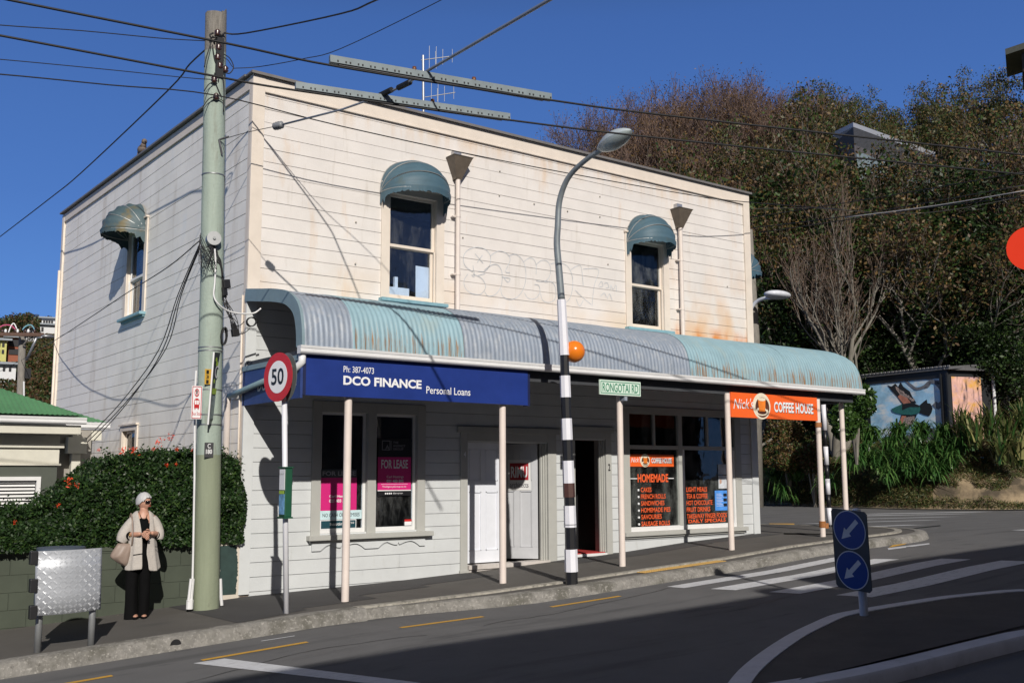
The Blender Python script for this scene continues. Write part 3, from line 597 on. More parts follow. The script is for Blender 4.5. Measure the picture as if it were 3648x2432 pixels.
# graffiti outline on the upper wall
m_gr=mat('faded grey blue spray paint',(.50,.52,.55),.7,var=.25,scale=10)
g=MB(); Z0=(1216,811); sc_=2351/1216
G_=[[(905,305),(850,260),(840,200),(870,155),(930,135),(990,150),(1025,195),(1020,260),(985,300),(940,300)],[(1025,195),(1070,165),(1110,165),(1150,190),(1160,230),(1130,300),(1160,310)],
[(870,320),(845,360),(850,410),(890,450),(950,460),(985,430),(990,390),(960,345),(905,320)],[(985,290),(1040,255),(1080,260),(1105,310),(1100,400),(1060,460),(1010,470),(985,440)],[(1150,195),(1200,185),(1250,230),(1270,310),(1260,400),(1220,470),(1160,495),(1110,470),(1095,420)],
[(1105,340),(1160,350),(1145,375),(1120,345)],[(1255,235),(1290,210),(1320,215),(1340,255),(1340,320)],[(1340,255),(1380,225),(1420,235),(1440,280),(1430,340),(1395,370),(1340,365)],[(1330,390),(1360,400),(1365,450),(1330,490),(1285,485),(1260,450)],
[(1400,375),(1450,375),(1475,420),(1470,490),(1430,515),(1385,500),(1370,450)],[(1440,250),(1500,240),(1560,270),(1590,340),(1590,420),(1570,490),(1530,525)],[(1580,290),(1620,265),(1650,270),(1665,400)],[(1665,285),(1770,290),(1740,400),(1725,540)],[(1610,430),(1660,480),(1720,530)],[(1615,490),(1640,540),(1665,500)],
[(920,180),(975,245)],[(970,190),(935,240)],[(905,260),(915,335),(895,325)],[(940,330),(990,315)],
[(1770,400),(1790,370),(1800,400),(1775,410)],[(1810,385),(1830,380),(1840,410),(1820,415)],[(1850,430),(1855,395),(1870,425),(1890,395),(1893,440)],[(1785,470),(1810,450),(1825,480)],[(1830,490),(1845,455),(1865,500)]]
for L_ in G_:
    pp=[Yp((Z0[0]+p[0]/sc_,Z0[1]+p[1]/sc_)) for p in smoothpts(L_,5)]; ribbon(g,[(q[0],q[2]) for q in pp],.012,-.0065)
g.build('graffiti',m_gr,b)
# nail heads / screws on the boards
g=MB()
for (px,py) in ((1780,611),(1778,697),(1902,727),(2021,753),(2136,701),(2136,773),(1780,481),(1648,847),(2590,1021),(1267,792),(1265,940),(920,736),(2165,942)):
    q=Yp((px,py)); g.ball((q[0],-.01,q[2]),.016,8,5)
g.build('screw_heads',mat('grey screw caps',(.33,.30,.27)),b)
# exposed foundation, painted timber strip at corner
g=MB(); g.box(.0,.55,.005,.3,-.25,.0); g.build('foundation',mat('old timber foundation',(.20,.16,.13),.9,var=.4,scale=14),b)
# ---------------------------------------------------------------- ground, road, footpath, kerb
m_road=mat('asphalt road',(.140,.139,.142),.85,var=.10,scale=1.2,bump=.6,bscale=160,spec=.3,stain=[((.062,.062,.065),.75,2.2,(.35,1.6,1),.60),((.20,.20,.20),.35,60,(1,1,1),.58),((.075,.075,.077),.6,.9,(.25,2.5,1),.55),((.05,.05,.05),.8,9,(.6,1.4,1),.70)])
m_path=mat('footpath asphalt',(.115,.108,.101),.85,var=.13,scale=1.0,bump=.5,bscale=200,spec=.3,stain=[((.075,.075,.075),.55,1.3,(.5,1,1),.58),((.18,.17,.15),.4,70,(1,1,1),.62)])
m_pathd=mat('newer footpath asphalt',(.068,.066,.068),.85,var=.10,scale=2,bump=.5,bscale=200,spec=.3)
m_kerb=mat('old concrete kerb',(.215,.205,.19),.9,var=.3,scale=7,bump=1.0,bscale=55,stain=[((.10,.095,.08),.85,2.6,(1,1,1),.50),((.42,.40,.37),.6,30,(1,1,1),.54),((.09,.085,.075),.7,18,(1,1,1),.58),((.15,.145,.12),.5,1.1,(1,1,1),.56)])
m_wpaint=mat('road paint white',(.62,.63,.66),.6,var=.08,scale=9,stain=[((.13,.13,.13),.8,22,(.25,2.6,1),.56)])
m_ypaint=mat('road paint yellow',(.60,.33,.035),.6,var=.1,scale=9,stain=[((.12,.12,.12),.8,30,(1,1,1),.60)])
xs=sorted(set([float(a) for a in np.arange(-40,60,.5)]+GX+[-200,-120,-80,80,120,200]))
g=MB(); ys=[-200,-60,-30,-20,-15,-12,-9,-7,-5,-4,-3,-2.7,-1,0,1,3,8,20,60,200]
g.grid([[(x,y,gz(x,y,-.15)) for y in ys] for x in xs]); struct(g.build('road',m_road,smooth=True))
def zsheet(poly_rows,off,name,m_,kind='structure'):
    g=MB(); g.grid([[(p[0],p[1],gz(p[0],p[1],off)) for p in r] for r in poly_rows]); o=g.build(name,m_); 
    if kind: o['kind']=kind
    return o
# kerb line: straight beside the shop, then round the corner into the side street
kl=[(x,-2.60) for x in np.arange(-40,12.0,.25)]+[(12.0+1.9*math.sin(a),-.70-1.9*math.cos(a)) for a in np.linspace(0,math.pi/2,12)]+[(13.95+.02*k,-.6+k*.5) for k in range(0,30)]
def offs(line,d):
    out=[]
    for i,p in enumerate(line):
        a=line[max(i-1,0)];c=line[min(i+1,len(line)-1)]; dx,dy=c[0]-a[0],c[1]-a[1]; L=math.hypot(dx,dy); out.append((p[0]+dy/L*d,p[1]-dx/L*d))
    return out
kw=.17
def kprof(x): 
    t=min(max((x-.0)/2.0,0),1); return t
g=MB(); inner=offs(kl,0.0)
F=[]
for p in inner: F.append([(p[0],min(p[1],p[1]),gz(p[0],p[1],0)),(min(p[0],13.9),1.2 if p[0]<13.8 else p[1],gz(min(p[0],13.9),1.2,0))])
# footpath surface: from the building line out to the kerb
fp=MB(); n=0
rows=[]
for p in kl:
    if p[0]<11.9 and p[1]<-2.5: rows.append([(p[0],y,gz(p[0],y)) for y in (-2.42,-1.2,0,.35,1.5)])
fp.grid(rows)
cr=[q for q in offs(kl,-.18) if q[0]>11.7]
for a,c in zip(cr,cr[1:]): fp.add([(11.2,a[1] if a[1]>-.7 else -.7,gz(11.2,a[1])),(a[0],a[1],gz(*a)),(c[0],c[1],gz(*c)),(11.2,c[1] if c[1]>-.7 else -.7,gz(11.2,c[1]))],[(0,1,2,3)])
fp.add([(11.2,-2.42,gz(11.2,-2.4)),(11.95,-2.42,gz(11.95,-2.4)),(12.2,-.7,gz(12.2,-.7)),(11.2,-.7,gz(11.2,-.7))],[(0,1,2,3)])
struct(fp.build('footpath',m_path))
rn=random.Random(3)
def kerbmesh(line,d0,d1,top,bot,name,wob=.008):
    L0=offs(line,d0);L1=offs(line,d1);R=[]
    for i,(a,c) in enumerate(zip(L0,L1)):
        w=rn.uniform(-wob,wob); ux,uy=(c[0]-a[0])/(abs(d1-d0)),(c[1]-a[1])/(abs(d1-d0))
        R.append([(a[0],a[1],gz(a[0],a[1],bot)),(a[0],a[1],gz(a[0],a[1],top+w*.2)),(c[0]-ux*.03,c[1]-uy*.03,gz(c[0],c[1],top+w*.3-.004)),(c[0],c[1],gz(c[0],c[1],top-.03+w)),(c[0]+ux*.03,c[1]+uy*.03,gz(c[0],c[1],-.155))])
    m_=MB(); m_.grid(R); return struct(m_.build(name,m_kerb,smooth=True,auto=50))
fine=[]
for a,c in zip(kl,kl[1:]):
    for k in range(4): fine.append((a[0]+(c[0]-a[0])*k/4,a[1]+(c[1]-a[1])*k/4))
west=[p for p in fine if p[0]<.6]; east=[p for p in fine if p[0]>=.5]
kerbmesh(west,-.18,.06,.006,-.05,'kerb')
# east of the pole: old inner kerb strip, a step of asphalt and the outer rough kerb
L0=offs(east,-.20);L1=offs(east,-.06)
g=MB(); R=[]
for i,(a,c) in enumerate(zip(L0,L1)): R.append([(a[0],a[1],gz(a[0],a[1],.008)),(c[0],c[1],gz(c[0],c[1],.008+rn.uniform(-.004,.004))),(c[0],c[1]-.005,gz(c[0],c[1],-.05))])
g.grid(R); struct(g.build('inner_kerb',mat('worn kerb strip',(.34,.32,.28),.9,var=.3,scale=9,bump=.8,bscale=60,stain=[((.13,.125,.11),.8,14,(1,1,1),.52)])))
g=MB(); L2=offs(east,.34); R=[]
def tw(x): return min(1,max(.15,(x-.5)/2.5))
for a,c in zip(L1,L2):
    w=tw(a[0]); d=(a[0]+(c[0]-a[0])*w*.62,a[1]+(c[1]-a[1])*w*.62); R.append([(a[0],a[1],gz(a[0],a[1],-.018)),(d[0],d[1],gz(d[0],d[1],-.022))])
g.grid(R); struct(g.build('footpath_step',m_path))
g=MB(); R=[]; nzz=0
for i,(a,c) in enumerate(zip(L1,L2)):
    w=tw(a[0]); f=lambda q:(a[0]+(c[0]-a[0])*w*q,a[1]+(c[1]-a[1])*w*q)
    d=f(.60);e=f(1.08);h=f(1.25); wb=rn.uniform(-.008,.008)
    R.append([(d[0],d[1],gz(*d,-.03)),(d[0],d[1],gz(*d,-.014)),(e[0],e[1],gz(*e,-.022+wb*.4)),((e[0]+h[0])/2,(e[1]+h[1])/2,gz(*e,-.06+wb)),(h[0],h[1]+wb,gz(*h,-.155))])
g.grid(R); struct(g.build('kerb',m_kerb,smooth=True,auto=60))
# darker asphalt patches on the footpath
def patch(pts,name='asphalt_patch',m_=None,off=.004):
    q=[Gp(p) for p in pts]; g=MB(); g.add([(a[0],a[1],gz(a[0],a[1],off)) for a in q],[tuple(range(len(q)))]); return struct(g.build(name,m_ or m_pathd))
def gpoly(P,off,name,m_):
    """polygon in ground coordinates, cut into strips so that it follows the slope"""
    g=MB(); g.add([(a[0],a[1],gz(a[0],a[1],off)) for a in P],[tuple(range(len(P)))]); return struct(g.build(name,m_))
for (a,c,y0,y1) in ((-1.0,.0,-2.4,.0),(.0,1.2,-2.0,.0),(1.2,2.47,-1.3,-.0),(2.47,3.87,-.9,.0),(5.66,7.41,-.75,0.),(7.41,9.13,-.7,0.),(9.13,11.25,-.6,0.)):
    gpoly([(a,y0),(c,y0*.9 if a<5 else y0),(c,y1),(a,y1)],.004,'asphalt_patch',m_pathd)
# kerb drain hole
q=Gp((632,2298),-.09); g=MB(); g.tube([(q[0],-2.675,q[2]),(q[0],-2.60,q[2])],.062,14); struct(g.build('kerb_drain',m_black))
g=MB(); g.grid([[(q[0]+r*math.cos(t),-2.679,q[2]+r*math.sin(t)) for t in np.linspace(0,2*math.pi,17)] for r in (.062,.078)]); struct(g.build('kerb_drain_rim',m_kerb))
# ---- painted markings
RO=-.146
def mark(pts,name,m_,n=8,off=RO):
    """quad a,b (one short end) c,d (other end) in ground coordinates, split lengthways"""
    a,b_,c,d=[np.array(p[:2],float) for p in pts]; g=MB()
    g.grid([[(*(a+(d-a)*t),gz(*(a+(d-a)*t),off)),(*(b_+(c-b_)*t),gz(*(b_+(c-b_)*t),off))] for t in np.linspace(0,1,n)]); return struct(g.build(name,m_))
for x0,x1 in ((-3.6,-2.72),(-1.82,-.62),(.58,1.78),(2.88,4.12)): mark([(x0,-3.42),(x0,-3.50),(x1,-3.50),(x1,-3.42)],'yellow_line',m_ypaint)
mark([(5.15,-3.36),(5.2,-3.66),(9.5,-3.66),(9.45,-3.36)],'zebra_bar',m_wpaint,14)
for (y0,y1,xa,xb) in ((-4.02,-4.38,5.35,9.35),(-4.86,-5.28,5.6,9.95),(-5.72,-6.18,5.9,10.2)):
    mark([(xa,y0),(xa+.12,y1),(xb+.15,y1),(xb,y0)],'zebra_bar',m_wpaint,14)
mark([Gp(p,-.15) for p in ((688,2362),(800,2345),(1500,2432),(1370,2440))],'white_marking',m_wpaint)
mark([(-.95,-2.95),(-.95,-2.98),(-.55,-3.0),(-.55,-2.97)],'white_marking',m_wpaint)
# side street zebra
for pa,pb in (((2840,1864),(3290,1852)),((2915,1849),(3350,1840)),((2960,1838),(3420,1829)),((3060,1830),(3480,1822)),((2985,1878),(3225,1869))):
    A=Gp(pa,-.15);Bq=Gp(pb,-.15); mark([A,A+[.25,-.45,0],Bq+[.25,-.45,0],Bq],'zebra_bar',m_wpaint,12)
A=Gp((3600,1888),-.15);mark([A,A+[.2,-.4,0],A+[3,-1.2,0],A+[3,-.8,0]],'white_marking',m_wpaint)
for P in (((2740,1864),(2830,1864),(2830,1869),(2745,1869)),((3172,1883),(3210,1886),(3222,1890),(3180,1889)),((3238,1890),(3285,1893),(3290,1897),(3245,1895)),((3264,1905),(3296,1902),(3282,1918),(3254,1921)),((3180,1941),(3240,1931),(3222,1939),(3166,1950))):
    q=[Gp(p,-.15) for p in P]; gpoly([(a[0],a[1]) for a in q],RO,'yellow_line',m_ypaint)
q=[Gp(p,-.15) for p in ((3162,1952),(3310,1934),(3312,1938),(3165,1958))]; gpoly([(a[0],a[1]) for a in q],RO,'white_marking',m_wpaint)
q=[Gp(p,-.15) for p in ((3252,1880),(3350,1870),(3352,1873),(3262,1882))]; gpoly([(a[0],a[1]) for a in q],RO,'road_patch',m_black)
# yellow tactile paving
m_tac=mat('yellow tactile',(.55,.36,.12),.7,var=.12,scale=12)
g=MB(); a=Gp((2255,2063));c=Gp((2570,2036)); x0,x1=5.3,7.15; y0,y1=-2.76,-2.56
g.grid([[(x,y,gz(x,y,-.012)) for y in (y0,y1)] for x in np.linspace(x0,x1,9)])
for x in np.arange(x0+.03,x1,.05):
    for y in np.arange(y0+.03,y1,.05): g.tube([(x,y,gz(x,y,-.014)),(x,y,gz(x,y,-.004))],.016,6)
struct(g.build('tactile_paving',m_tac))
# ---- traffic island with white kerb
m_isl=mat('island asphalt',(.075,.066,.06),.9,var=.2,scale=2,bump=.6,bscale=120)
m_wk=mat('white painted kerb',(.58,.58,.62),.6,var=.10,scale=4,stain=[((.18,.17,.17),.6,6,(1,1,1),.62)])
iq=[(2560,2460),(2620,2385),(2700,2320),(2790,2262),(2880,2218),(2960,2185),(3060,2165),(3200,2142),(3420,2112),(3700,2098)]
io=[tuple(Gp(p,-.02)[:2]) for p in iq]
bt=[(4.2,-9.55),(3.1,-9.3),(1.7,-8.95)]
bi=[(9.8,-8.0),(8.9,-8.9),(6.8,-8.95)]; 
iob=[tuple(Gp(p,-.02)[:2]) for p in ((4000,2190),(3648,2262),(3300,2348),(3050,2405),(2750,2455),(2640,2475))]
loop=io+iob
loop=[tuple(p) for p in smoothpts([np.array(p) for p in loop+[loop[0]]],4)][:-1]
cx_=sum(p[0] for p in loop)/len(loop);cy_=sum(p[1] for p in loop)/len(loop)
def inset(d):
    L=len(loop);o=[]
    for i,p in enumerate(loop):
        a=loop[i-1];c=loop[(i+1)%L]; dx,dy=c[0]-a[0],c[1]-a[1]; l=math.hypot(dx,dy) or 1; o.append((p[0]+dy/l*-d if False else p[0]+dy/l*d,p[1]-dx/l*d))
    return o
ar=sum(loop[i-1][0]*loop[i][1]-loop[i][0]*loop[i-1][1] for i in range(len(loop))); sg_=-1 if ar>0 else 1
I1=inset(sg_*.20)
g=MB(); g.grid([[(p[0],p[1],gz(*p,-.16)),(p[0],p[1],gz(*p,-.05)),(p[0]*.9+q[0]*.1,p[1]*.9+q[1]*.1,gz(*p,-.025)),(q[0],q[1],gz(*q,-.02)),(q[0],q[1],gz(*q,-.06))] for p,q in zip(loop,I1)],closeu=True)
isl=g.build('island_kerb',m_wk,smooth=True,auto=40); struct(isl)
g=MB(); g.add([(p[0],p[1],gz(*p,-.03)) for p in I1],[tuple(range(len(I1)))]); struct(g.build('traffic_island',m_isl))
# loose litter on the footpath
g=MB(); rr=random.Random(11)
for _ in range(160):
    x=rr.uniform(-4,13); y=rr.choice([rr.uniform(-.25,-.02),rr.uniform(-2.4,-.1)]); z=gz(x,y,.006); s=rr.uniform(.004,.012); a=rr.uniform(0,3)
    g.add([(x+s*math.cos(a),y+s*math.sin(a),z),(x-s*math.sin(a),y+s*math.cos(a),z+.003),(x-s*math.cos(a),y-s*math.sin(a),z)],[(0,1,2)])
tag(g.build('footpath_litter',mat('leaf litter',(.35,.28,.20),.8,var=.5,scale=30)),'tiny scraps and grit scattered over the grey footpath','litter',kind='stuff')

# thin sealed cracks wandering over the road
rr=random.Random(8)
for k,(x,y,n) in enumerate(((-3.0,-4.4,22),(1.2,-4.1,26),(7.0,-3.2,18),(10.5,-6.6,24),(3.2,-5.4,14))):
    g=MB(); A_3=[];B_3=[]; dx,dy=1,rr.uniform(-.2,.2)
    for i in range(n):
        x+=.16*dx; y+=.16*dy+rr.gauss(0,.02); dy+=rr.gauss(0,.12); dy*=.9; w=.004+.006*abs(math.sin(i*.8)); A_3.append((x,y+w,gz(x,y,-.147))); B_3.append((x,y-w,gz(x,y,-.147)))
    g.grid([A_3,B_3]); struct(g.build('road_crack',mat('bitumen crack seal',(.028,.028,.03),.6)))
# ================================================================ signs on the verandah
VX=3.73
s=thing('fascia_sign','long blue fascia sign with white finance company lettering under the verandah gutter','sign',(1.8,-1.93,2.7))
MB().box(.04,VX,-1.90,-1.84,2.70,3.225).build('panel',m_pblue,s)
MB().box(-.0,.04,-1.90,-1.84,2.70,3.225).box(VX,VX+.05,-1.89,-1.78,2.69,3.23).build('edge_trim',mat('dark blue edge',(.01,.015,.06),.5),s)
def ft(t,a,c,**k):
    p=Yp(a,-1.953);q=Yp(c,-1.953); return ytext('lettering',t,p[0],q[0],p[2],q[2],-1.903,m_lettw,s,**k)
def fpx(zx,zy): return (850+zx/3.92,1200+zy/3.92)
ytext('lettering','Ph: 387-4073',.585,1.05,3.03,3.115,-1.903,m_lettw,s,bold=.005)
ytext('lettering','DCO FINANCE',.585,1.82,2.86,2.985,-1.903,m_lettw,s,bold=.035)
ytext('lettering','Personal Loans',1.90,2.66,2.80,2.905,-1.903,m_lettw,s,bold=.006)
s=thing('end_sign','blue sign panel closing the left end of the verandah, partly hidden by the 50 disc','sign',(0,-.9,2.7))
g=MB(); g.box(-.035,.0,-1.89,.04,2.66,3.20); g.build('panel',mat('faded blue board',(.025,.05,.19),.5,var=.12),s)
MB().box(-.05,-.036,-1.89,.04,3.16,3.23).build('top_trim',mat('grey blue board',(.2,.3,.33)),s)
text('lettering','DCO FINANCE',(-.037,-.52,2.83),(0,-1,0),(0,0,1),1.26,.16,m_lettw,s,bold=.03)
# cafe sign
s=thing('cafe_sign','orange coffee house sign hanging between the last two verandah posts, with a cup on it','sign',(9.6,-1.85,2.7))
MB().box(8.42,10.93,-1.86,-1.83,2.67,3.12).build('panel',m_or,s)
m_cr=mat('cream print',(.78,.70,.55),.5,var=.1); m_cof=mat('coffee brown print',(.10,.035,.02),.5,var=.3,scale=10); m_cup=mat('orange cup print',(.80,.22,.03),.4,var=.25,scale=6)
def cupsign(x0,x1,z0,z1,y,par,gl='lettering'):
    W_=x1-x0;H=z1-z0; cx=x0+W_*.335;cz=z0+H*.5; 
    def disc(cx,cz,rx,rz,yy,m_,name,a0=0,a1=2*math.pi):
        P=[(cx+rx*math.cos(t),yy,cz+rz*math.sin(t)) for t in np.linspace(a0,a1,33)[:-1 if a1-a0>6.2 else None]]; MB().add(P,[tuple(range(len(P)))]).build(name,m_,par)
    disc(cx,cz,H*.56,H*.54,y-.003,m_cr,'cup_roundel'); disc(cx+H*.04,cz-H*.05,H*.44,H*.42,y-.005,m_cof,'coffee_beans'); disc(cx,cz-H*.22,H*.40,H*.17,y-.007,m_cr,'saucer'); disc(cx,cz-H*.24,H*.28,H*.1,y-.008,m_cof,'saucer_shadow')
    MB().add([(cx-H*.24,y-.010,cz+H*.28),(cx-H*.19,y-.010,cz-H*.22),(cx+H*.19,y-.010,cz-H*.22),(cx+H*.24,y-.010,cz+H*.28)],[(0,1,2,3)]).build('cup',m_cup,par)
    disc(cx,cz+H*.28,H*.24,H*.07,y-.011,m_cr,'cup_rim')
    t=MB(); t.grid([[(cx+H*.24+H*r*math.cos(a),y-.010,cz+H*.05+H*r*1.1*math.sin(a)) for a in np.linspace(-1.6,1.6,14)] for r in (.10,.16)]); t.build('cup_handle',m_cof,par)
    text(gl,"Nick's",(x0+W_*.02,y-.004,cz-H*.17),(1,0,.04),(0,0,1),W_*.225,H*.42,m_lettw,par,shear=.35)
    ytext(gl,'COFFEE HOUSE',x0+W_*.475+.012,x1-W_*.055+.012,cz-H*.22-.008,cz+H*.22-.008,y-.003,m_black,par,bold=.03)
    ytext(gl,'COFFEE HOUSE',x0+W_*.475,x1-W_*.055,cz-H*.22,cz+H*.22,y-.005,m_lettw,par,bold=.03)
cupsign(8.42,10.93,2.67,3.12,-1.86,s)
s=thing('cafe_poster','small orange coffee house poster at the top of the left cafe window pane','poster',(8.25,.02,1.8))
MB().box(7.68,8.86,.025,.03,1.80,2.03).build('panel',m_or,s); cupsign(7.68,8.86,1.80,2.03,.025,s)
# street name sign
m_gr1=mat('pale reflective green',(.62,.75,.66),.5,var=.03); m_gr2=mat('street sign green',(.02,.22,.12),.5,var=.03)
a=Yp((2136,1406),-1.97);c=Yp((2281,1361),-1.97)
s=thing('street_name_sign','pale green street name sign reading RONGOTAI RD on the third verandah post','sign',((a[0]+c[0])/2,-1.95,a[2]))
x0,x1,z0,z1=a[0],c[0],a[2]+.01,c[2]
MB().box(x0,x1,-1.975,-1.955,z0,z1).build('panel',m_gr1,s)
g=MB(); y=-1.978
for q in ((x0+.02,x1-.02,z0+.022,z0+.034),(x0+.02,x1-.02,z1-.034,z1-.022),(x0+.02,x0+.032,z0+.034,z1-.034),(x1-.032,x1-.02,z0+.034,z1-.034)): g.add([(q[0],y,q[2]),(q[1],y,q[2]),(q[1],y,q[3]),(q[0],y,q[3])],[(0,1,2,3)])
g.build('border',m_gr2,s); ytext('lettering','RONGOTAI RD',x0+.06,x1-.06,z0+.05,z1-.05,-1.977,m_gr2,s,bold=.008)
MB().box(5.70,5.76,-1.955,-1.84,2.85,2.95).build('bracket',m_zinc,s)
# ================================================================ posters in the ground floor windows
m_pink=mat('magenta print',(.62,.02,.19),.45,var=.03); m_dkpr=mat('charcoal print',(.012,.012,.014),.4); m_teal=mat('dark teal print',(.015,.06,.08),.4); m_pale=mat('pale blue print',(.55,.72,.76),.5); m_red=mat('red print',(.55,.02,.02),.5)
y=.045
s=thing('lease_poster','pink and black for lease poster in the right of the two tall windows','poster',(2.5,y,1.3))
MB().box(2.24,2.85,y,y+.004,1.94,2.24).build('black_panel',m_dkpr,s); MB().box(2.24,2.85,y,y+.004,1.42,1.94).build('pink_panel',m_pink,s); MB().box(2.24,2.85,y,y+.004,1.33,1.41).build('footer',m_dkpr,s)
MB().box(2.24,2.85,y-.002,y,1.408,1.422).build('white_rule',m_lettw,s)
g=MB(); 
for q in ((2.31,2.46,2.05,2.06),(2.31,2.46,2.19,2.20),(2.31,2.32,2.06,2.19),(2.45,2.46,2.06,2.19)): g.box(q[0],q[1],y-.002,y,q[2],q[3])
m_gl=mat('grey lettering',(.30,.30,.32)); g.build('logo_square',m_gl,s); ytext('lettering','A',2.37,2.44,2.065,2.13,y-.001,m_gl,s); MB().box(2.48,2.484,y-.002,y,2.05,2.20).build('divider',m_gl,s)
for k,t in enumerate(('THE','AGENCY','GROUP')): ytext('lettering',t,2.51,2.51+(.10,.23,.19)[k],2.155-.052*k,2.19-.052*k,y-.001,m_gl,s)
ytext('lettering','FOR LEASE',2.30,2.79,1.76,1.90,y-.001,m_lettw,s,bold=.02)
ytext('lettering','Carl Hastings',2.40,2.71,1.60,1.65,y-.001,m_lettw,s); ytext('lettering','021 403 502',2.40,2.71,1.54,1.585,y-.001,m_lettw,s,bold=.03); ytext('lettering','TheAgencyGroup.co.nz',2.32,2.76,1.455,1.49,y-.001,m_lettw,s)
MB().box(2.30,2.79,y-.002,y,1.512,1.516).build('white_rule',m_lettw,s); ytext('lettering','@agencygroupnz',2.52,2.70,1.355,1.385,y-.001,m_lettw,s)
for k in range(4): MB().ball((2.385+.034*k,y-.001,1.368),.014,10,5,(1,.15,1)).build('icon',m_lettw,s)
s=thing('lease_poster','pink for lease poster behind the first verandah post, in the left tall window','poster',(1.55,y,1.1))
MB().box(1.26,1.87,y,y+.004,1.62,1.75).build('grey_header',mat('grey header',(.05,.06,.065)),s); MB().box(1.26,1.87,y,y+.004,1.09,1.62).build('pink_panel',m_pink,s)
ytext('lettering','FOR LEASE',1.28,1.85,1.65,1.72,y-.001,m_gl,s,bold=.03); ytext('lettering','Carl Hastings',1.40,1.74,1.31,1.36,y-.001,m_lettw,s,bold=.02); ytext('lettering','021 403 502',1.40,1.72,1.245,1.295,y-.001,m_lettw,s,bold=.03)
s=thing('notice','pale blue notice reading NO CASH ON PREMISES below the left for lease poster','notice',(1.55,y-.006,1.0)); MB().box(1.25,1.96,y-.008,y-.004,.99,1.125).build('panel',m_pale,s); ytext('lettering','NO CASH ON PREMISES',1.29,1.92,1.03,1.085,y-.009,m_dkpr,s)
s=thing('agency_plate','dark teal agency name plate at the bottom of the left tall window','sign',(1.55,y,.85)); MB().box(1.26,1.87,y,y+.004,.845,.985).build('white_edge',m_lettw,s); MB().box(1.272,1.858,y-.003,y,.857,.973).build('panel',m_teal,s); ytext('lettering','hastings',1.42,1.72,.885,.945,y-.004,m_lettw,s,bold=.01); ytext('lettering','+co',1.745,1.83,.92,.955,y-.004,m_lettw,s)
s=thing('sticker','small red and white alarm sticker in the lower corner of the right tall window','sticker',(2.82,y,.85)); MB().box(2.74,2.87,y,y+.003,.86,.92).build('white_part',m_lettw,s); MB().box(2.74,2.87,y,y+.003,.92,.955).build('red_part',m_red,s)
s=thing('poster','bright blue poster with small pictures in the right cafe window pane','poster',(10.2,.02,1.0)); MB().box(10.02,10.42,.022,.026,.96,1.32).box(10.02,10.42,.022,.026,.92,.96).build('panel',mat('poster blue',(.08,.28,.75),.4,var=.35,scale=3),s)
for k in range(3): MB().box(10.27,10.37,.018,.022,1.20-.10*k,1.26-.10*k).build('picture',m_dkpr,s)
g=MB()
for k in range(9): g.box(10.06,10.06+.15+.03*(k%3),.018,.022,1.25-.03*k,1.256-.03*k)
g.build('lettering',m_lettw,s)
s=thing('poster','pale poster of a face, upper right of the cafe window beside the fourth post','poster',(10.3,.02,1.4)); MB().box(10.14,10.44,.022,.026,1.36,1.62).box(10.14,10.44,.022,.026,1.64,1.85).build('sheet',mat('pale print',(.55,.58,.62),.5,var=.3,scale=7),s); MB().ball((10.2,.02,1.50),.03,10,6,(1,.15,1.6)).build('picture',mat('skin print',(.5,.3,.22)),s)
s=thing('menu_board','dark menu board with coloured chalk writing behind the right cafe pane','board',(9.5,.3,1.6)); MB().box(9.25,9.9,.3,.33,1.5,1.95).build('panel',mat('board green',(.01,.025,.018)),s)
g=MB();
for L_ in ([(9.35,1.62),(9.4,1.66),(9.6,1.68),(9.8,1.65)],[(9.32,1.75),(9.36,1.85),(9.40,1.76),(9.34,1.75)]): ribbon(g,smoothpts(L_,5),.022,.295)
g.build('lettering',m_red,s); g=MB(); ribbon(g,smoothpts([(9.58,1.76),(9.64,1.79),(9.60,1.86),(9.55,1.8),(9.66,1.74)],5),.02,.295); g.build('lettering',mat('chalk green',(.1,.4,.15)),s)
# ================================================================ big timber utility pole
PX,PY=-.76,-.74
m_pole=mat('pale green painted timber pole',(.325,.39,.34),.75,var=.10,scale=3,stretch=(3,3,.4),bump=.5,bscale=30,stain=[((.23,.25,.21),.7,5,(2,2,.4),.55),((.13,.12,.10),.7,22,(2,2,.25),.64),((.45,.50,.44),.5,9,(2,2,.3),.62)])
m_polelo=mat('olive painted pole base',(.235,.265,.185),.8,var=.10,scale=3,stretch=(3,3,.4),bump=.4,bscale=40,stain=[((.12,.12,.09),.6,7,(1,1,.5),.62)])
m_wood=mat('weathered grey timber',(.20,.185,.165),.9,var=.35,scale=9,stretch=(6,6,.5),bump=.8,bscale=30)
m_steel=mat('dull steel',(.24,.25,.26),.45,metal=.6,var=.15); m_wire=mat('black cable',(.012,.012,.014),.6); m_wireg=mat('grey cable',(.10,.10,.11),.6)
up_=thing('utility_pole','thick pale green timber utility pole in front of the building corner, hung with cables','utility pole',(PX,PY,gz(PX,PY)))
PT=Yp((770,45),PY)
def pc(z): t=(z-gz(PX,PY))/(PT[2]-gz(PX,PY)); return (PX+(PT[0]-PX)*t, PY)
def pr_(z): t=z/PT[2]; return .168-.024*t
def ptube(z0,z1,m_,name,dr=0,n=28,steps=16,jag=False):
    g=MB(); rr=random.Random(2); R=[]
    for k in range(steps+1):
        z=z0+(z1-z0)*k/steps; c=pc(z); row=[]
        for i in range(n):
            a=2*math.pi*i/n; r=(pr_(z)+dr)*(1+(.035*noise.noise(Vector((math.cos(a)*2,math.sin(a)*2,z*.8))) if dr==0 else 0)); zz=z
            if jag and k==steps: zz+=rr.uniform(-.06,.02)+.05*math.sin(a*1.3)
            row.append((c[0]+r*math.cos(a),c[1]+r*math.sin(a),zz))
        R.append(row)
    g.grid(R,closev=True); g.add([R[-1][i] for i in range(n)],[tuple(range(n))]); return g.build(name,m_,up_,smooth=True,auto=50)
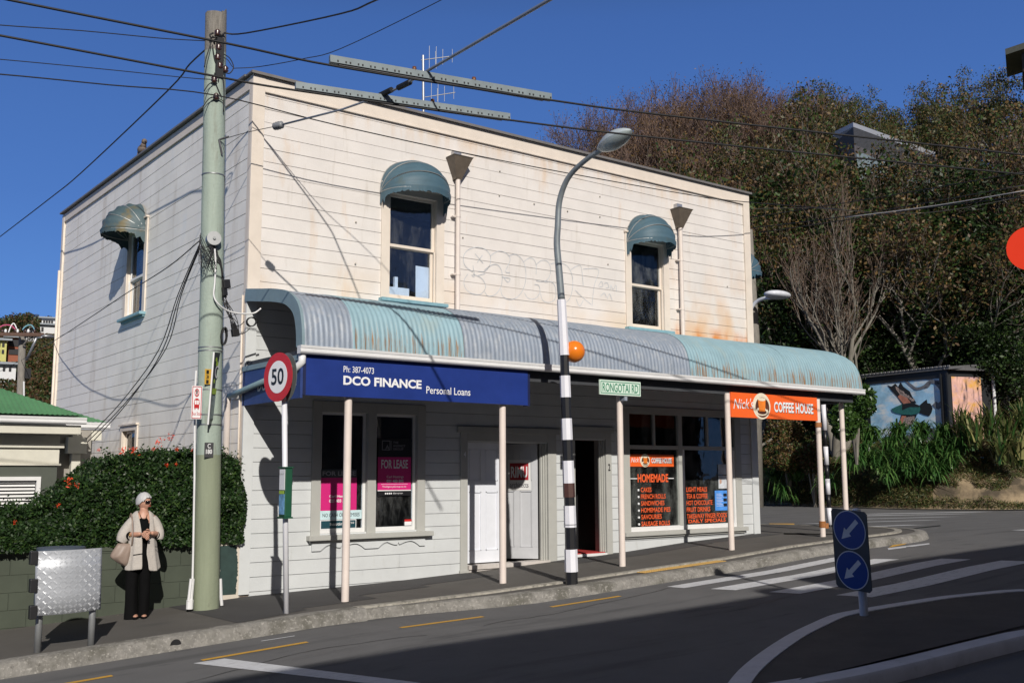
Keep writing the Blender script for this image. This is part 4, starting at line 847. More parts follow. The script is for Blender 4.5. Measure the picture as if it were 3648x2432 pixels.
zt=PT[2]; z1=Yp((745,1620),PY)[2]; z2=Yp((770,190),PY)[2]
ptube(gz(PX,PY)-.05,z1,m_polelo,'pole_base'); ptube(z1,z2,m_pole,'pole',steps=30); ptube(z2,zt,m_wood,'weathered_top',jag=True)
for py in (625,1240,1252,1390,1478,1513): 
    z=Yp((750,py),PY)[2]; ptube(z-.008,z+.008,m_steel,'steel_band',dr=.006,steps=1)
def onpole(p,o=.0): 
    c=CAM; q=Yp(p,PY); cc=pc(q[2]); d=math.hypot(c[0]-cc[0],c[1]-cc[1]); f=(pr_(q[2])+o)/d
    return Yp(p,PY-(PY-CAM[1])*f*1.0)
q=onpole((763,853),.02); g=MB(); g.tube([q+[0,.05,0],q+[-.03,-.08,0]],[.10,.095],24); g.build('meter_dome',mat('galvanised cap',(.30,.31,.32),.45,metal=.4),up_,smooth=True,auto=40)
g=MB(); g.tube([q+[-.03,-.085,0],q+[-.033,-.10,0]],.02,10); g.build('meter_bolt',m_steel,up_)
def plate(p0,p1,o,name,m_,par=up_,th=.004):
    a=onpole((p0[0],p1[1]),o);c=onpole((p1[0],p0[1]),o); y=min(a[1],c[1]); a=Yp((p0[0],p1[1]),y);c=Yp((p1[0],p0[1]),y); return MB().box(a[0],c[0],y-th,y,a[2],c[2]).build(name,m_,par),a[0],c[0],a[2],c[2],y-th
pl,a0,a1,b0,b1,y=plate((728,1316),(768,1368),.02,'number_plate',mat('faded yellow plate',(.55,.33,.04),.6,var=.1))
for k,ch in enumerate('131'): ytext('lettering',ch,a0+.02,a0+.055,b1-.065-.065*k,b1-.015-.065*k,y-.001,m_dkpr,pl,bold=.03)
pl,a0,a1,b0,b1,y=plate((727,1576),(761,1628),.02,'number_plate',mat('dark grey plate',(.05,.05,.055),.6))
ytext('lettering','C',a0+.04,a1-.04,b0+.12,b1-.015,y-.001,m_lettw,pl,bold=.01); ytext('lettering','180',a0+.02,a1-.02,b0+.045,b0+.105,y-.001,m_lettw,pl,bold=.02)
# insulators and clamps near the top
m_ins=mat('brown insulator',(.05,.02,.015),.25,spec=.8)
for p in ((775,118),(779,170),(783,235),(803,248),(763,284),(770,345),(776,205)):
    q=onpole(p,.03); g=MB(); g.tube([q+[0,0,-.05],q+[0,0,-.02],q+[0,0,.0],q+[0,0,.02],q+[0,0,.05]],[.02,.045,.03,.045,.02],12); g.build('insulator',m_ins,up_,smooth=True)
for pts,r in (([(760,118),(748,125),(755,135),(785,128),(800,118)],.012),([(752,150),(745,175),(735,205),(728,240)],.008),([(775,180),(800,195),(820,210),(832,240),(818,262),(800,258)],.008),([(790,200),(812,215),(826,236),(833,238)],.006),([(770,290),(745,300),(727,325)],.007),([(772,345),(745,352),(724,380)],.007),([(778,352),(795,362),(797,395)],.006),([(790,250),(797,300),(798,345),(796,398)],.009),([(765,260),(762,282),(770,300),(782,330),(790,345)],.007),([(757,160),(765,210),(780,250),(778,290)],.008)):
    P=[onpole(p,.03) for p in pts]; g=MB(); g.tube(smoothpts(P,4),r,6); g.build('jumper_wire',m_wire,up_,smooth=True)
g=MB(); q=onpole((782,205),.02); g.obox(q,(.05,0,0),(0,.03,0),(0,0,.28)); g.build('mounting_bar',m_wire,up_)
q=onpole((780,498),.02); g=MB(); g.tube([q,q+[.05,-.06,.02],q+[.12,-.04,.06]],.012,6); g.tube([q,q+[.02,-.02,-.1],q+[.05,0,-.2]],.014,6); g.build('eye_bolt',m_wireg,up_)
# conduits on the pole sides
g=MB(); P=[onpole((806,640),-.0),onpole((803,760),0),onpole((800,860),0)]; g.tube([Yp((799,632),PY),Yp((797,700),PY),Yp((795,800),PY),Yp((793,940),PY)],.012,6); g.build('earth_conduit',m_wireg,up_)
P=[Yp((699,1320),PY-.05),Yp((694,1400),PY-.05),Yp((693,1700),PY-.05),Yp((688,1980),PY-.05),Yp((686,2060),PY-.05)]; MB().tube(P,.014,8).build('white_conduit',m_gut,up_)
MB().tube([Yp((686,2060),PY-.05),Yp((679,2140),PY-.05)],.028,8).tube([Yp((681,2060),PY-.08),Yp((672,2140),PY-.08)],.02,8).tube([Yp((677,2135),PY-.06),Yp((675,2168),PY-.06)],.045,10).build('conduit_base',m_gut,up_)
MB().tube([Yp((785,2060),PY-.0),Yp((787,2120),PY),Yp((790,2155),PY)],.022,8).build('conduit_stub',m_gut,up_)
P=[onpole((765,885),.03),onpole((768,940),.04),onpole((765,1010),.05),onpole((762,1055),.06),onpole((780,1085),.08),onpole((815,1108),.02),onpole((860,1117),.0),Yp((905,1115),PY-.1),Yp((930,1098),PY-.15)]; MB().tube(smoothpts(P,4),.012,8).build('white_cable',m_gut,up_,smooth=True)
# cable tangle and coils
rr=random.Random(7)
def wirepart(pix,yoff,r,name='loose_wire',m_=m_wire):
    P=[Yp(p,PY+yoff) for p in pix]; MB().tube(smoothpts(P,4),r,5).build(name,m_,up_,smooth=True)
for k in range(13):
    x0=758+rr.uniform(-6,8); xb=700+rr.uniform(0,70); yb=rr.uniform(880,975)
    wirepart([(x0,865+rr.uniform(0,20)),((x0+xb)/2+rr.uniform(-12,12),(870+yb)/2+rr.uniform(-6,18)),(xb,yb),(714+rr.uniform(-4,6),rr.uniform(820,900))],-.20,.0045)
for k in range(9):
    x1=790+rr.uniform(-6,12); wirepart([(762+rr.uniform(-8,8),rr.uniform(875,900)),(775+rr.uniform(-4,8),920+rr.uniform(-10,10)),(790+rr.uniform(-4,4),960+rr.uniform(-10,10)),(794+rr.uniform(-3,6),1010),(800+rr.uniform(-8,8),1060)],-.15,.006)
for k in range(9):
    wirepart([(800+rr.uniform(-8,8),1050+rr.uniform(-20,20)),(812+rr.uniform(-14,14),1100),(835+rr.uniform(-16,14),1150),(842+rr.uniform(-10,10),1185+rr.uniform(-10,10))],-.15,.005)
def coil(c,rx,rz,turns,name,r=.006,ang=0):
    q=Yp(c,PY-.16); P=[]
    for k in range(turns*18):
        a=k/18*2*math.pi; f=1+.07*math.sin(k*.7)+rr.uniform(-.03,.03); x=rx*f*math.cos(a);z=rz*f*math.sin(a); P.append(q+[x*math.cos(ang)-z*math.sin(ang),.02*math.sin(k*.31)+rr.uniform(-.012,.012),x*math.sin(ang)+z*math.cos(ang)])
    MB().tube(P,r,5).build(name,m_wire,up_,smooth=True)
coil((798,1197),.035,.115,11,'cable_coil',.010); coil((896,1146),.068,.062,8,'cable_coil',.007)
for c,s_ in (((806,1012),(.05,.04,.06)),((800,1038),(.035,.03,.06)),((838,1185),(.05,.04,.05)),((832,1165),(.03,.03,.05))):
    q=Yp(c,PY-.15); MB().obox(q,(s_[0],.01,.01),(0,s_[1],0),(-.01,0,s_[2])).build('junction_box',m_wire,up_,bevel=.008)
for a,c in (((870,1145),(842,1160)),((890,1170),(850,1190)),((716,830),(709,860))): wirepart([a,((a[0]+c[0])/2,(a[1]+c[1])/2+6),c],-.16,.006)
# bus stop sign on the pole
m_rd=mat('sign red',(.50,.02,.025),.45,var=.04)
s=thing('bus_stop_sign','white bus stop sign with red bus symbol on the green pole','sign',(-.95,PY-.2,2.4))
yb=PY-.19
def bz(zx,zy): return Yp((650+zx/2.613,1200+zy/2.613),yb)
a=bz(78,762);c=bz(187,457); MB().box(a[0],c[0],yb,yb+.006,a[2],c[2]).build('panel',m_lettw,s)
g=MB(); w=.008
for q in ((a[0]+w,c[0]-w,a[2]+w,a[2]+2*w),(a[0]+w,c[0]-w,c[2]-2*w,c[2]-w),(a[0]+w,a[0]+2*w,a[2]+w,c[2]-w),(c[0]-2*w,c[0]-w,a[2]+w,c[2]-w)): g.box(q[0],q[1],yb-.003,yb,q[2],q[3])
g.build('border',m_rd,s)
cc=bz(134,518); g=MB(); g.grid([[(cc[0]+r*math.cos(t),yb-.004,cc[2]+r*1.75*math.sin(t)) for t in np.linspace(0,2*math.pi,29)] for r in (.022,.031)]); g.add([(cc[0]-.02,yb-.004,cc[2]+.035),(cc[0]-.013,yb-.004,cc[2]+.042),(cc[0]+.02,yb-.004,cc[2]-.035),(cc[0]+.013,yb-.004,cc[2]-.042)],[(0,1,2,3)]); g.build('no_parking_ring',m_rd,s)
ytext('lettering','P',cc[0]-.011,cc[0]+.013,cc[2]-.032,cc[2]+.03,yb-.003,m_dkpr,s,bold=.02)
a=bz(104,672);c=bz(160,572); h=c[2]-a[2]; w=c[0]-a[0]; g=MB(); X=lambda u:a[0]+w*u; Z=lambda v:a[2]+h*v
for u0,u1,v0,v1 in ((.05,.95,.12,.45),(.22,.78,.90,1.0),(.05,.14,.45,.90),(.86,.95,.45,.90),(.46,.54,.45,.86),(.14,.86,.84,.9),(.14,.30,-.02,.12),(.70,.86,-.02,.12),(-.02,.04,.45,.62),(.96,1.02,.45,.62)): g.add([(X(u0),yb-.004,Z(v0)),(X(u1),yb-.004,Z(v0)),(X(u1),yb-.004,Z(v1)),(X(u0),yb-.004,Z(v1))],[(0,1,2,3)])
g.build('bus_symbol',m_rd,s); a=bz(87,735);c=bz(177,698); ytext('lettering','Bus Stop',a[0],c[0],a[2],c[2],yb-.003,m_rd,s)
# angled bus information panel strapped on the pole
s=thing('route_panel','narrow slanted bus route panel with white edge and green dots strapped to the green pole','sign',(-.8,PY-.3,2.6))
A=Yp((762,1254),PY-.30);Bq=Yp((741,1512),PY-.30);Cq=Yp((787,1256),PY-.12);Dq=Yp((757,1513),PY-.12)
g=MB(); g.add([A,Bq,Dq,Cq],[(0,1,2,3)]); pn=g.build('panel',mat('dark route print',(.05,.055,.06),.35,var=.3,scale=5),s); so_=pn.modifiers.new('s','SOLIDIFY'); so_.thickness=.01
MB().tube([A,Bq],.012,8).build('white_edge',m_gut,s); MB().tube([Cq,Dq],.006,6).build('dark_edge',m_wire,s)
def onp(u,v,o=.012): 
    p=(A*(1-u)+Cq*u)*(1-v)+(Bq*(1-u)+Dq*u)*v; n=np.cross(Cq-A,Bq-A); n/=np.linalg.norm(n); n*=np.sign(n.dot(CAM-A)); return p+n*o
m_lime=mat('lime print',(.35,.50,.06),.5)
for u,v,r in ((.35,.10,.10),(.5,.16,.12),(.45,.62,.0),(.3,.40,.10)):
    if r: g=MB(); g.add([onp(u+r*1.3*math.cos(t),v+r*.32*math.sin(t)) for t in np.linspace(0,2*math.pi,15)[:-1]],[tuple(range(14))]); g.build('green_dot',m_lime,s)
g=MB(); g.grid([[onp(.62+r*math.cos(t),.27+r*.27*math.sin(t)) for t in np.linspace(0,2*math.pi,21)] for r in (.24,.32)]); g.build('white_ring',m_lettw,s)
g=MB(); g.add([onp(.08,.50),onp(.9,.50),onp(.9,.58),onp(.08,.58)],[(0,1,2,3)]); g.build('green_band',m_lime,s); g=MB(); g.add([onp(.08,.60),onp(.9,.60),onp(.9,.92),onp(.08,.92)],[(0,1,2,3)]); g.build('timetable_print',mat('grey print',(.22,.27,.28),.4,var=.4,scale=12),s)
# ================================================================ speed limit sign pole
SY=-2.2; sb=Yp((1021,2193),SY); 
s=thing('speed_limit_sign','white pole with a round red 50 sign standing at the kerb','road sign',sb)
m_spost=mat('white powder coat pole',(.70,.70,.74),.4,var=.03,stain=[((.3,.28,.25),.7,20,(1,1,.4),.72)])
stop_=Yp((1012,1300),SY); MB().tube([sb-[0,0,.1],stop_],.034,16).build('pole',m_spost,s,smooth=True)
def disc_obj(c,nrm,r,th,name,m_,par,rim=None):
    n_=np.array(nrm,float);n_/=np.linalg.norm(n_); R=np.cross((0,0,1),n_)*-1; R/=np.linalg.norm(R); U=np.cross(n_,R)*-1
    if U[2]<0: U=-U
    g=MB(); P=[c+r*(math.cos(t)*R+math.sin(t)*U) for t in np.linspace(0,2*math.pi,49)[:-1]]; Q=[p-n_*th for p in P]
    g.add(P+Q,[tuple(range(48)),tuple(range(48,96))[::-1]]+[(i,(i+1)%48,48+(i+1)%48,48+i) for i in range(48)]); return g.build(name,m_,par),R,U,n_
dc=Yp((1003,1343),SY)+np.array([-.05,-.0,0]); nrm=(-.985,-.17,0)
d,R,U,n_=disc_obj(dc,nrm,.31,.006,'red_disc',m_rd,s); 
Rv=np.cross(-np.array(nrm),(0,0,1)); Rv/=np.linalg.norm(Rv)
disc_obj(dc+n_*.003,nrm,.205,.002,'white_disc',m_lettw,s)
text('lettering','50',dc+n_*.004-Rv*.135-np.array([0,0,.10]),Rv,(0,0,1),.27,.21,m_dkpr,s,bold=.02)
disc_obj(dc+np.array([.115,-.0,0.0]),(1,0,0),.31,.005,'back_disc',mat('sign back grey',(.22,.25,.25),.5,metal=.4,var=.1),s)
for dz in (-.13,.13): MB().obox(dc+[.082,-.08,dz],(.03,0,0),(0,.09,0),(0,0,.012)).build('bracket',m_steel,s)
zc=Yp((1021,1845),SY)[2];zd=Yp((1021,1662),SY)[2]; bx=Yp((1021,1750),SY)[0]
m_tt=mat('dark green plastic',(.012,.075,.04),.45)
s2=thing('timetable_case','slim dark green bus timetable case on the white speed sign pole','timetable',(bx,SY,zc))
MB().box(bx-.065,bx+.03,SY-.10,SY+.08,zc+.02,zd-.015).build('case',m_tt,s2,bevel=.008); MB().box(bx-.08,bx+.04,SY-.115,SY+.09,zc,zc+.02).box(bx-.08,bx+.04,SY-.115,SY+.09,zd-.015,zd).build('end_cap',m_tt,s2)
MB().box(bx-.070,bx-.065,SY-.085,SY+.065,zc+.35,zd-.03).build('timetable_sheet',m_lettw,s2); MB().box(bx-.070,bx-.065,SY-.085,SY+.065,zc+.05,zc+.30).build('blue_poster',mat('pale blue poster',(.15,.33,.55),.4,var=.5,scale=16),s2)
text('lettering','1 2 3 4 5 6 7',(bx-.072,SY+.055,zd-.1),(0,-1,0),(0,0,1),.12,.02,m_dkpr,s2); MB().box(bx-.073,bx-.070,SY-.08,SY+.06,zc+.30,zc+.34).build('green_band',m_lime,s2)
# ================================================================ street lamp with zebra banded lower pole and orange globe
LB=Gp((2037,2075)); LYY=LB[1]
s=thing('street_lamp','tall curved street lamp whose lower pole has black and white bands and an orange globe','street lamp',LB)
m_lw=mat('band white',(.74,.74,.80),.45,var=.03,stain=[((.35,.33,.3),.6,16,(1,1,1),.73)]); m_lb=mat('band black',(.012,.012,.014),.4,stain=[((.45,.45,.45),.6,40,(1,1,.6),.74)]); m_brn=mat('brown band',(.075,.032,.026),.5)
def lp(y): # pole axis pixel x at a given pixel row
    return float(np.interp(y,[870,1067,1265,1500,1800,2075],[1984,2000,2010,2018,2029,2037]))
ysb=[(1067,1265,m_lw),(1265,1338,m_lb),(1338,1415,m_lw),(1415,1490,m_lb),(1490,1566,m_lw),(1566,1640,m_lb),(1640,1720,m_lw),(1720,1770,m_brn),(1770,1800,m_lb),(1800,1877,m_lw),(1877,1955,m_lb),(1955,2035,m_lw),(2035,2077,m_lb)]
for k,(a,c,m_) in enumerate(ysb):
    ra=float(np.interp(a,[1067,1265,1800,2077],[.066,.075,.088,.098])); rc=float(np.interp(c,[1067,1265,1800,2077],[.066,.075,.088,.098]))
    if m_ is m_lb: ra-=.010;rc-=.010
    A=Yp((lp(a),a),LYY);Cc=Yp((lp(c),c),LYY); 
    if c==2077: Cc=Cc-np.array([0,0,.03])
    MB().tube([A,Cc],[ra,rc],8,cap=False).build('white_band' if m_ is m_lw else 'black_band' if m_ is m_lb else 'brown_band',m_,s)
A=Yp((lp(1720),1722),LYY); MB().tube([Yp((lp(1866),1866),LYY),Yp((lp(1868),1869),LYY)],.092,8).build('strap',m_steel,s)
xp=Yp((1983,870),LYY)[0]
m_galv=mat('galvanised lamp pole',(.24,.27,.29),.5,metal=.35,var=.12,scale=14)
P=[Yp((lp(1067),1067),LYY)]+[Yp((lp(y_),y_),LYY) for y_ in (960,870)]+[Xp(p,xp) for p in ((1987,807),(1992,724),(2012,657),(2043,610),(2095,564),(2138,537),(2165,522))]
P=smoothpts(P,5); MB().tube(P,[.055-.024*k/(len(P)-1) for k in range(len(P))],12).build('pole',m_galv,s,smooth=True)
# lamp head
h0=Xp((2135,532),xp);h1=Xp((2249,463),xp); ax=(h1-h0); Lh=np.linalg.norm(ax); ax/=Lh; upv=np.array([0,0,1.])-ax*ax[2]; upv/=np.linalg.norm(upv); sd_=np.cross(ax,upv)
def headpart(sgn,m_,name,bul):
    g=MB(); R=[]
    for k in range(21):
        t=k/20; w=.155*math.sin(math.pi*min(1,(t*.93+.07)))**.55*(1-.25*(1-t)**2) ; hh=bul*math.sin(math.pi*min(1,t*.95+.05))**.7
        R.append([h0+ax*Lh*t+sd_*w*math.cos(a)+upv*sgn*hh*math.sin(a) for a in np.linspace(0,math.pi,13)])
    g.grid(R); return g.build(name,m_,s,smooth=True)
headpart(1,mat('lamp head grey',(.42,.47,.50),.4,var=.05),'lamp_head',.13); headpart(-1,mat('lamp bowl',(.33,.38,.38),.25,var=.05),'lamp_bowl',.13)
gc=Yp((2045,1252),LYY); MB().ball(gc,.163,40,24).build('orange_globe',mat('orange globe plastic',(.78,.20,.015),.22,var=.04,scale=3,spec=.5),s,smooth=True)
MB().tube([Yp((2015,1262),LYY),gc],.03,8).build('globe_bracket',m_lb,s)
# ================================================================ keep left bollard
KB=Gp((3078,2191),-.03); dK=(KB-CAM)@RM[2]
s=thing('keep_left_sign','leaning white post on the traffic island carrying two blue discs with white arrows','road sign',KB)
Ktop=Dp((3051,1815),dK+.0); kax=(Ktop-KB); kl_=np.linalg.norm(kax); kax/=kl_
MB().tube([KB-kax*.05,Ktop],.046,16).build('post',mat('white bollard',(.55,.57,.62),.45,var=.06),s,smooth=True,auto=50)
MB().ball(Ktop,.047,16,8,(1,1,.4)).build('post_cap',m_lettw,s,smooth=True)
kn=np.array([-.998,.06,0]); kn-=kax*kn.dot(kax); kn/=np.linalg.norm(kn); kr=np.cross(-kn,kax); kr/=np.linalg.norm(kr)
pcn=Dp((3044,1955),dK)+kn*.06
def kp(u,v,o=0): return pcn+kr*u+kax*v+kn*o
hw,hh=.235,.44
poly=[(hw-.03,-hh),(hw,-hh+.03),(hw,hh-.03),(hw-.03,hh),(-hw+.03,hh),(-hw,hh-.03),(-hw,-hh+.03),(-hw+.03,-hh)]
MB().prism([kp(u,v) for u,v in poly],-kn*.012).build('back_board',mat('dark grey board',(.045,.055,.065),.5),s)
m_kb=mat('keep left blue',(.006,.05,.25),.35,var=.03); m_kg=mat('reflective pale',(.55,.57,.60),.4)
for vc in (.222,-.222):
    g=MB(); g.add([kp(.215*math.cos(t),vc+.215*math.sin(t),.003) for t in np.linspace(0,2*math.pi,49)[:-1]],[tuple(range(48))]); g.build('disc_rim',m_kg,s)
    g=MB(); g.add([kp(.203*math.cos(t),vc+.203*math.sin(t),.005) for t in np.linspace(0,2*math.pi,49)[:-1]],[tuple(range(48))]); dd=g.build('blue_disc',m_kb,s)
    d1=np.array([-math.sin(math.radians(45)),-math.cos(math.radians(45))]); d2=np.array([-d1[1],d1[0]])
    ar_=[(-.155,.026),(.03,.026),(.03,.062),(.155,0),(.03,-.062),(.03,-.026),(-.155,-.026)]
    g=MB(); g.add([kp(*(d1*a_+d2*b_+np.array([0,vc])),.007) for a_,b_ in ar_],[tuple(range(7))]); g.build('arrow',m_kg,dd)
# ================================================================ litter bin screen of chequer plate
bl_=Gp((137,2325));br_=Gp((328,2299)); BYY=(bl_[1]+br_[1])/2
s=thing('litter_bin','curved chequer plate litter bin screen on two steel legs at the kerb','litter bin',((bl_[0]+br_[0])/2,BYY,bl_[2]))
def m_cheq():
    M=mat('aluminium chequer plate',(.42,.44,.48),.42,metal=.25,var=.06,scale=6); N=M.node_tree.nodes;L=M.node_tree.links; return M
tl=Yp((125,1962),BYY);tr=Yp((362,1949),BYY);bl2=Yp((122,2192),BYY);br2=Yp((357,2168),BYY)
def scr(u,v,o=0):
    # u across 0..1, v up 0..1, bulging towards the road
    p=(bl2*(1-u)+br2*u)*(1-v)+(tl*(1-u)+tr*u)*v; bulge=.085*(1-(2*u-1)**2); p=p+np.array([0,-bulge-.02,0]); t=-.20*2*2*(2*u-1)*-1
    n=np.array([-( -.20*-4*(2*u-1)),-.8,0]); n=np.array([.34*(2*u-1),-.8,0]); n/=np.linalg.norm(n); return p+n*o
g=MB(); g.grid([[scr(u,v) for v in np.linspace(0,1,4)] for u in np.linspace(0,1,25)]); sp=g.build('chequer_plate',m_cheq(),s,smooth=True); q=sp.modifiers.new('s','SOLIDIFY'); q.thickness=.004
g=MB(); 
for iu in range(13):
    for iv in range(13):
        if (iu+iv)%1: continue
        u=(iu+.6)/13.2; v=(iv+.5)/13
        sgn=1 if (iu+iv)%2 else -1
        for k in (-1.5,-.5,.5,1.5):
            du,dv=.026,.024; cu_=u+k*.011; cv_=v-k*.011*sgn
            a_=scr(cu_-du*.8,cv_-dv*.8*sgn,.001);c_=scr(cu_+du*.8,cv_+dv*.8*sgn,.001); t_=scr(cu_,cv_,.005); w_=.0026
            nn=np.array([c_[2]-a_[2],0,-(c_[0]-a_[0])]); nn/=np.linalg.norm(nn); 
            g.add([a_,t_+nn*w_,c_,t_-nn*w_,scr(cu_,cv_,.006)],[(0,1,4),(1,2,4),(2,3,4),(3,0,4)])
g.build('tread_pattern',mat('bright tread',(.56,.58,.62),.3,metal=.2),sp)
for nm,pb,u in (('leg',bl_,.08),('leg',br_,.87)): MB().tube([pb+[0,.05,-.05],[pb[0],pb[1]+.05,scr(u,.5)[2]]],.036,12).build(nm,mat('bin leg steel',(.30,.31,.32),.5,metal=.5,stain=[(RUST,.6,9,(1,1,.6),.68)]),s,smooth=True)
for v in (.05,.46,.89): MB().box(scr(0,v)[0]-.055,scr(0,v)[0]+.02,scr(0,v)[1]-.035,scr(0,v)[1]+.05,scr(0,v)[2]-.065,scr(0,v)[2]+.075).build('hinge',m_black,s,bevel=.008)
g=MB(); g.grid([[(p[0],p[1]+.02,p[2]) for p in (scr(u,v) for v in (0,1))] for u in np.linspace(.1,.95,10)]); 
a=scr(.08,.1);c=scr(.95,.95); MB().tube([((a[0]+c[0])/2,BYY+.42,a[2]),((a[0]+c[0])/2,BYY+.42,c[2]+.03)],.25,24).build('inner_bin',mat('inner bin',(.07,.09,.12),.5),s,smooth=True,auto=50)
# ================================================================ second banded crossing post
B2=Gp((2957,1875)); s=thing('crossing_post','black and white banded crossing post standing behind the last verandah posts','post',B2)
for k,(a,c,w) in enumerate(((1440,1532,1),(1532,1590,0),(1590,1655,1),(1655,1705,0),(1705,1760,1),(1760,1808,0),(1808,1868,1),(1868,1877,0))):
    f=lambda y_:float(np.interp(y_,[1440,1877],[2933,2957])); y2=B2[1]; MB().tube([Yp((f(a),a),y2),Yp((f(c),c),y2)],.052 if w else .044,12).build('white_band' if w else 'black_band',m_lw if w else m_lb,s,smooth=True)
# ================================================================ television aerial on the roof
AM=Dp((1510,372),22.5)
m_al=mat('aluminium aerial',(.30,.31,.33),.35,metal=.6)
s=thing('television_aerial','aluminium aerial with two small arrays above the roof, behind the trolley wires','aerial',(AM[0],AM[1],BT-.3))
t_=Dp((1507,198),22.5); MB().tube([(AM[0]+.02,AM[1],BT-.45),t_],.03,8).build('mast',m_al,s)
for (xa,ya,xb,yb_) in ((1500,215,1617,200),(1508,348,1622,330)):
    A=Dp((xa,ya),22.5);Bq=Dp((xb,yb_),22.5); MB().tube([A,Bq],.011,6).build('boom',m_al,s)
    for f,h in ((.25,.68),(.44,.36),(.46,.60),(.66,.42),(.95,.36)):
        q=A+(Bq-A)*f; MB().tube([q+[0,0,h*.45],q-[0,0,h*.40]],.006,5).build('element',m_al,s)
# bird on the side parapet
q=Xp((507,505),.06); q[2]=BT+.02+ (q[1]/BY)*.2
s=MB(); s.ball(q+[0,.0,.17],.10,14,10,(.85,1.25,.9)); s.ball(q+[.0,-.13,.30],.055,12,8,(1,1.1,1)); s.tube([q+[0,-.05,.2],q+[0,-.11,.27]],[.07,.045],10); s.tube([q+[0,-.17,.295],q+[0,-.25,.27]],[.018,.004],6); s.tube([q+[0,.1,.13],q+[0,.24,.06]],[.06,.02],8)
bd=s.build('gull',mat('mottled grey brown plumage',(.14,.11,.095),.8,var=.5,scale=30),None,smooth=True); tag(bd,'mottled brown young gull sitting on the side parapet edge','bird')
g=MB(); 
for dx in (-.03,.03): g.tube([q+[dx,0,.1],q+[dx,0,-.02]],.008,5)
g.build('legs',mat('bird leg',(.2,.12,.08)),bd)
# ================================================================ overhead wires
def wire(pts,r,label,name='overhead_cable',m_=m_wire,sag=0):
    g=MB(); g.tube(smoothpts(pts,5),r,6); o=g.build(name,m_,None,smooth=True); tag(o,label,'cable'); return o
ZW=6.0
A_=[Zp(p,ZW) for p in ((-500,-115),(31,0),(807,155),(1216,240),(1962,357),(2432,418),(3648,552),(4300,625))]
B_=[Zp(p,ZW) for p in ((-600,20),(0,127),(724,264),(1052,322),(1815,428),(2432,501),(3648,622),(4300,690))]
wire(A_,.013,'upper of the two dark trolley wires running through the long grey beams'); wire(B_,.013,'lower of the two dark trolley wires, crossing in front of the street lamp head')
def beam(p0,p1,label,clamps):
    a=Zp(p0,ZW+.06);c=Zp(p1,ZW+.06); d=c-a; L=np.linalg.norm(d); d/=L; n=np.cross((0,0,1),d); n/=np.linalg.norm(n)
    s=thing('trolley_wire_insulator',label,'wire fitting',(a+c)/2,group='trolley wire section insulators')
    g=MB(); g.obox((a+c)/2+[0,0,.02],d*L/2,n*.028,(0,0,.030)); g.obox((a+c)/2+[0,0,-.022],d*L/2,n*.036,(0,0,.010)); bm_=g
    g=MB(); g.obox((a+c)/2+[0,0,-.04],d*(L/2-.1),n*.02,(0,0,.008)); g.build('runner',m_wireg,s)
    bm_.m=1
    for k in range(19):
        q=a+d*L*(k+.6)/19.4; bm_.obox(q-n*.037+[0,0,-.01],d*.008,n*.004,(0,0,.010)); bm_.obox(q-n*.037+d*.09+[0,0,-.01],d*.008,n*.004,(0,0,.010))
    bm_.build('beam',[mat('grey insulating beam',(.19,.23,.25),.5,var=.15,scale=5),m_wire],s)
    for f in clamps:
        q=a+d*L*f; g=MB(); g.tube([q+[0,0,.04],q+[0,0,.09]],[.03,.022],8); g.build('clamp',mat('copper clamp',(.20,.09,.05),.5,metal=.5),s,smooth=True)
    return s
beam((1174,214),(1962,350),'upper long grey section beam on the trolley wire, in front of the aerial',(.36,.63)); beam((1052,308),(1815,420),'lower long grey section beam on the trolley wire, in front of the parapet',(.39,.62))
# bracket rod across the wires with egg insulator
R_=[Zp(p,ZW+.12) for p in ((1003,445),(1216,391),(1371,337),(1440,303),(1500,266),(1958,0),(2300,-205))]
s=thing('span_rod','pale steel span rod crossing above the wires, with a ribbed insulator at its end','wire fitting',R_[0]); MB().tube(R_,[.013,.013,.014,.015,.016,.018,.02],10).build('rod',mat('pale steel rod',(.30,.32,.36),.4,metal=.4),s,smooth=True)
d=(R_[0]-R_[1]);d/=np.linalg.norm(d); q=R_[0]+d*.02; g=MB(); g.tube([q+d*t for t in (-.04,-.02,0,.02,.04,.06,.08,.10,.12)],[.02,.05,.035,.055,.038,.055,.038,.05,.02],12); g.build('egg_insulator',mat('grey insulator',(.22,.23,.25),.4),s,smooth=True)
q=Zp((1235,385),ZW+.12)
for p in ((1375,330),(1440,303)): q=Zp(p,ZW+.12); g=MB(); g.tube([q-(R_[3]-R_[2])*.3,q+(R_[3]-R_[2])*.3],.034,8); g.build('joint_sleeve',m_wire,s)
wire([q2 for q2 in (R_[0]+d*.12,Yp((880,472),PY-.9),onpole((785,499),.03))],.005,'thin stay wire tying the span rod to the green pole','stay_wire')
fy=PY-.22
wire([Yp((-400,238),fy),Yp((0,265),fy),Yp((390,303),fy),Yp((770,340),fy),Yp((1216,450),-1.0),Yp((1800,575),-.95),Yp((2431,690),-.9),Yp((2640,718),-.85),Yp((3000,746),-.5)],.009,'dark cable crossing the front of the building just above the upper windows')
wire([Yp((-300,60),fy),Yp((0,90),fy),Yp((290,110),fy),Yp((574,137),fy),Yp((730,146),fy)],.007,'thin cable from the left edge reaching the top of the green pole')
wire([Yp((-300,190),fy),Yp((0,212),fy),Yp((400,250),fy),Yp((660,277),fy),Yp((757,284),fy)],.006,'thin cable from the left edge reaching the green pole below its top')
wire([onpole((765,150),.03),Yp((677,228),0.3),Yp((595,326),1.5),Yp((290,615),7),Yp((176,708),10),Yp((0,843),16)],.012,'dark cable sloping steeply down to the left from the pole top')
wire([onpole((800,118),.03),Yp((880,118),-1.2),Yp((1216,49),-3.0),Yp((1343,0),-3.8),Yp((1700,-150),-6.)],.012,'thick cable rising to the right from the top of the green pole')
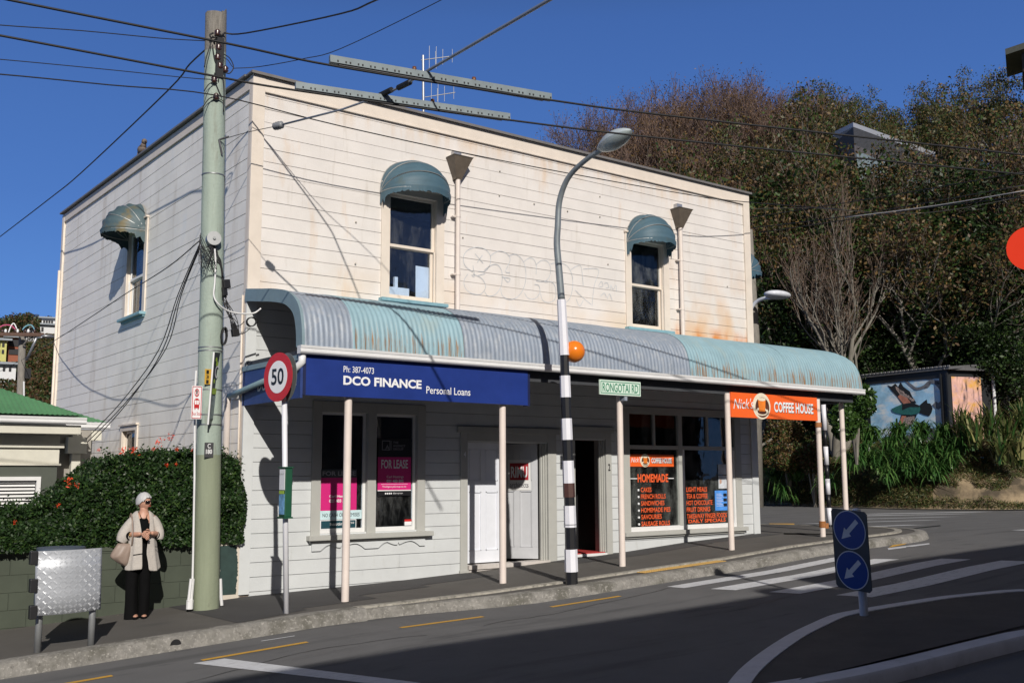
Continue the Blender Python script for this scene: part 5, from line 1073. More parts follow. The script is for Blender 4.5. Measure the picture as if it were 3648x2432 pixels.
wire([onpole((830,244),.03),Yp((925,238),-1.0),Yp((1080,210),-1.8),Yp((1216,173),-2.5),Yp((1573,0),-4.2),Yp((1900,-180),-6.)],.006,'thin cable rising to the right from below the top of the green pole')
for k,(pm,pe,lb) in enumerate((((566,1245),(307,1563),'leftmost of the three service cables dropping to the green roofed house'),((578,1250),(335,1568),'middle one of the three service cables dropping to the green roofed house'),((592,1240),(310,1575),'rightmost of the three service cables dropping to the green roofed house'))):
    wire([Yp((712,868+k*8),PY-.1),Yp(((700+pm[0])/2,(875+pm[1])/2-8),.2),Yp(pm,1.0),Yp(((pm[0]+pe[0])/2,(pm[1]+pe[1])/2+22),2.2),Yp(pe,3.3)],.007,lb,'service_cable')
wire([Yp((708,860),PY-.1),Yp((600,950),0.0),Yp((450,1045),2.5),Yp((330,1125),5),Yp((207,1205),10),Yp((85,1278),24),Yp((0,1322),32)],.008,'cable running from the green pole past the side wall towards the far pole','service_cable')
for k,(a,m,c) in enumerate((((2654,778),(3150,700),(3648,612)),((2680,812),(3050,765),(3648,660)),((2700,830),(3300,742),(3648,700)))):
    wire([Dp(a,30),Dp(m,27),Dp(c,24)],.012,('highest','middle','lowest')[k]+' of the three dark cables sagging across the wooded hillside','hillside_cable')
wire([Dp((3011,775),26),Dp((3330,733),24),Dp((3648,680),22)],.012,'pale cable crossing the wooded hillside','hillside_cable',mat('pale cable',(.4,.38,.38)))
wire([Dp((2655,745),30),Dp((2900,742),30),Dp((3280,760),30),Dp((3648,700),30)],.010,'dark cable leaving the right end of the building over the trees','hillside_cable')
# ================================================================ block wall, hedge, end post
M=mat('olive painted block',(.058,.070,.050),.75,var=.12,scale=3,stain=[((.12,.12,.10),.4,14,(1,1,1),.66)]); N=M.node_tree.nodes;L=M.node_tree.links
bt_=N.new('ShaderNodeTexBrick'); bt_.inputs['Scale'].default_value=1; bt_.inputs['Brick Width'].default_value=.43; bt_.inputs['Row Height'].default_value=.215; bt_.inputs['Mortar Size'].default_value=.007; bt_.inputs['Mortar Smooth'].default_value=.6
tc=N.new('ShaderNodeTexCoord'); mp=N.new('ShaderNodeMapping'); mp.inputs['Rotation'].default_value=(math.radians(90),0,0); L.new(tc.outputs['Object'],mp.inputs[0]); L.new(mp.outputs[0],bt_.inputs[0])
bm=N.new('ShaderNodeBump'); bm.inputs['Strength'].default_value=.8; bm.inputs['Distance'].default_value=.012; bm.invert=True; L.new(bt_.outputs['Fac'],bm.inputs['Height']); L.new(bm.outputs[0],N['Principled BSDF'].inputs['Normal'])
bw=thing('block_wall','low olive painted concrete block wall under the hedge','wall',(-3,.03,-.2))
zt0=Yp((0,1958),.0)[2];zt1=Yp((688,1937),.0)[2]; sl_=(zt1-zt0)/3.0
g=MB(); F=lambda x:zt1+sl_*(x+.7)*1.0
g.prism([(-9,0.0,-1.2),(-.42,0.0,-.4),(-.42,0.0,F(-.42)-.055),(-9,0.0,F(-9)-.055)],(0,.2,0)); g.build('blocks',M,bw)
g=MB(); g.prism([(-9,-.012,F(-9)-.055),(-.42,-.012,F(-.42)-.055),(-.42,-.012,F(-.42)),(-9,-.012,F(-9))],(0,.22,0)); g.build('capping',mat('olive wall capping',(.065,.078,.056),.75,var=.2),bw,bevel=.006)
o=MB().box(-.40,-.04,-.05,.02,-.2,.72).build('end_board',mat('peeling cream board',(.60,.54,.46),.7,var=.1,stain=[((.35,.28,.20),.6,10,(4,4,.5),.62)])); tag(o,'cream end board with a rough dark green paint patch between pole and building','board')
g=MB(); rr=random.Random(4); pts=[]
for k in range(40):
    t=k/39; z=.66-.68*t+.02; pts.append((-.22-.11-.02*rr.random()-(.02*math.sin(t*9)),z))
pr2=[(-.22+.12+.02*rr.random()+.03*math.sin(t_*3.0),.66-.68*t_+.02) for t_ in np.linspace(0,1,40)]
g.grid([[(a[0],-.054,a[1]) for a in pts],[(c[0],-.054,c[1]) for c in pr2]]); g.build('paint_patch',mat('dark green brushed paint',(.025,.05,.045),.6,var=.2,stain=[((.55,.5,.42),.9,30,(2,2,.5),.70)]),o)
# hedge
lm1=leafmat('hedge leaf dark',(.012,.030,.009),spec=.35,rough=.5); lm2=leafmat('hedge leaf mid',(.024,.058,.014),spec=.35,rough=.5); lm3=leafmat('hedge leaf light',(.048,.090,.020),rough=.4)
def hedge_top(x): # height of the hedge along the street
    p=[(-9,1.24),(-3.2,1.22),(-2.75,1.24),(-2.45,1.36),(-2.25,1.60),(-1.95,1.80),(-1.5,1.93),(-.9,1.97),(-.3,1.95),(-.08,1.88),(.0,1.6)]
    return float(np.interp(x,[a[0] for a in p],[a[1] for a in p]))+.09*noise.noise(Vector((x*2.2,0,3)))
rs=np.random.RandomState(5); C=[];NN=[]
while len(C)<62000:
    x=-8+8.0*rs.rand()**.62; 
    if x>.02: continue
    zt_=hedge_top(x); f=rs.rand()
    zb_=F(min(x,-.42))-.02 if x<-.42 else .70
    if f<.72:
        z=zb_+(zt_-zb_)*rs.rand(); bul=.14*noise.noise(Vector((x*1.7,z*2.1,1)))+.10*noise.noise(Vector((x*5,z*5,2))); edge=min(1,(zt_-z)/.22); y=.10-.22*math.sqrt(max(edge,0))-bul*.9+abs(rs.normal())*.07; n=(0,-1,.45)
    else:
        y=-.05+1.1*rs.rand(); z=zt_-.02+.10*noise.noise(Vector((x*3,y*3,4)))+rs.normal()*.035; n=(0,-.25,1)
    C.append((x,y,z)); NN.append(n)
hd=thing('hedge','dense dark green hedge with orange red flowers behind the block wall','hedge',(-3,.5,.7))
leafmesh('foliage',C,.026,[lm1,lm1,lm2,lm2,lm2,lm3],hd,seed=3,nrm=np.array(NN)*1.0,jit=.75)
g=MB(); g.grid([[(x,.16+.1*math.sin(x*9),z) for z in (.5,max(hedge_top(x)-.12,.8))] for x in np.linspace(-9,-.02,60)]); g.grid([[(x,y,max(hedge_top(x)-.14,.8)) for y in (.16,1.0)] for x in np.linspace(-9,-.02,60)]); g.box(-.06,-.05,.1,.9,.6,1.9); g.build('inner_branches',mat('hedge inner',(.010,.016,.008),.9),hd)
sh=[]
for k in range(70):
    x=rs.uniform(-3.4,-.05); z=hedge_top(x); 
    L_=rs.uniform(.06,.2); dx=rs.normal()*.05
    for j in range(12): t=j/11; sh.append((x+dx*t+rs.normal()*.012,.05+rs.normal()*.1,z+L_*t))
leafmesh('shoots',sh,.022,[lm2,lm3],hd,seed=9)
m_fl=mat('orange red flower',(.75,.06,.015),.5,var=.25,scale=30)
for px,py in ((437,1607),(478,1604),(548,1597),(571,1574),(607,1558),(352,1602),(688,1600),(248,1715),(274,1728),(52,1860),(207,1799),(595,1655),(627,1654),(630,1600)):
    q=Yp((px,py),-.10); big=.055 if (px,py) in ((571,1574),(607,1558),(437,1607),(478,1604),(248,1715)) else .026
    c=[q+rs.normal(size=3)*big*.55 for _ in range(26)]; leafmesh('flower',c,big*.42,m_fl,hd,asp=.3,seed=int(px))
# ================================================================ neighbouring green roofed house
HY=3.6; m_hw=mat('cream render',(.62,.60,.52),.7,var=.05); m_hg=mat('dark green grey boards',(.075,.085,.07),.7,var=.06); m_hgr=mat('mushroom boards',(.30,.28,.25),.7,var=.06)
hp=Yp((0,1495),HY-.35)
hs_=thing('house','neighbouring single storey house with green corrugated roof and cream walls beside the hedge','house',(-5,HY+2,-.5))
ze=Yp((150,1498),HY-.35)[2]; xe=Yp((303,1500),HY-.35)[0]; xw=Yp((212,1600),HY)[0]
m_roofg=mat('green painted iron',(.085,.225,.105),.55,var=.12,scale=2,stain=[((.25,.36,.22),.45,5,(1,1,1),.62)])
hipx=xe-.02
def roofz(d): return ze+.10+d*.44
g=MB(); R=[]
for k in range(0,620):
    x=-7+(hipx+7)*k/619; dmax=min((hipx-x),3.2); a=.005*math.sin(2*math.pi*x/.076)
    R.append([(x,HY-.38+d_,roofz(d_)+a) for d_ in np.linspace(0,max(dmax,.001),6)])
g.grid(R); 
g.grid([[(hipx-.0*t,HY-.38+s_,roofz(0)) for s_ in (0,4)] if t==0 else [(hipx-3.2,HY-.38+3.2,roofz(3.2)),(hipx-3.2,HY+3.6,roofz(3.2))] for t in (0,1)])
g.build('roof',m_roofg,hs_,smooth=True)
# lower roof behind, reaching further right
x2=Yp((385,1505),HY+1.1)[0]; z2_=Yp((385,1508),HY+1.1)[2]
g=MB(); R=[]
for k in range(0,120):
    x=hipx-1.0+(x2-hipx+1.0)*k/119; dm=max(x2-x,.001); a=.005*math.sin(2*math.pi*x/.076); R.append([(x,HY+1.1+d_,z2_+.02+d_*.40+a) for d_ in np.linspace(0,dm,4)])
g.grid(R); g.build('lower_roof',m_roofg,hs_,smooth=True)
gutter(-7,xe,HY-.46,ze-.045,hs_,m_gut); gutter(hipx-1,x2+.02,HY+1.02,z2_-.10,hs_,m_gut)
g=MB(); g.box(-7,xe-.06,HY-.36,HY+.1,ze-.20,ze-.06); g.build('eave_moulding',m_hw,hs_); g=MB(); g.box(hipx-1,x2-.1,HY+1.1,HY+1.5,z2_-.30,z2_-.12); g.build('eave_moulding',m_hw,hs_)
zb1=Yp((100,1657),HY)[2]; xwin=Yp((145,1700),HY)[0]
g=MB(); g.box(-7,xw,HY,HY+.3,zb1,ze-.15); g.box(-7,xw+.06,HY-.05,HY,Yp((100,1594),HY)[2],Yp((100,1578),HY)[2]); g.box(-7,xw+.03,HY-.03,HY,zb1,zb1+.03); g.build('upper_wall',m_hw,hs_)
wz1=Yp((100,1697),HY)[2];wz0=wz1-1.15
g=MB()
g.box(xwin,xw-.02,HY+.01,HY+.3,-.9,zb1); g.box(-7,xwin,HY+.01,HY+.3,wz1,zb1); g.build('front_wall',m_hg,hs_)
g=MB(); g.box(xw-.02,xw+.62,HY+.5,HY+.7,-.9,ze-.1); g.box(xw+.3,xw+.9,HY+1.5,HY+5,-.9,z2_-.1); g.build('side_wall',m_hgr,hs_)
g=MB(); g.box(xw+.28,xw+.42,HY+.35,HY+.5,z2_-1.5,z2_-.2); g.box(xw+.2,xw+.5,HY+.3,HY+.55,z2_-.55,z2_-.28); g.build('porch_column',m_hw,hs_)
wf=MB().box(xwin-.06,xwin,HY-.03,HY+.05,wz0,wz1).box(-7,xwin-.06,HY-.03,HY+.05,wz1-.06,wz1).build('window',m_white,hs_)
MB().box(-7,xwin-.06,HY+.06,HY+.065,wz0,wz1-.06).build('pane',m_dark,wf)
g=MB()
for k in range(16): z=wz1-.10-.055*k; g.add([(-7,HY+.03,z),(xwin-.07,HY+.03,z),(xwin-.07,HY+.055,z+.03),(-7,HY+.055,z+.03)],[(0,1,2,3)])
g.build('blind_slats',m_white,wf)
# ================================================================ building across the road (behind the viewer) whose shade lies on the junction
ob=thing('shop_building','plain rendered two storey building across the road, behind the viewpoint','building',(-10,-22,-.4))
m_ob=mat('grey render',(.16,.16,.16),.8,var=.1); OT=7.98
g=MB(); g.box(-34,1.0,-30,-18.4,-2,OT); g.build('wall',m_ob,ob); g=MB(); g.box(1.0,30,-30,-18.6,-2,OT+.72); g.build('wall',mat('brown brick render',(.14,.10,.08),.85,var=.15),ob)
g=MB(); g.box(-34,1.0,-18.38,-18.25,OT-.3,OT); g.build('parapet',m_ob,ob)
for k in range(9):
    x=-31+k*5.5
    wn=MB().box(x-.08,x+1.68,-18.40+(-.2 if x>1 else 0),-18.30+(-.2 if x>1 else 0),4.4,6.2).build('window',m_white,ob); MB().box(x,x+1.6,-18.30+(-.2 if x>1 else 0),-18.28+(-.2 if x>1 else 0),4.5,6.1).build('pane',m_dark,wn)
g=MB(); g.tube([(.0,-18.9,OT),(.0,-18.9,OT+.5)],.3,10); g.build('chimney',m_ob,ob)
# ================================================================ wooded hillside beyond the side street
def polar(px,r):
    """ground point at horizontal distance r from the viewpoint in the direction of pixel column px"""
    d=ray((px,1690)); d=d/math.hypot(d[0],d[1]); return CAM[0]+d[0]*r,CAM[1]+d[1]*r
def foot(az): return float(np.interp(az,[0,30,44,50,54,58,62,66,75,90],[75,60,46,42.5,39.5,37.5,37,38,42,50]))
def hillz(x,y):
    dx,dy=x-CAM[0],y-CAM[1]; r=math.hypot(dx,dy); az=math.degrees(math.atan2(dx,dy)); s=r-foot(az)
    if s<0: return gz(x,y,-.15)-.4 if s<-.3 else gz(x,y,-.15)
    base=gz(x,y,-.15); h=float(np.interp(s,[0,.25,.7,1.6,3,6,9,14,19,24,34,60,110],[0,.45,.95,1.55,2.2,2.7,3.8,8.6,13.4,17.0,20,22,23])); 
    h*=1 if az<66 else max(.55,1-(az-66)*.02)
    n=noise.noise(Vector((x*.25,y*.25,2)))*.6*min(1,s/4)+noise.noise(Vector((x*.9,y*.9,5)))*.22*min(1,s/1.0)
    return base+h+n
m_hill=mat('hillside earth',(.10,.085,.05),.95,var=.35,scale=2,bump=.8,bscale=6,stain=[((.05,.07,.02),.8,.6,(1,1,1),.48),((.30,.23,.13),.8,1.4,(1,1,2),.62)])
m_clay=mat('clay bank',(.27,.205,.13),.95,var=.35,scale=3,bump=1,bscale=8,stain=[((.05,.04,.028),.9,.8,(1,1,1),.46),((.05,.06,.02),.8,3.0,(1,1,1),.60)])
def patchgrid(name,azs,ss,m_):
    P=[]
    for az in azs:
        row=[]
        for s in ss:
            r=foot(az)+s; a=math.radians(az); x=CAM[0]+r*math.sin(a); y=CAM[1]+r*math.cos(a); row.append((x,y,hillz(x,y)))
        P.append(row)
    g=MB(); g.grid(P); return struct(g.build(name,m_,smooth=True))
patchgrid('bank',np.linspace(34,82,220),[0.001,.12,.25,.4,.55,.7,.9,1.2,1.6,2.0],m_clay)
patchgrid('hillside',np.linspace(26,86,150),[2.0,2.4,3,3.7,4.5,5.5,7,8.5,10,12,14,17,20,24,28,34,42,52,70,100],m_hill)
g=MB(); g.grid([[(*[CAM[i]+(foot(az)+s)*(math.sin(math.radians(az)) if i==0 else math.cos(math.radians(az))) for i in (0,1)],0) for s in (-.35,.02)] for az in np.linspace(40,80,60)])
g.v=[(v[0],v[1],gz(v[0],v[1],-.15)+.03) for v in g.v]; struct(g.build('road_edge',mat('gravel edge',(.19,.165,.13),.95,var=.4,scale=20)))
lo1=leafmat('olive leaf',(.082,.080,.026),var=.4,scale=3); lo2=leafmat('ochre leaf',(.16,.10,.035),var=.4,scale=3); lo3=leafmat('green leaf',(.045,.085,.018),var=.4,scale=3); lo4=leafmat('brown leaf',(.11,.065,.032),var=.4,scale=3); lo5=leafmat('deep green leaf',(.016,.035,.010),var=.4,scale=3)
# undergrowth, one uncountable mass
rs=np.random.RandomState(21); C=[];N_=[]
while len(C)<100000:
    az=rs.uniform(40,70); s=1.2+38*rs.rand()**1.25; r=foot(az)+s; a=math.radians(az); x=CAM[0]+r*math.sin(a); y=CAM[1]+r*math.cos(a)
    n1=noise.noise(Vector((x*.35,y*.35,7)))+.5*noise.noise(Vector((x*.9,y*.9,1))); 
    if s<7 and 55.5<az<63.0 and rs.rand()<.85: continue
    h=max(.15,.5+1.6*n1)*(min(1,s/5)); C.append((x,y,hillz(x,y)+h*rs.rand()**.6+.05))
C=np.array(C); o=leafmesh('undergrowth',C,.12,[lo3,lo5,lo5,lo1,lo4],None,seed=2,nrm=np.array([0,-.3,.5]))
tag(o,'tangled dark scrub covering the slope between the trees','undergrowth',kind='stuff')
C=[]
for _ in range(90000):
    az=rs.uniform(48,68); s=rs.choice([rs.uniform(0,.5),rs.uniform(.3,3.6)]); r=foot(az)+s; a=math.radians(az); x=CAM[0]+r*math.sin(a); y=CAM[1]+r*math.cos(a)
    cl=noise.noise(Vector((x*1.3,y*1.3,9)))
    if abs(az+2.2*cl-61.6)<1.9 and .05<s<.42+.5*abs(cl): continue
    C.append((x,y,hillz(x,y)+rs.rand()*.30*(1+cl)))
lg=leafmat('dry grass',(.24,.20,.085),var=.4,scale=5); lg2=leafmat('rough grass',(.075,.10,.03),var=.4,scale=5)
o=leafmesh('bank_grass',C,.085,[lg,lg2,lg2,lo4,lo3],None,asp=.12,seed=4,nrm=np.array([0,-.4,0])); tag(o,'rough grass and weeds along the foot of the clay bank','grass',kind='stuff')
# ---- tree prototypes
m_bk=mat('pale grey bark',(.19,.175,.15),.9,var=.3,scale=4,stretch=(2,2,.5),stain=[((.12,.12,.08),.6,6,(1,1,.5),.58)]); m_bk2=mat('brown twigs',(.115,.082,.064),.9,var=.3,scale=3); m_bk3=mat('grey twigs',(.13,.112,.095),.9,var=.25,scale=3)
def zoff(o): return o
protoA=make_tree('bare_tree','rounded leafless brown twigged tree on the skyline above the parapet end',31,8.5,(m_bk,mat('red brown twigs',(.145,.095,.074),.9,var=.3,scale=3)),[leafmat('russet leaf',(.15,.085,.042)),lo4,lo2],nl=2,ls=.05,droot=.6,stems=4,spread=.42,levels=4,kids=(7,6,5,5),r0=.17,upw=.55,trunkfrac=.30)
protoB=make_tree('leafy_tree','tree with clumped ochre and olive leaves',44,8.0,(m_bk,m_bk3),[lo1,lo1,lo2,lo3],nl=34,ls=.07,droot=.42,stems=3,spread=.30,levels=3,kids=(6,5,5),r0=.13,upw=.3,trunkfrac=.5)
protoC=make_tree('leafy_tree','tree with thin mixed green and brown foliage',57,8.5,(m_bk,m_bk2),[lo1,lo3,lo2,lo4],nl=17,ls=.07,droot=.42,stems=3,spread=.38,levels=3,kids=(7,6,5),r0=.14,upw=.4,trunkfrac=.35)
protoD=make_tree('bare_tree','pale grey trunked bare tree rising in front of the dark wood behind the verandah end',63,9.0,(m_bk,m_bk2),[lo4],nl=1,ls=.05,droot=.5,stems=3,spread=.13,levels=3,kids=(8,6,6),r0=.20,upw=.45,trunkfrac=.40,ang=.72)
protoE=make_tree('evergreen_tree','dark leafy evergreen tree deep in the wood',71,7.0,(m_bk,m_bk3),[lo5,lo5,lo3],nl=34,ls=.085,droot=.7,stems=2,spread=.3,levels=3,kids=(7,5,5),r0=.13,upw=.2,trunkfrac=.2)
PH={p.name:p['H'] for p in (protoA,protoB,protoC,protoD,protoE)}
for p in (protoA,protoB,protoC,protoD,protoE): del p['H']
used=set()
def place(proto,px,ytop,r,rz,label,group,wide=1.0):
    x,y=polar(px,r); z=hillz(x,y)-.1; q=ray((px,ytop)); ztop=CAM[2]+q[2]/math.hypot(q[0],q[1])*r; k=(ztop-z)/PH[proto.name]
    if proto.name in used: o=copy_tree(proto)
    else: used.add(proto.name); o=proto
    o.location=(x,y,z); o.rotation_euler=(0,0,rz); o.scale=(k*wide,k*wide,k); o['label']=label
    if group: o['group']=group
    elif 'group' in o: del o['group']
    return o
rr=random.Random(12)
# skyline of rounded bare trees above the roof
lbA='rounded leafless brown twigged tree on the skyline left of the hill house'
for px,yt,r in ((2130,470,72),(2240,395,70),(2350,300,67),(2455,262,65),(2570,240,63),(2680,246,62),(2790,262,62),(2870,300,61),(2500,420,56),(2700,430,55),(2330,460,60)):
    place(protoA,px,yt,r,rr.uniform(0,6),lbA,'bare trees along the skyline',1.15)
lbB='tree with clumped ochre and olive leaves high on the slope around the hill house'
for px,yt,r in ((2960,325,60),(3070,322,60),(3165,318,58),(2870,400,54),(3580,290,52),(3430,300,55),(3510,255,57)):
    place(protoB,px,yt,r,rr.uniform(0,6),lbB,'ochre leaved trees on the slope',.9)
lbC='thin foliaged tree with green and brown leaves in the middle of the slope'
for px,yt,r in ((2720,520,50),(2800,470,51),(2620,600,50),(3500,520,47),(3610,420,48),(3000,760,45),(3180,800,44.5),(3640,330,50),(2870,680,47),(3140,560,46.5)):
    place(protoC,px,yt,r,rr.uniform(0,6),lbC,'thin foliaged trees on the slope',.95)
place(protoD,2985,640,41.5,1.0,'pale grey triple trunked bare tree rising just behind the verandah end',None,1.0)
place(protoC,3470,640,42.5,2.2,'thin brown leaved tree leaning over the mural shed, its branches spreading right',None,1.2)
place(protoD,3205,430,45.5,2.9,'pale thin trunked tree standing in front of the grey hill house',None,.55)
place(protoD,3030,500,45,5.2,'pale forked tree just left of the grey hill house',None,.6)
place(protoD,3620,250,46,4.2,'tall pale trunked tree at the right edge of the picture',None,.8)
place(protoC,2800,700,44,3.3,'brown leaved tree between the building end and the pale triple trunk',None,.9)
lbE='dark leafy evergreen tree in the shadowed lower wood'
for px,yt,r in ((2740,830,46),(2850,900,45),(3120,860,46),(3000,980,44),(3270,900,46),(3390,900,45),(3560,800,45),(3200,1080,43.5),(3640,980,44),(2690,1000,44),(3080,1150,43),(3500,1080,43),(3340,760,48),(3180,780,48),(2660,760,47),(2950,740,46.5),(3080,720,47),(3450,720,46.5),(3560,660,47),(2850,640,50),(2740,680,49),(3290,700,48.5)):
    place(protoE,px,yt,r,rr.uniform(0,6),lbE,'evergreens in the lower wood',1.25)
# glossy shrub beside the mural shed
def shrub(px,pytop,pybot,r,wpx,name,label,cat,lm,n=9000,ls=.07,seed=1,asp=.5,deep=1):
    x,y=polar(px,r); sc=r/FPX*.98; zt=CAM[2]+(1690-pytop)*sc; zb=CAM[2]+(1690-pybot)*sc; w=wpx*sc/2; rs=np.random.RandomState(seed); C=[]
    bl=[(rs.uniform(-.7,.7)*w,rs.uniform(-.4,.4)*w*deep,rs.uniform(.15,.85),rs.uniform(.28,.5)*w) for _ in range(16)]
    while len(C)<n:
        b_=bl[rs.randint(16)]; v=rs.normal(size=3); v/=np.linalg.norm(v); v*=b_[3]*(.75+.3*rs.rand()); z=zb+(zt-zb)*b_[2]+v[2]
        if z<zb-.1: continue
        C.append((x+b_[0]+v[0],y+b_[1]+v[1],z))
    t=thing(name,label,cat,(x,y,zb)); leafmesh('foliage',C,ls,lm,t,asp=asp,seed=seed,nrm=np.array([-.2,-.5,.6])); 
    g=MB()
    for k in range(5): g.tube([(x,y,zb-.8),(x+rs.uniform(-.4,.4)*w,y+rs.uniform(-.3,.3)*w,zb+(zt-zb)*.6)],[.05,.015],5)
    g.build('stems',m_bk,t); return t
lsh=leafmat('glossy shrub leaf',(.045,.095,.018),var=.35,scale=4,rough=.3,spec=.6,trans=.15); lsh2=leafmat('glossy shrub leaf dark',(.02,.048,.012),var=.3,scale=4,rough=.3,spec=.6,trans=.15)
shrub(3055,1340,1580,37.5,215,'glossy_shrub','large glossy green shrub left of the bird mural','shrub',[lsh,lsh,lsh2],15000,.075,3)
shrub(2810,1480,1700,40,170,'brown_shrub','twiggy brown shrub behind the orange cafe sign','shrub',[lo4,lo2,lo3],7000,.05,5)
shrub(2900,1560,1730,39.5,120,'brown_shrub','low twiggy brown shrub between the last verandah posts','shrub',[lo4,lo4,lo3],5000,.05,6)
# strappy plants
def straps(px,py,r,n,L,wd,m_,name,label,cat,seed,droop=1.0,up=.9,spread=1.0,group=None):
    rs=np.random.RandomState(seed); x,y=polar(px,r); sc=r/FPX*.98; z=CAM[2]+(1690-py)*sc; g=MB()
    for k in range(n):
        a=rs.uniform(0,2*math.pi); e=rs.uniform(.25,1)*spread; l=L*rs.uniform(.6,1.1); bx,by=x+rs.normal()*.12*spread,y+rs.normal()*.12*spread; P=[]; w=wd*rs.uniform(.7,1.2); zj=rs.uniform(-.28,.15); dr_=rs.uniform(.75,1.25)
        for j in range(6):
            t=j/5; h=up*l*t-droop*l*t*t*dr_*(.5+.6*e); P.append(np.array([bx+math.cos(a)*e*l*t*.75,by+math.sin(a)*e*l*t*.75,z+h+zj]))
        sx,sy=-math.sin(a),math.cos(a); R=[[p+np.array([sx,sy,0])*w*(1-.9*(j/5)**2)*q for q in (-1,1)] for j,p in enumerate(P)]
        g.m=rs.randint(len(m_)); g.grid(R)
    o=g.build(name,m_,None,smooth=True); tag(o,label,cat,group); return o
ag1=leafmat('agapanthus leaf',(.045,.12,.028),var=.25,scale=3,rough=.35,spec=.6); ag2=leafmat('agapanthus leaf light',(.10,.19,.05),var=.25,scale=3,rough=.35,spec=.6); fl1=leafmat('flax leaf',(.10,.125,.04),var=.3,scale=3,rough=.4); fl2=leafmat('flax leaf pale',(.26,.25,.10),var=.3,scale=3,rough=.4)
k=0
for px,py,r in ((3040,1655,38),(3085,1620,38.2),(3130,1650,38),(3180,1600,38.3),(3225,1640,38),(3270,1600,38.2),(3300,1650,37.8),(3350,1610,38),(3240,1680,37.6),(3330,1690,37.5),(3390,1650,37.8),(3160,1700,37.7),(3420,1600,38.2),(3110,1560,38.6),(3210,1555,38.6),(3290,1550,38.6),(3370,1560,38.5)):
    straps(px,py,r,120,1.15,.034,[ag1,ag1,ag2],'agapanthus','clump of strappy green agapanthus leaves on the bank below the mural shed','plant',50+k,group='agapanthus clumps on the bank'); k+=1
for px,py,r in ((2760,1700,40.5),(2790,1760,40),(2830,1690,40),(2950,1720,38.8)):
    straps(px,py,r,100,1.1,.032,[ag1,ag1,ag2],'agapanthus','clump of strappy green leaves at the bank foot left of the last verandah posts','plant',50+k,group='strappy clumps behind the building end'); k+=1
for px,py,r in ((3480,1590,37.6),(3540,1560,37.9),(3600,1590,37.8),(3650,1540,38),(3570,1640,37.4),(3440,1560,38.1),(3630,1650,37.4)):
    straps(px,py,r,70,1.5,.040,[fl1,fl1,ag1,fl2],'flax_plant','tall yellow green flax clump on the bank at the right of the mural shed','plant',50+k,droop=.75,up=1.15,spread=.8,group='flax clumps on the bank'); k+=1
# stones at the bank foot
q=Gp((3460,1800),-.15)
g=MB(); g.ball(q+[0,0,.06],.42,14,8,(1.3,.55,.33)); g.v=[tuple(np.array(v)+np.array([noise.noise(Vector(v)*3)*.06]*3)) for v in g.v]; tag(g.build('boulder',mat('grey boulder',(.26,.25,.22),.9,var=.25,scale=6,bump=.6,bscale=12),smooth=True),'flat grey boulder lying at the foot of the clay bank','rock')
# ---- mural shed
MS=thing('mural_shed','small dark framed shed on the bank painted with a mural of a flying bird','shed',(0,0,0))
RB=37.6
def at2(px,py,r): x,y=polar(px,r); return np.array([x,y,CAM[2]+(1690-py)*r/FPX*float(1/ (RM[2]@np.array([ray((px,1690))[0],ray((px,1690))[1],ray((px,1690))[2]])/math.hypot(*ray((px,1690))[:2])))*1.0])
def P3(px,py,r):
    q=ray((px,py)); return CAM+q*(r/math.hypot(q[0],q[1]))
BR=P3(3372,1515,39.6); TRp=P3(3358,1330,39.6); TLp=P3(3095,1357,41.6)
u_=np.array([TLp[0]-TRp[0],TLp[1]-TRp[1],0]); Wm=np.linalg.norm(u_); u_/=Wm; zb_=BR[2]-.55; ztp=TRp[2]; O=np.array([TRp[0],TRp[1],0]); nf=np.cross(u_,(0,0,1)); nf*=np.sign(nf.dot(CAM-O)); 
E_=P3(3525,1352,41.0); v_=np.array([E_[0]-O[0],E_[1]-O[1],0]); Ws=np.linalg.norm(v_); v_/=Ws; ns=np.cross(v_,(0,0,1)); ns*=np.sign(ns.dot(CAM-O))
def fp_(a,z,o=0): return O+u_*a+np.array([0,0,z])+nf*o
def sp_(a,z,o=0): return O+v_*a+np.array([0,0,z])+ns*o
H_=ztp-zb_
m_fr=mat('black steel frame',(.015,.016,.018),.5); m_sky=mat('mural sky blue',(.38,.66,.92),.5,var=.3,scale=1.6,stain=[((.85,.88,.90),.95,.9,(1,1,2.2),.47)])
g=MB(); g.add([fp_(-.05,zb_),fp_(Wm,zb_),fp_(Wm,ztp),fp_(-.05,ztp)],[(0,1,2,3)]); g.build('mural_wall',m_sky,MS)
g=MB(); 
for a0,a1,z0_,z1_ in ((-.22,.10,zb_,ztp+.12),(.10,Wm,ztp-.14,ztp+.12),(Wm,Wm+.2,zb_,ztp+.12)): g.add([fp_(a0,z0_,.03),fp_(a1,z0_,.03),fp_(a1,z1_,.03),fp_(a0,z1_,.03)],[(0,1,2,3)])
for a0 in (-.20,.06): g.obox(fp_(a0,(zb_+ztp)/2,.05),u_*.03,nf*.04,(0,0,H_/2))
g.build('frame',m_fr,MS)
g=MB(); g.add([sp_(.0,zb_),sp_(Ws,zb_),sp_(Ws,ztp+.12),sp_(0,ztp+.12)],[(0,1,2,3)]); g.build('side_wall',m_fr,MS)
g=MB(); g.add([sp_(.35,zb_,.02),sp_(Ws*.80,zb_,.02),sp_(Ws*.80,ztp-.1,.02),sp_(.35,ztp-.1,.02)],[(0,1,2,3)]); g.build('side_mural',mat('pink mural paint',(.62,.36,.30),.6,var=.3,scale=2,stain=[((.70,.36,.05),.9,1.7,(1,1,1.2),.50),((.04,.03,.03),.95,2.6,(2.2,2.2,.45),.54),((.45,.30,.42),.8,3.1,(1,1,1),.56)]),MS)
g=MB()
back=fp_(0,0)-nf*2.2
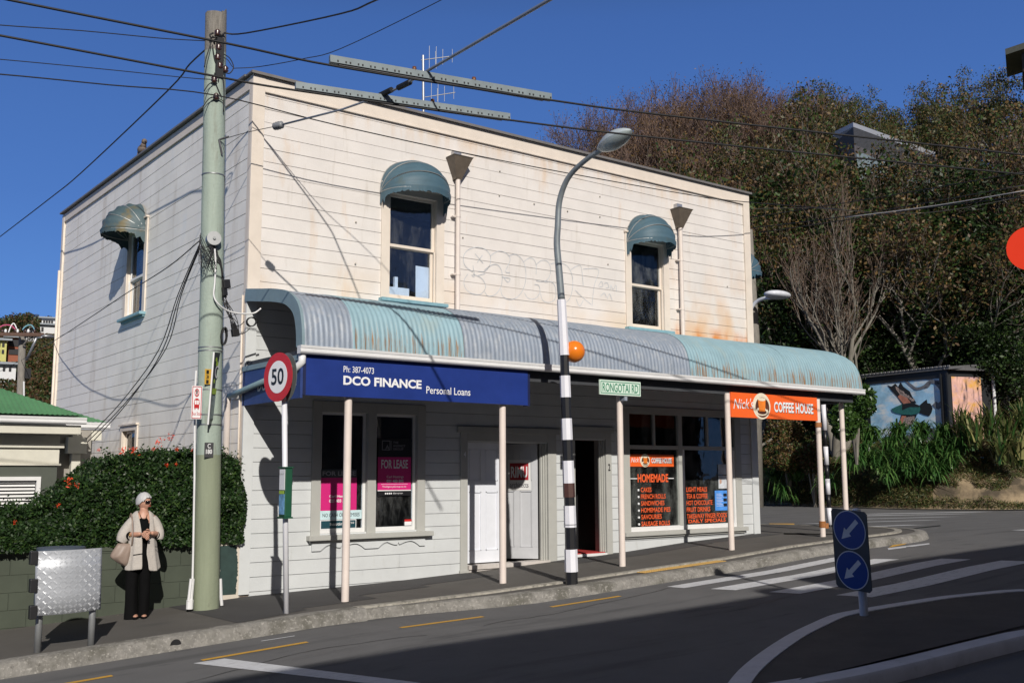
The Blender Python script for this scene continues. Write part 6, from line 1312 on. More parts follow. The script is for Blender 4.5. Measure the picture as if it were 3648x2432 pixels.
rt=[fp_(-.35,ztp+.12,.12),fp_(Wm+.4,ztp+.12,.12),fp_(Wm+.4,ztp+.38,-2.6),fp_(-.35,ztp+.38,-2.6)]
g.prism(rt,(0,0,.10)); rt2=[sp_(-.1,ztp+.12,.2),sp_(Ws+.2,ztp+.12,.2),sp_(Ws+.2,ztp+.14,-1.4),sp_(-.1,ztp+.14,-1.4)]; g.prism(rt2,(0,0,.10)); g.build('roof',mat('shed roof iron',(.11,.11,.115),.5,var=.2),MS)
g=MB()
for k in range(24): a=-.35+(Wm+.7)*k/23; g.obox(fp_(a,ztp+.24,.13),u_*.05,nf*.02,(0,0,.02))
g.build('roof_ribs',mat('grey ribs',(.25,.25,.26)),MS)
MB().tube([sp_(Ws+.05,ztp+.05,.12),sp_(Ws+.05,zb_,.12)],.06,8).tube([sp_(Ws+.05,ztp+.05,.12),sp_(Ws-.2,ztp+.05,.12)],.05,8).build('downpipe',m_gut,MS)
# painted bird and branch, laid out on the wall
zx0,zx1,zy0,zy1=380,1085,240,700
def mp_(zx,zy,o=.012): 
    a=(1070-zx)/(1070-380)*Wm; z=ztp-(zy-215)/(680-215)*(H_-.55); return fp_(a,z,o)
def poly(name,pts,m_,o=.012): g=MB(); g.add([mp_(x,y,o) for x,y in pts],[tuple(range(len(pts)))]); return g.build(name,m_,MS)
m_mb=mat('mural black',(.015,.017,.02),.6); m_mt=mat('mural teal',(.03,.16,.15),.6,var=.25); m_mp=mat('mural salmon',(.55,.22,.15),.6,var=.3,scale=5); m_mg=mat('mural grey',(.16,.17,.20),.6,var=.3); m_ml=mat('mural pale',(.42,.33,.30),.6,var=.3)
def fan(base,tips,n,m_,o,name='bird_wing'):
    tip0,tip1=tips
    b0,b1=base
    for k in range(n):
        t=k/(n-1); tx=tip0[0]*(1-t)+tip1[0]*t; ty=tip0[1]*(1-t)+tip1[1]*t+(8 if k%2 else 0); bx=b0[0]*(1-t)+b1[0]*t; by=b0[1]*(1-t)+b1[1]*t; dx,dy=tx-bx,ty-by; L=math.hypot(dx,dy); nx_,ny_=-dy/L*11,dx/L*11
        poly(name,[(bx-nx_,by-ny_),(bx+dx*.7-nx_*1.2,by+dy*.7-ny_*1.2),(tx,ty),(bx+dx*.7+nx_*1.2,by+dy*.7+ny_*1.2),(bx+nx_,by+ny_)],m_,o)
poly('bird_wing',[(700,470),(650,390),(600,330),(560,270),(600,290),(640,265),(665,300),(690,255),(712,300),(770,350),(790,400),(825,460),(760,470)],m_mb,.012)
poly('wing_colour',[(705,460),(655,390),(680,370),(740,400),(775,455)],m_mp,.016); fan(((690,370),(780,430)),((640,290),(815,430)),7,m_ml,.018,name='wing_feather')
poly('bird_wing',[(680,560),(825,565),(800,620),(760,670),(700,735),(650,720),(640,690)],m_mb,.012); poly('wing_colour',[(685,570),(725,575),(700,640),(655,690),(650,640)],m_mp,.016); fan(((720,590),(790,580)),((670,720),(790,640)),5,m_ml,.018,name='wing_feather')
poly('bird_body',[(590,500),(640,480),(700,460),(800,460),(850,485),(860,520),(845,555),(780,568),(700,560),(640,545),(600,525)],m_mt,.020); poly('bird_back',[(695,462),(800,460),(850,485),(850,500),(760,495),(690,520)],m_mb,.022)
poly('bird_tail',[(845,490),(890,455),(920,435),(925,470),(950,475),(968,520),(955,560),(935,588),(890,575),(850,555)],m_mb,.016)
for L_,w in (([(1075,300),(1020,290),(960,280),(900,320),(830,330),(780,290),(730,240)],20),([(1070,250),(1010,240),(950,250),(880,230)],16),([(1080,380),(1040,320),(1000,290)],30),([(960,280),(940,320),(900,330)],10)):
    P=smoothpts(L_,5); 
    g=MB(); A_2=[];B_2=[]
    for i,p in enumerate(P):
        q=P[min(i+1,len(P)-1)]-P[max(i-1,0)]; q=q/np.linalg.norm(q); n_2=np.array([-q[1],q[0]])*w*(1-.6*i/len(P)); A_2.append(mp_(*(p+n_2),.014)); B_2.append(mp_(*(p-n_2),.014))
    g.grid([A_2,B_2]); g.build('painted_branch',m_mg,MS)
poly('painted_leaf',[(965,490),(1000,460),(1020,475),(1050,455),(1078,470),(1078,500),(1040,515),(1020,535),(990,520)],m_mg,.014); poly('painted_rock',[(560,720),(600,700),(660,740),(720,760),(860,690),(890,650),(930,690),(1060,735),(1060,800),(560,800)],m_mg,.010)
# ---- house on the hill behind the trees
hc=P3(3195,560,56.5); HH=thing('house','grey house with white roof edge half hidden among trees high on the hill','house',hc)
A=P3(3040,452,50.5);Bq=P3(3335,560,48); d=Bq-A; L=np.linalg.norm(d); dn=d/L; dz=np.array([0,0,1.])
g=MB(); g.prism([A,Bq,Bq+[0,0,.22],A+[0,0,.22]],(1.2,2.0,.3)); g.build('white_roof_edge',m_white,HH); g=MB(); g.prism([A-dz*.9,Bq-dz*.9,Bq,A],(2,3,0)); g.build('fascia',mat('grey hill cladding',(.13,.13,.135),.8,var=.2),HH)
g=MB(); g.prism([A-dz*10,Bq-dz*9,Bq-dz*.9,A-dz*.9],(2.5,4,0)); hw_=g.build('wall',mat('hill house wall',(.22,.20,.20),.8,var=.2),HH)
for t in (.12,.3,.52,.68,.84): q=A+d*t-dz*2.0+np.array([-.25,-.2,0]); MB().obox(q,dn*.55,(.02,.03,0),(0,0,.7)).build('window',mat('pale window',(.45,.55,.58),.3),HH)
q1=P3(3582,196,50);q2=P3(3720,150,49); vd=(q1-CAM)*[1,1,0]; vd/=np.linalg.norm(vd); HH=thing('house','corner of a house roof with deep dark eaves at the top right edge','house',q1)
g=MB(); g.prism([q1,q2,q2+[0,0,.28],q1+[0,0,.28]],vd*3); g.build('roof',mat('olive roof edge',(.16,.16,.12),.8),HH); qa=q1+(q2-q1)*.42; g=MB(); g.prism([qa-[0,0,.9],q2-[0,0,.9],q2,qa],vd*2.5+[0,0,0]); g.v=[tuple(np.array(v)+vd*.4) for v in g.v]; g.build('wall',mat('brown timber wall',(.06,.045,.035),.9),HH)
# ---- pole C79 with lamp behind the building end
q=P3(2697,1812,39.5); zq=gz(q[0],q[1],-.15); s=thing('utility_pole','grey timber pole behind the right end of the building, with a small lamp','utility pole',(q[0],q[1],zq))
top=P3(2664,820,39.5); MB().tube([[q[0],q[1],zq-.3],[*P3(2686,1200,39.5)[:2],P3(2686,1200,39.5)[2]],top],[.24,.21,.18],14).build('pole',m_wood,s,smooth=True)
g=MB(); P=[P3((450/1.934)+2432,811+650/1.934,39.2),P3(2432+470/1.934,811+560/1.934,39.1),P3(2432+510/1.934,811+510/1.934,39.0),P3(2432+560/1.934,811+487/1.934,38.8),P3(2432+615/1.934,811+482/1.934,38.6)]; g.tube(smoothpts(P,4),.075,8); g.build('lamp_arm',mat('white lamp arm',(.60,.62,.66),.4),s,smooth=True)
a=P3(2432+595/1.934,811+470/1.934,38.6);c=P3(2432+712/1.934,811+455/1.934,38.3); MB().ball((a+c)/2,.62,14,8,(1.05,.6,.26)).build('lamp_head',mat('lamp housing white',(.62,.64,.70),.4),s,smooth=True)
a=P3(2691,1600,39.2); MB().box(a[0]-.2,a[0]+.12,a[1]-.02,a[1],a[2]-.2,a[2]+.25).build('number_plate',m_dkpr,s)
ytext('lettering','C',a[0]-.10,a[0]+.03,a[2]+.04,a[2]+.19,a[1]-.03,m_lettw,s,bold=.02);ytext('lettering','79',a[0]-.16,a[0]+.09,a[2]-.15,a[2]+.01,a[1]-.03,m_lettw,s,bold=.02)
# ---- round orange red sign disc entering at the right edge
q=P3(3672,884,11.0); s=thing('road_sign','bright orange red round sign disc cut off by the right edge','road sign',(q[0]+.0,q[1],0)); disc_obj(q,CAM-q,.215,.01,'disc',mat('fluorescent orange red',(.95,.05,.012),.5,var=.02),s); MB().tube([q+(q-CAM)*.004,[q[0]+.03,q[1]+.03,gz(q[0],q[1],-.2)]],.03,10).build('pole',m_steel,s)
# ================================================================ far hillside on the left with houses
def lhz(x,y):
    r=math.hypot(x-CAM[0],y-CAM[1]); az=math.degrees(math.atan2(x-CAM[0],y-CAM[1]))
    return float(np.interp(r,[50,70,110,150,190,240],[-1.5,3,12,21,26.5,28]))*float(np.interp(az,[-5,6,10,15,30],[.8,.86,.95,1.02,1.0]))+1.5*noise.noise(Vector((x*.04,y*.04,3)))
g=MB(); g.grid([[(CAM[0]+r*math.sin(math.radians(az)),CAM[1]+r*math.cos(math.radians(az)),lhz(CAM[0]+r*math.sin(math.radians(az)),CAM[1]+r*math.cos(math.radians(az)))) for r in np.linspace(50,240,40)] for az in np.linspace(-4,24,40)]); struct(g.build('far_hill',m_hill,smooth=True))
C=[]
for _ in range(110000):
    az=rs.uniform(9.5,14); r=rs.uniform(62,175); a=math.radians(az); x=CAM[0]+r*math.sin(a); y=CAM[1]+r*math.cos(a); n1=noise.noise(Vector((x*.12,y*.12,5)))+.5*noise.noise(Vector((x*.4,y*.4,5))); p=np.array([x,y,lhz(x,y)+max(.2,1.2+3*n1)*rs.rand()**.5]); v=RM@(p-CAM); ppx,ppy=CX+FPX*v[0]/v[2],CY-FPX*v[1]/v[2]
    if any(a_<ppx<c_ and d_<ppy<e_ and r<rm for a_,c_,d_,e_,rm in ((140,215,1125,1190,152),(78,130,1168,1222,142),(-20,76,1198,1290,122),(-30,62,1290,1350,102))): continue
    C.append(tuple(p))
o=leafmesh('far_scrub',C,.17,[lo3,lo4,lo5,lo1,lo4],None,seed=8,nrm=np.array([0,-.3,.5])); tag(o,'brown and green scrub covering the far hillside on the left','scrub',kind='stuff')
def box_house(px0,px1,py0,py1,r,label,wallm,roofm,wins,roof='gable',wm=None):
    a=P3(px0,py1,r);c=P3(px1,py0,r); W_=np.linalg.norm((c-a)[:2]); X=np.array([(c-a)[0],(c-a)[1],0])/W_; Yd=np.array([-X[1],X[0],0]); Yd*=np.sign(Yd.dot(a-CAM)); h=c[2]-a[2]; s=thing('house',label,'house',a)
    g=MB(); g.prism([a-[0,0,2],a+X*W_-[0,0,2],a+X*W_+[0,0,h],a+[0,0,h]],Yd*6); w_=g.build('wall',wallm,s)
    o=a+[0,0,h]; rh=h*.30
    g=MB(); g.prism([o-X*.5-Yd*.5,o+X*(W_+.5)-Yd*.5,o+X*(W_+.5)+Yd*3+[0,0,rh],o-X*.5+Yd*3+[0,0,rh]],(0,0,.2)); g.build('roof',roofm,s)
    for (u0,u1,v0,v1) in wins: q=a+X*W_*(u0+u1)/2+[0,0,h*(v0+v1)/2]-Yd*.05; MB().obox(q,X*W_*(u1-u0)/2,Yd*.05,(0,0,h*(v1-v0)/2)).build('window',wm or m_dark,s)
    return s
m_hw2=mat('white hill house',(.62,.63,.65),.7,var=.06); m_gr2_=mat('grey roof',(.25,.28,.32),.6,var=.1); m_br2=mat('brick orange wall',(.28,.09,.05),.8,var=.15); m_ye=mat('lime yellow wall',(.50,.48,.16),.7)
box_house(148,208,1137,1160,150,'white house with a long row of windows highest on the far left hill',m_hw2,m_gr2_,[(.08,.2,.2,.75),(.24,.36,.2,.75),(.4,.52,.2,.75),(.56,.68,.2,.75)])
box_house(126,208,1160,1185,148,'white lower storey house just under the row of windows on the far hill',m_hw2,m_gr2_,[(.1,.2,.2,.7),(.25,.35,.2,.7)])
box_house(82,125,1172,1215,140,'small white house behind the far pole crossarm',m_hw2,m_gr2_,[(.1,.4,.3,.7),(.55,.9,.3,.7)])
box_house(26,72,1204,1270,120,'orange brick house with dark glass balconies left of the far pole',m_br2,m_gr2_,[(.1,.95,.12,.42),(.1,.95,.55,.9)])
box_house(-20,25,1214,1266,119,'lime yellow house at the left edge of the far hill',m_ye,m_gr2_,[(.2,.45,.15,.4),(.6,.8,.15,.4),(.2,.45,.6,.85),(.6,.8,.6,.85)])
box_house(-30,58,1300,1325,100,'white house with a grey gabled roof lowest on the far left hill',m_hw2,m_gr2_,[(.2,.3,.2,.8),(.45,.55,.2,.8),(.7,.8,.2,.8)])
# far utility pole with crossarm
fp0=P3(82,1500,40); s=thing('utility_pole','far grey utility pole with crossarm and looped coloured lines behind the green roof','utility pole',(fp0[0],fp0[1],-1.))
MB().tube([[fp0[0],fp0[1],-1.5],P3(80,1197,40)],[.14,.12],12).build('pole',m_wood,s,smooth=True)
a=P3(-30,1190,39.5);c=P3(155,1192,39.5); MB().obox((a+c)/2,(c-a)/2,(0,.06,0),(0,0,.06)).build('crossarm',mat('brown crossarm',(.10,.055,.04),.8,var=.2),s)
for k,px in enumerate((8,20,55,63,90,101,124)): q=P3(px,1180,39.5); MB().tube([q-[0,0,.06],q,q+[0,0,.08]],[.02,.05,.025],8).build('insulator',m_lettw if k%2 else m_ins,s,smooth=True)
for pts,m_ in (([(-5,1168),(15,1158),(40,1160),(57,1176)],mat('pink line cover',(.55,.08,.2))),([(30,1185),(40,1160),(50,1152),(60,1172)],m_lettw),([(80,1175),(92,1162),(112,1158),(124,1176)],mat('blue line cover',(.15,.35,.45)))): MB().tube(smoothpts([P3(p[0],p[1],39.5) for p in pts],4),.022,6).build('line_cover',m_,s,smooth=True)
MB().tube([P3(94,1283,39.4),P3(112,1245,39.2),P3(130,1203,39)],.045,8).build('lamp_arm',m_al,s,smooth=True); MB().ball(P3(172,1198,38.8),.24,12,8,(1.0,.5,.28)).tube([P3(130,1203,39),P3(158,1201,38.9)],.03,6).build('lamp_head',m_al,s,smooth=True)
MB().tube([P3(82,1230,39.8),P3(105,1203,39.5)],.03,6).build('brace',m_wood,s); MB().tube([P3(86,1470,39.7),P3(85,1358,39.7)],.03,6).build('white_conduit',m_gut,s); MB().obox(P3(99,1330,39.8),(.09,0,0),(0,.08,0),(0,0,.18)).build('transformer_box',m_wire,s)

# trees across the junction behind the viewpoint, seen only as reflections in the shop glass
for x,y,k in ((21,-17,1.1),(27,-13,1.2),(33,-18,1.3),(17,-22,1.2)):
    o=copy_tree(protoE); o.location=(x,y,gz(x,y,-.2)); o.scale=(k,k,k); o.rotation_euler=(0,0,x); o['label']='dark leafy tree across the junction, behind the viewpoint'; o['group']='trees across the junction'
# ================================================================ woman waiting on the footpath
HP=Gp((486,2200.5)); HK=float((HP-CAM)@RM[2])/FPX/3.075
wm=thing('person','woman with short white hair and sunglasses in a pale open cardigan and black trousers','person',HP)
m_skin=mat('skin',(.50,.27,.19),.5,var=.06,scale=20); m_hair=mat('white hair',(.47,.465,.475),.55,var=.14,scale=40,stretch=(1,1,.15)); m_blk=mat('black cloth',(.0045,.0045,.005),.95,var=.2,scale=6,spec=.12)
m_card=mat('pale patterned cardigan',(.47,.435,.40),.85,var=.07,scale=6,bump=.9,bscale=9)
N=m_card.node_tree.nodes;L=m_card.node_tree.links; bs=N['Principled BSDF']; src=bs.inputs['Base Color'].links[0].from_socket
tc=N.new('ShaderNodeTexCoord'); vo=N.new('ShaderNodeTexVoronoi'); vo.feature='DISTANCE_TO_EDGE'; vo.inputs['Scale'].default_value=23; L.new(tc.outputs['Object'],vo.inputs[0]); mr=N.new('ShaderNodeMapRange'); mr.inputs[1].default_value=.02; mr.inputs[2].default_value=.05; mr.inputs[3].default_value=.22; mr.inputs[4].default_value=0; L.new(vo.outputs['Distance'],mr.inputs[0])
x_=N.new('ShaderNodeMix'); x_.data_type='RGBA'; L.new(mr.outputs[0],x_.inputs[0]); L.new(src,x_.inputs[6]); x_.inputs[7].default_value=(.20,.18,.20,1); L.new(x_.outputs[2],bs.inputs['Base Color'])
RZ=math.radians(-17.4); cr_,sr_=math.cos(RZ),math.sin(RZ)
def hw3(v): return np.array([HP[0]+v[0]*cr_-v[1]*sr_,HP[1]+v[0]*sr_+v[1]*cr_,HP[2]+v[2]])
def q3(px,py,y=0.): return np.array([(px-325)*HK,y,(1478-py)*HK])
def hbuild(mb,name,m_,parent=wm,smooth=True,sub=0,solid=0,auto=None):
    mb.v=[tuple(hw3(v)) for v in mb.v]; o=mb.build(name,m_,parent,smooth=smooth,auto=auto)
    if solid: s=o.modifiers.new('s','SOLIDIFY'); s.thickness=solid; s.offset=0
    if sub: s=o.modifiers.new('u','SUBSURF'); s.levels=s.render_levels=sub
    return o
def skin_mesh(verts,edges,rad,sub=2):
    me=bpy.data.meshes.new('sk'); me.from_pydata([tuple(v) for v in verts],edges,[]); o=bpy.data.objects.new('sk',me); COL.objects.link(o)
    s=o.modifiers.new('s','SKIN'); s.use_smooth_shade=True
    for i,r in enumerate(rad): 
        sv=me.skin_vertices[0].data[i]; sv.radius=(r,r) if not hasattr(r,'__len__') else r; sv.use_root=(i==0)
    u=o.modifiers.new('u','SUBSURF'); u.levels=u.render_levels=sub
    bpy.context.view_layer.update(); dg=bpy.context.evaluated_depsgraph_get(); me2=bpy.data.meshes.new_from_object(o.evaluated_get(dg)); bpy.data.objects.remove(o)
    V=[tuple(v.co) for v in me2.vertices]; F=[tuple(p.vertices) for p in me2.polygons]; return V,F
body=MB()
V=[q3(322,850,0),q3(335,700,0),q3(345,520,0),q3(350,400,0),q3(352,350,.0),q3(357,300,-.01),q3(356,262,-.012),
   q3(270,880,0),q3(265,1180,.01),q3(290,1440,.02),q3(380,880,0),q3(392,1180,.01),q3(395,1440,.02),
   q3(250,385,.0),q3(190,570,.03),q3(270,572,-.12),q3(338,560,-.20),
   q3(470,390,.0),q3(520,575,.03),q3(478,568,-.12),q3(440,552,-.20)]
E=[(0,1),(1,2),(2,3),(3,4),(4,5),(5,6),(0,7),(7,8),(8,9),(0,10),(10,11),(11,12),(3,13),(13,14),(14,15),(15,16),(3,17),(17,18),(18,19),(19,20)]
Rr=[(.13,.10),(.115,.09),(.125,.095),(.10,.075),(.062,.058),(.055,.055),(.054,.054),.08,.055,.036,.08,.055,.036,.042,.042,.034,.026,.042,.042,.034,.026]
v,f=skin_mesh(V,E,Rr); body.add(v,f)
# hands: palm and five separate fingers each, closed on one another at the waist
def hand(w,dirx,seed):
    w=np.array(w); d=dirx/np.linalg.norm(dirx); up=np.array([0,-.25,1.]); up-=d*up.dot(d); up/=np.linalg.norm(up); sd2=np.cross(d,up)
    vs=[w,w+d*.035,w+d*.065]; es=[(0,1),(1,2)]; rd=[(.022,.024),(.020,.034),(.016,.034)]
    v,f=skin_mesh(vs,es,rd,1); body.add(v,f)
    for k,(o_,L1) in enumerate(((.027,.060),(.010,.070),(-.008,.066),(-.025,.050))):
        b0=w+d*.06+up*o_; curl=.55+.1*k; p=[b0]; dd=d.copy()
        for j in range(3): dd=dd*math.cos(curl*.6)-up*math.sin(curl*.6)*.75+sd2*.12*(1 if seed else -1); dd/=np.linalg.norm(dd); p.append(p[-1]+dd*L1*(.42,.32,.26)[j])
        v,f=skin_mesh(p,[(0,1),(1,2),(2,3)],[.0095,.009,.0085,.007],1); body.add(v,f)
    p=[w+d*.02+up*.02,w+d*.035+up*.045-sd2*.006,w+d*.06+up*.058-sd2*.01,w+d*.08+up*.055-sd2*.012]; v,f=skin_mesh(p,[(0,1),(1,2),(2,3)],[.013,.0115,.010,.008],1); body.add(v,f)
hand(q3(340,558,-.205),q3(395,585,-.245)-q3(340,558,-.205),0); hand(q3(438,548,-.205),q3(378,562,-.255)-q3(438,548,-.205),1)
# head
HC=q3(352,222,-.012); HY_=math.radians(52); ch,sh_=math.cos(HY_),math.sin(HY_)
def hd_(p):  # head frame: face towards -y, turned to the right of the picture
    x,y,z=p; return np.array([HC[0]+x*ch-y*sh_,HC[1]+x*sh_+y*ch,HC[2]+z])
nu,nv=40,28; G_2=[]
for i in range(nu):
    row=[]
    for j in range(nv+1):
        th=math.pi*j/nv; ph=2*math.pi*i/nu; z=math.cos(th); r=math.sin(th); x=r*math.sin(ph); y=-r*math.cos(ph)  # ph=0 is the face
        t=max(0,-z); rx=.071*(1-.30*t); ry=.090*(1-.12*t)
        X=x*rx; Y=y*ry-.008*t*max(0,-y); Z=z*.108
        fc=max(0,-y)
        Y-= .016*math.exp(-((z+.10)/.20)**2-(x/.20)**2)*fc ; Y-=.010*math.exp(-((z+.22)/.09)**2-(x/.16)**2)*fc   # nose
        Y-= .006*math.exp(-((z+.52)/.07)**2-(x/.35)**2)*fc; Y-=.010*math.exp(-((z+.85)/.14)**2-(x/.4)**2)*fc  # lips, chin
        Y+= .006*math.exp(-((z-.10)/.10)**2-((abs(x)-.38)/.18)**2)*fc
        X+= math.copysign(.004*math.exp(-((z+.25)/.2)**2-((abs(x)-.65)/.2)**2),x)
        row.append(hd_((X,Y,Z)))
    G_2.append(row)
body.grid(G_2,closeu=True)
for s_ in (-1,1): 
    b0=len(body.v); body.ball((0,0,0),1,10,8); 
    for n_i in range(b0,len(body.v)): p=body.v[n_i]; body.v[n_i]=tuple(hd_((s_*.071+p[0]*.008,.012+p[1]*.018,-.012+p[2]*.030)))
# feet
for fx in (312,402):
    b0=len(body.v); body.ball((0,0,0),1,12,8); c=q3(fx,1462,-.05)
    for n_i in range(b0,len(body.v)): p=body.v[n_i]; body.v[n_i]=tuple(c+np.array([p[0]*.036,p[1]*.10,p[2]*.03+.01]))
bo=hbuild(body,'body',m_skin)
# hair: short bowl cut with a fringe
g=MB(); R=[]
for i in range(49):
    ph=2*math.pi*i/48; row=[]; back=(1-math.cos(ph))/2
    low=.44-.80*min(1,back*1.7) ; low=low if back>.12 else .40
    low-=.03*math.sin(ph*11)
    for j in range(13):
        th=math.acos(max(-1,min(1,1-(1-low)*j/12))); z=math.cos(th); r=math.sin(th); th_k=1.13+.05*math.sin(ph*7+j)*(j/12)**2+.05*(j/12)
        row.append(hd_((r*math.sin(ph)*.071*th_k,-r*math.cos(ph)*.090*(th_k-.03*(1-back)),z*.108*1.10+.006)))
    R.append(row)
g.grid(R); hbuild(g,'hair',m_hair,solid=.010)
# sunglasses
g=MB(); 
g.grid([[hd_((.0775*math.sin(a)*1.02,-.0935*math.cos(a)-.006,z_)) for z_ in (-.020,-.008,.010,.018)] for a in [math.radians(x) for x in np.linspace(-48,48,17)]]); sgm=mat('dark sunglass lens',(.008,.006,.006),.12,var=.05,spec=.8); hbuild(g,'sunglasses',sgm,solid=.004)
g=MB(); 
for s_ in (-1,1): g.tube([hd_((s_*.063,-.065,.010)),hd_((s_*.076,-.03,.010)),hd_((s_*.077,.02,.004))],.0045,6)
hbuild(g,'sunglass_arms',sgm)
g=MB(); g.tube([hd_((-.020,-.093,-.052)),hd_((-.008,-.101,-.050)),hd_((.008,-.101,-.050)),hd_((.020,-.093,-.052))],[.002,.005,.005,.002],8); hbuild(g,'lips',mat('lip red',(.50,.05,.04),.4))
g=MB(); g.tube(smoothpts([q3(310,335,-.03),q3(328,385,-.095),q3(352,403,-.11),q3(380,395,-.105),q3(395,345,-.03)],5),.005,6); hbuild(g,'necklace',mat('dark beads',(.10,.06,.04),.4))
def ring(cx,py,hw,dp,n=26,cy=0.,fold=0,ph=0):
    c=q3(cx,py,cy); return [(c[0]+hw*HK*math.cos(2*math.pi*i/n)*(1+fold*math.sin(5*2*math.pi*i/n+ph)),c[1]+dp*math.sin(2*math.pi*i/n)*(1+fold*math.sin(5*2*math.pi*i/n+ph)),c[2]) for i in range(n)]
# trousers
g=MB(); g.grid([ring(325,640,98,.115),ring(325,760,112,.125),ring(322,850,126,.130),ring(320,930,128,.125)],closev=True)
g.grid([ring(260,880,70,.110,fold=.0),ring(260,1000,68,.100,fold=.03),ring(258,1150,63,.092,fold=.06,ph=1),ring(262,1300,66,.096,fold=.06,ph=1.5),ring(266,1476,74,.110,fold=.05,ph=2)],closev=True)
g.grid([ring(388,880,66,.108),ring(392,1000,62,.100,fold=.03),ring(394,1150,59,.092,fold=.06),ring(394,1300,55,.092,fold=.05,ph=2),ring(392,1452,54,.100,fold=.05,ph=3)],closev=True)
hbuild(g,'trousers',m_blk)
g=MB(); g.grid([ring(354,398,60,.085,cy=-.01),ring(352,425,92,.105),ring(350,480,104,.118),ring(345,600,98,.118),ring(338,700,100,.12),ring(330,800,118,.13)],closev=True); hbuild(g,'top',m_blk)
for pts in (([q3(180,560,.03),q3(200,585,-.03),q3(232,586,-.07)],),([q3(530,575,.03),q3(512,588,-.03),q3(488,580,-.07)],)):
    g=MB(); g.tube(pts[0],[.06,.056,.050],14,cap=False); hbuild(g,'black_cuff',m_blk,solid=.004)
# shoes
for fx in (312,402):
    g=MB(); b0=0; g.ball((0,0,0),1,14,8); c=q3(fx,1468,-.055); g.v=[tuple(c+np.array([p[0]*.042,p[1]*.115,max(p[2],-.6)*.030+(-.0 if p[1]>-.2 else .004)])) for p in g.v]; hbuild(g,'shoe',m_blk)
# cardigan
rows=[(318,345,66,.066,291,402),(328,345,84,.08,294,406),(345,345,104,.095,299,410),(372,346,128,.112,304,416),(430,348,146,.128,320,421),(520,350,150,.140,338,424),(600,350,152,.150,350,414),(700,355,160,.156,357,404),(790,358,172,.158,358,396),(860,360,184,.160,362,424),(945,364,198,.162,367,431)]
G3=[];n=44
for ri,(py,cx,hw,dp,xl,xr) in enumerate(rows):
    hw*=(.93 if ri>3 else .97); dp*=.93
    c=q3(cx,py,.0); a0=math.acos(max(-1,min(1,(xr-cx)/hw))); a1=math.acos(max(-1,min(1,(xl-cx)/hw))); row=[]
    # angles measured from +x through the back (+y) to -x ; front edges lie at -a0 and -(a1)
    A0=-a0; A1=2*math.pi-a1
    for i in range(n+1):
        a=A0+(A1-A0)*i/n; t=ri/(len(rows)-1); fo=.05*t*math.sin(a*9+1.3)+.03*t*math.sin(a*17); hem=0
        if ri==len(rows)-1: hem=-.030*math.exp(-((i-n)/6)**2)-.035*math.exp(-(i/6)**2)+.02*math.sin(a*3)
        row.append((c[0]+hw*HK*math.cos(a)*(1+fo),c[1]+dp*math.sin(a)*(1+fo)-.004,c[2]+hem))
    G3.append(row)
g=MB(); g.grid(G3); cd=hbuild(g,'cardigan',m_card,solid=.006,sub=1)
def sleeve(C,rad,name='sleeve'):
    R=[]; n=20
    for k,((px,py,y),(ra,rb)) in enumerate(zip(C,rad)):
        a=q3(*C[max(k-1,0)]);c2=q3(*C[min(k+1,len(C)-1)]); d=c2-a; d/=np.linalg.norm(d); yv=np.array([0,1.,0]); s2=np.cross(d,yv); s2/=np.linalg.norm(s2); y2=np.cross(s2,d); c=q3(px,py,y)
        R.append([c+s2*ra*math.cos(2*math.pi*i/n)*(1+.05*math.sin(4*math.pi*i/n*2+k))+y2*rb*math.sin(2*math.pi*i/n) for i in range(n)])
    g=MB(); g.grid(R,closev=True); return hbuild(g,name,m_card,solid=.006,sub=1)
sleeve([(270,392,.0),(235,428,.0),(198,490,.0),(165,560,-.01),(146,618,-.02),(128,655,-.02)],[(.042,.06),(.052,.068),(.063,.072),(.080,.076),(.078,.072),(.058,.065)])
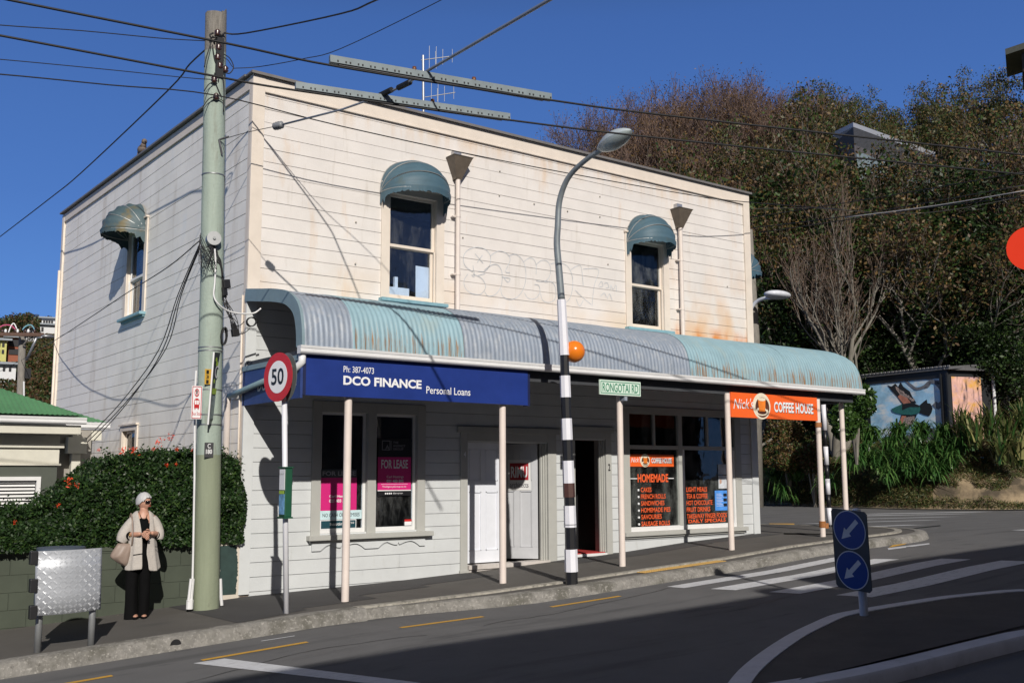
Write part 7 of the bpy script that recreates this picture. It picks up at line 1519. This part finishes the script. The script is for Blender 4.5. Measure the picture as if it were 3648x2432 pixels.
sleeve([(448,390,.0),(476,432,.0),(504,490,.0),(528,550,-.01),(535,600,-.02),(532,635,-.02)],[(.045,.06),(.055,.066),(.058,.07),(.056,.072),(.052,.07),(.042,.056)])
for (a,c) in (((262,788),(356,775)),((485,706),(535,710))):
    g=MB(); g.tube([q3(a[0],a[1],-.150),q3(c[0],c[1],-.168 if c[0]<400 else -.13)],.004,5); hbuild(g,'pocket_edge',m_blk)
g=MB(); g.tube(smoothpts([q3(214,556,-.08),q3(220,580,-.105),q3(222,600,-.08)],4),.007,6); hbuild(g,'bracelet',mat('gold',(.55,.38,.12),.3,metal=.8))
# handbag over her shoulder
m_bag=mat('taupe leather bag',(.27,.205,.17),.5,var=.12,scale=8)
g=MB(); R=[]
for k,(py,xl,xr,dp) in enumerate(((668,95,250,.02),(676,88,250,.04),(710,68,250,.055),(760,38,246,.07),(800,22,240,.075),(818,30,236,.07),(850,80,230,.06),(885,130,222,.045),(905,168,200,.015))):
    n=20; cx=(xl+xr)/2; hw=(xr-xl)/2; R.append([tuple(q3(cx,py+(8 if k else 0)*0,-.06)+np.array([hw*HK*np.sign(math.cos(2*math.pi*i/n))*abs(math.cos(2*math.pi*i/n))**.8,dp*math.sin(2*math.pi*i/n)*(1+.16*math.sin(i*2.1+k*.6)),.006*math.sin(i+k)])) for i in range(n)])
g.grid(R,closev=True); g.add(R[0],[tuple(range(20))]); g.add(R[-1],[tuple(range(20))[::-1]])
bg_=thing('handbag','soft taupe leather handbag hanging from the woman\'s shoulder','handbag',hw3(q3(140,900,0)))
hbuild(g,'bag_body',m_bag,parent=bg_,sub=1)
g=MB(); P=smoothpts([q3(246,690,-.11),q3(250,600,-.165),q3(246,500,-.155),q3(240,410,-.135),q3(225,352,-.05),q3(222,345,.02),q3(215,380,.10),q3(180,550,.12),q3(120,690,.02)],5); W2=[]
for p in P: W2.append([p+np.array([-.010,0,0]),p+np.array([.010,0,0])])
g.grid(W2); hbuild(g,'strap',m_bag,parent=bg_,solid=.004)
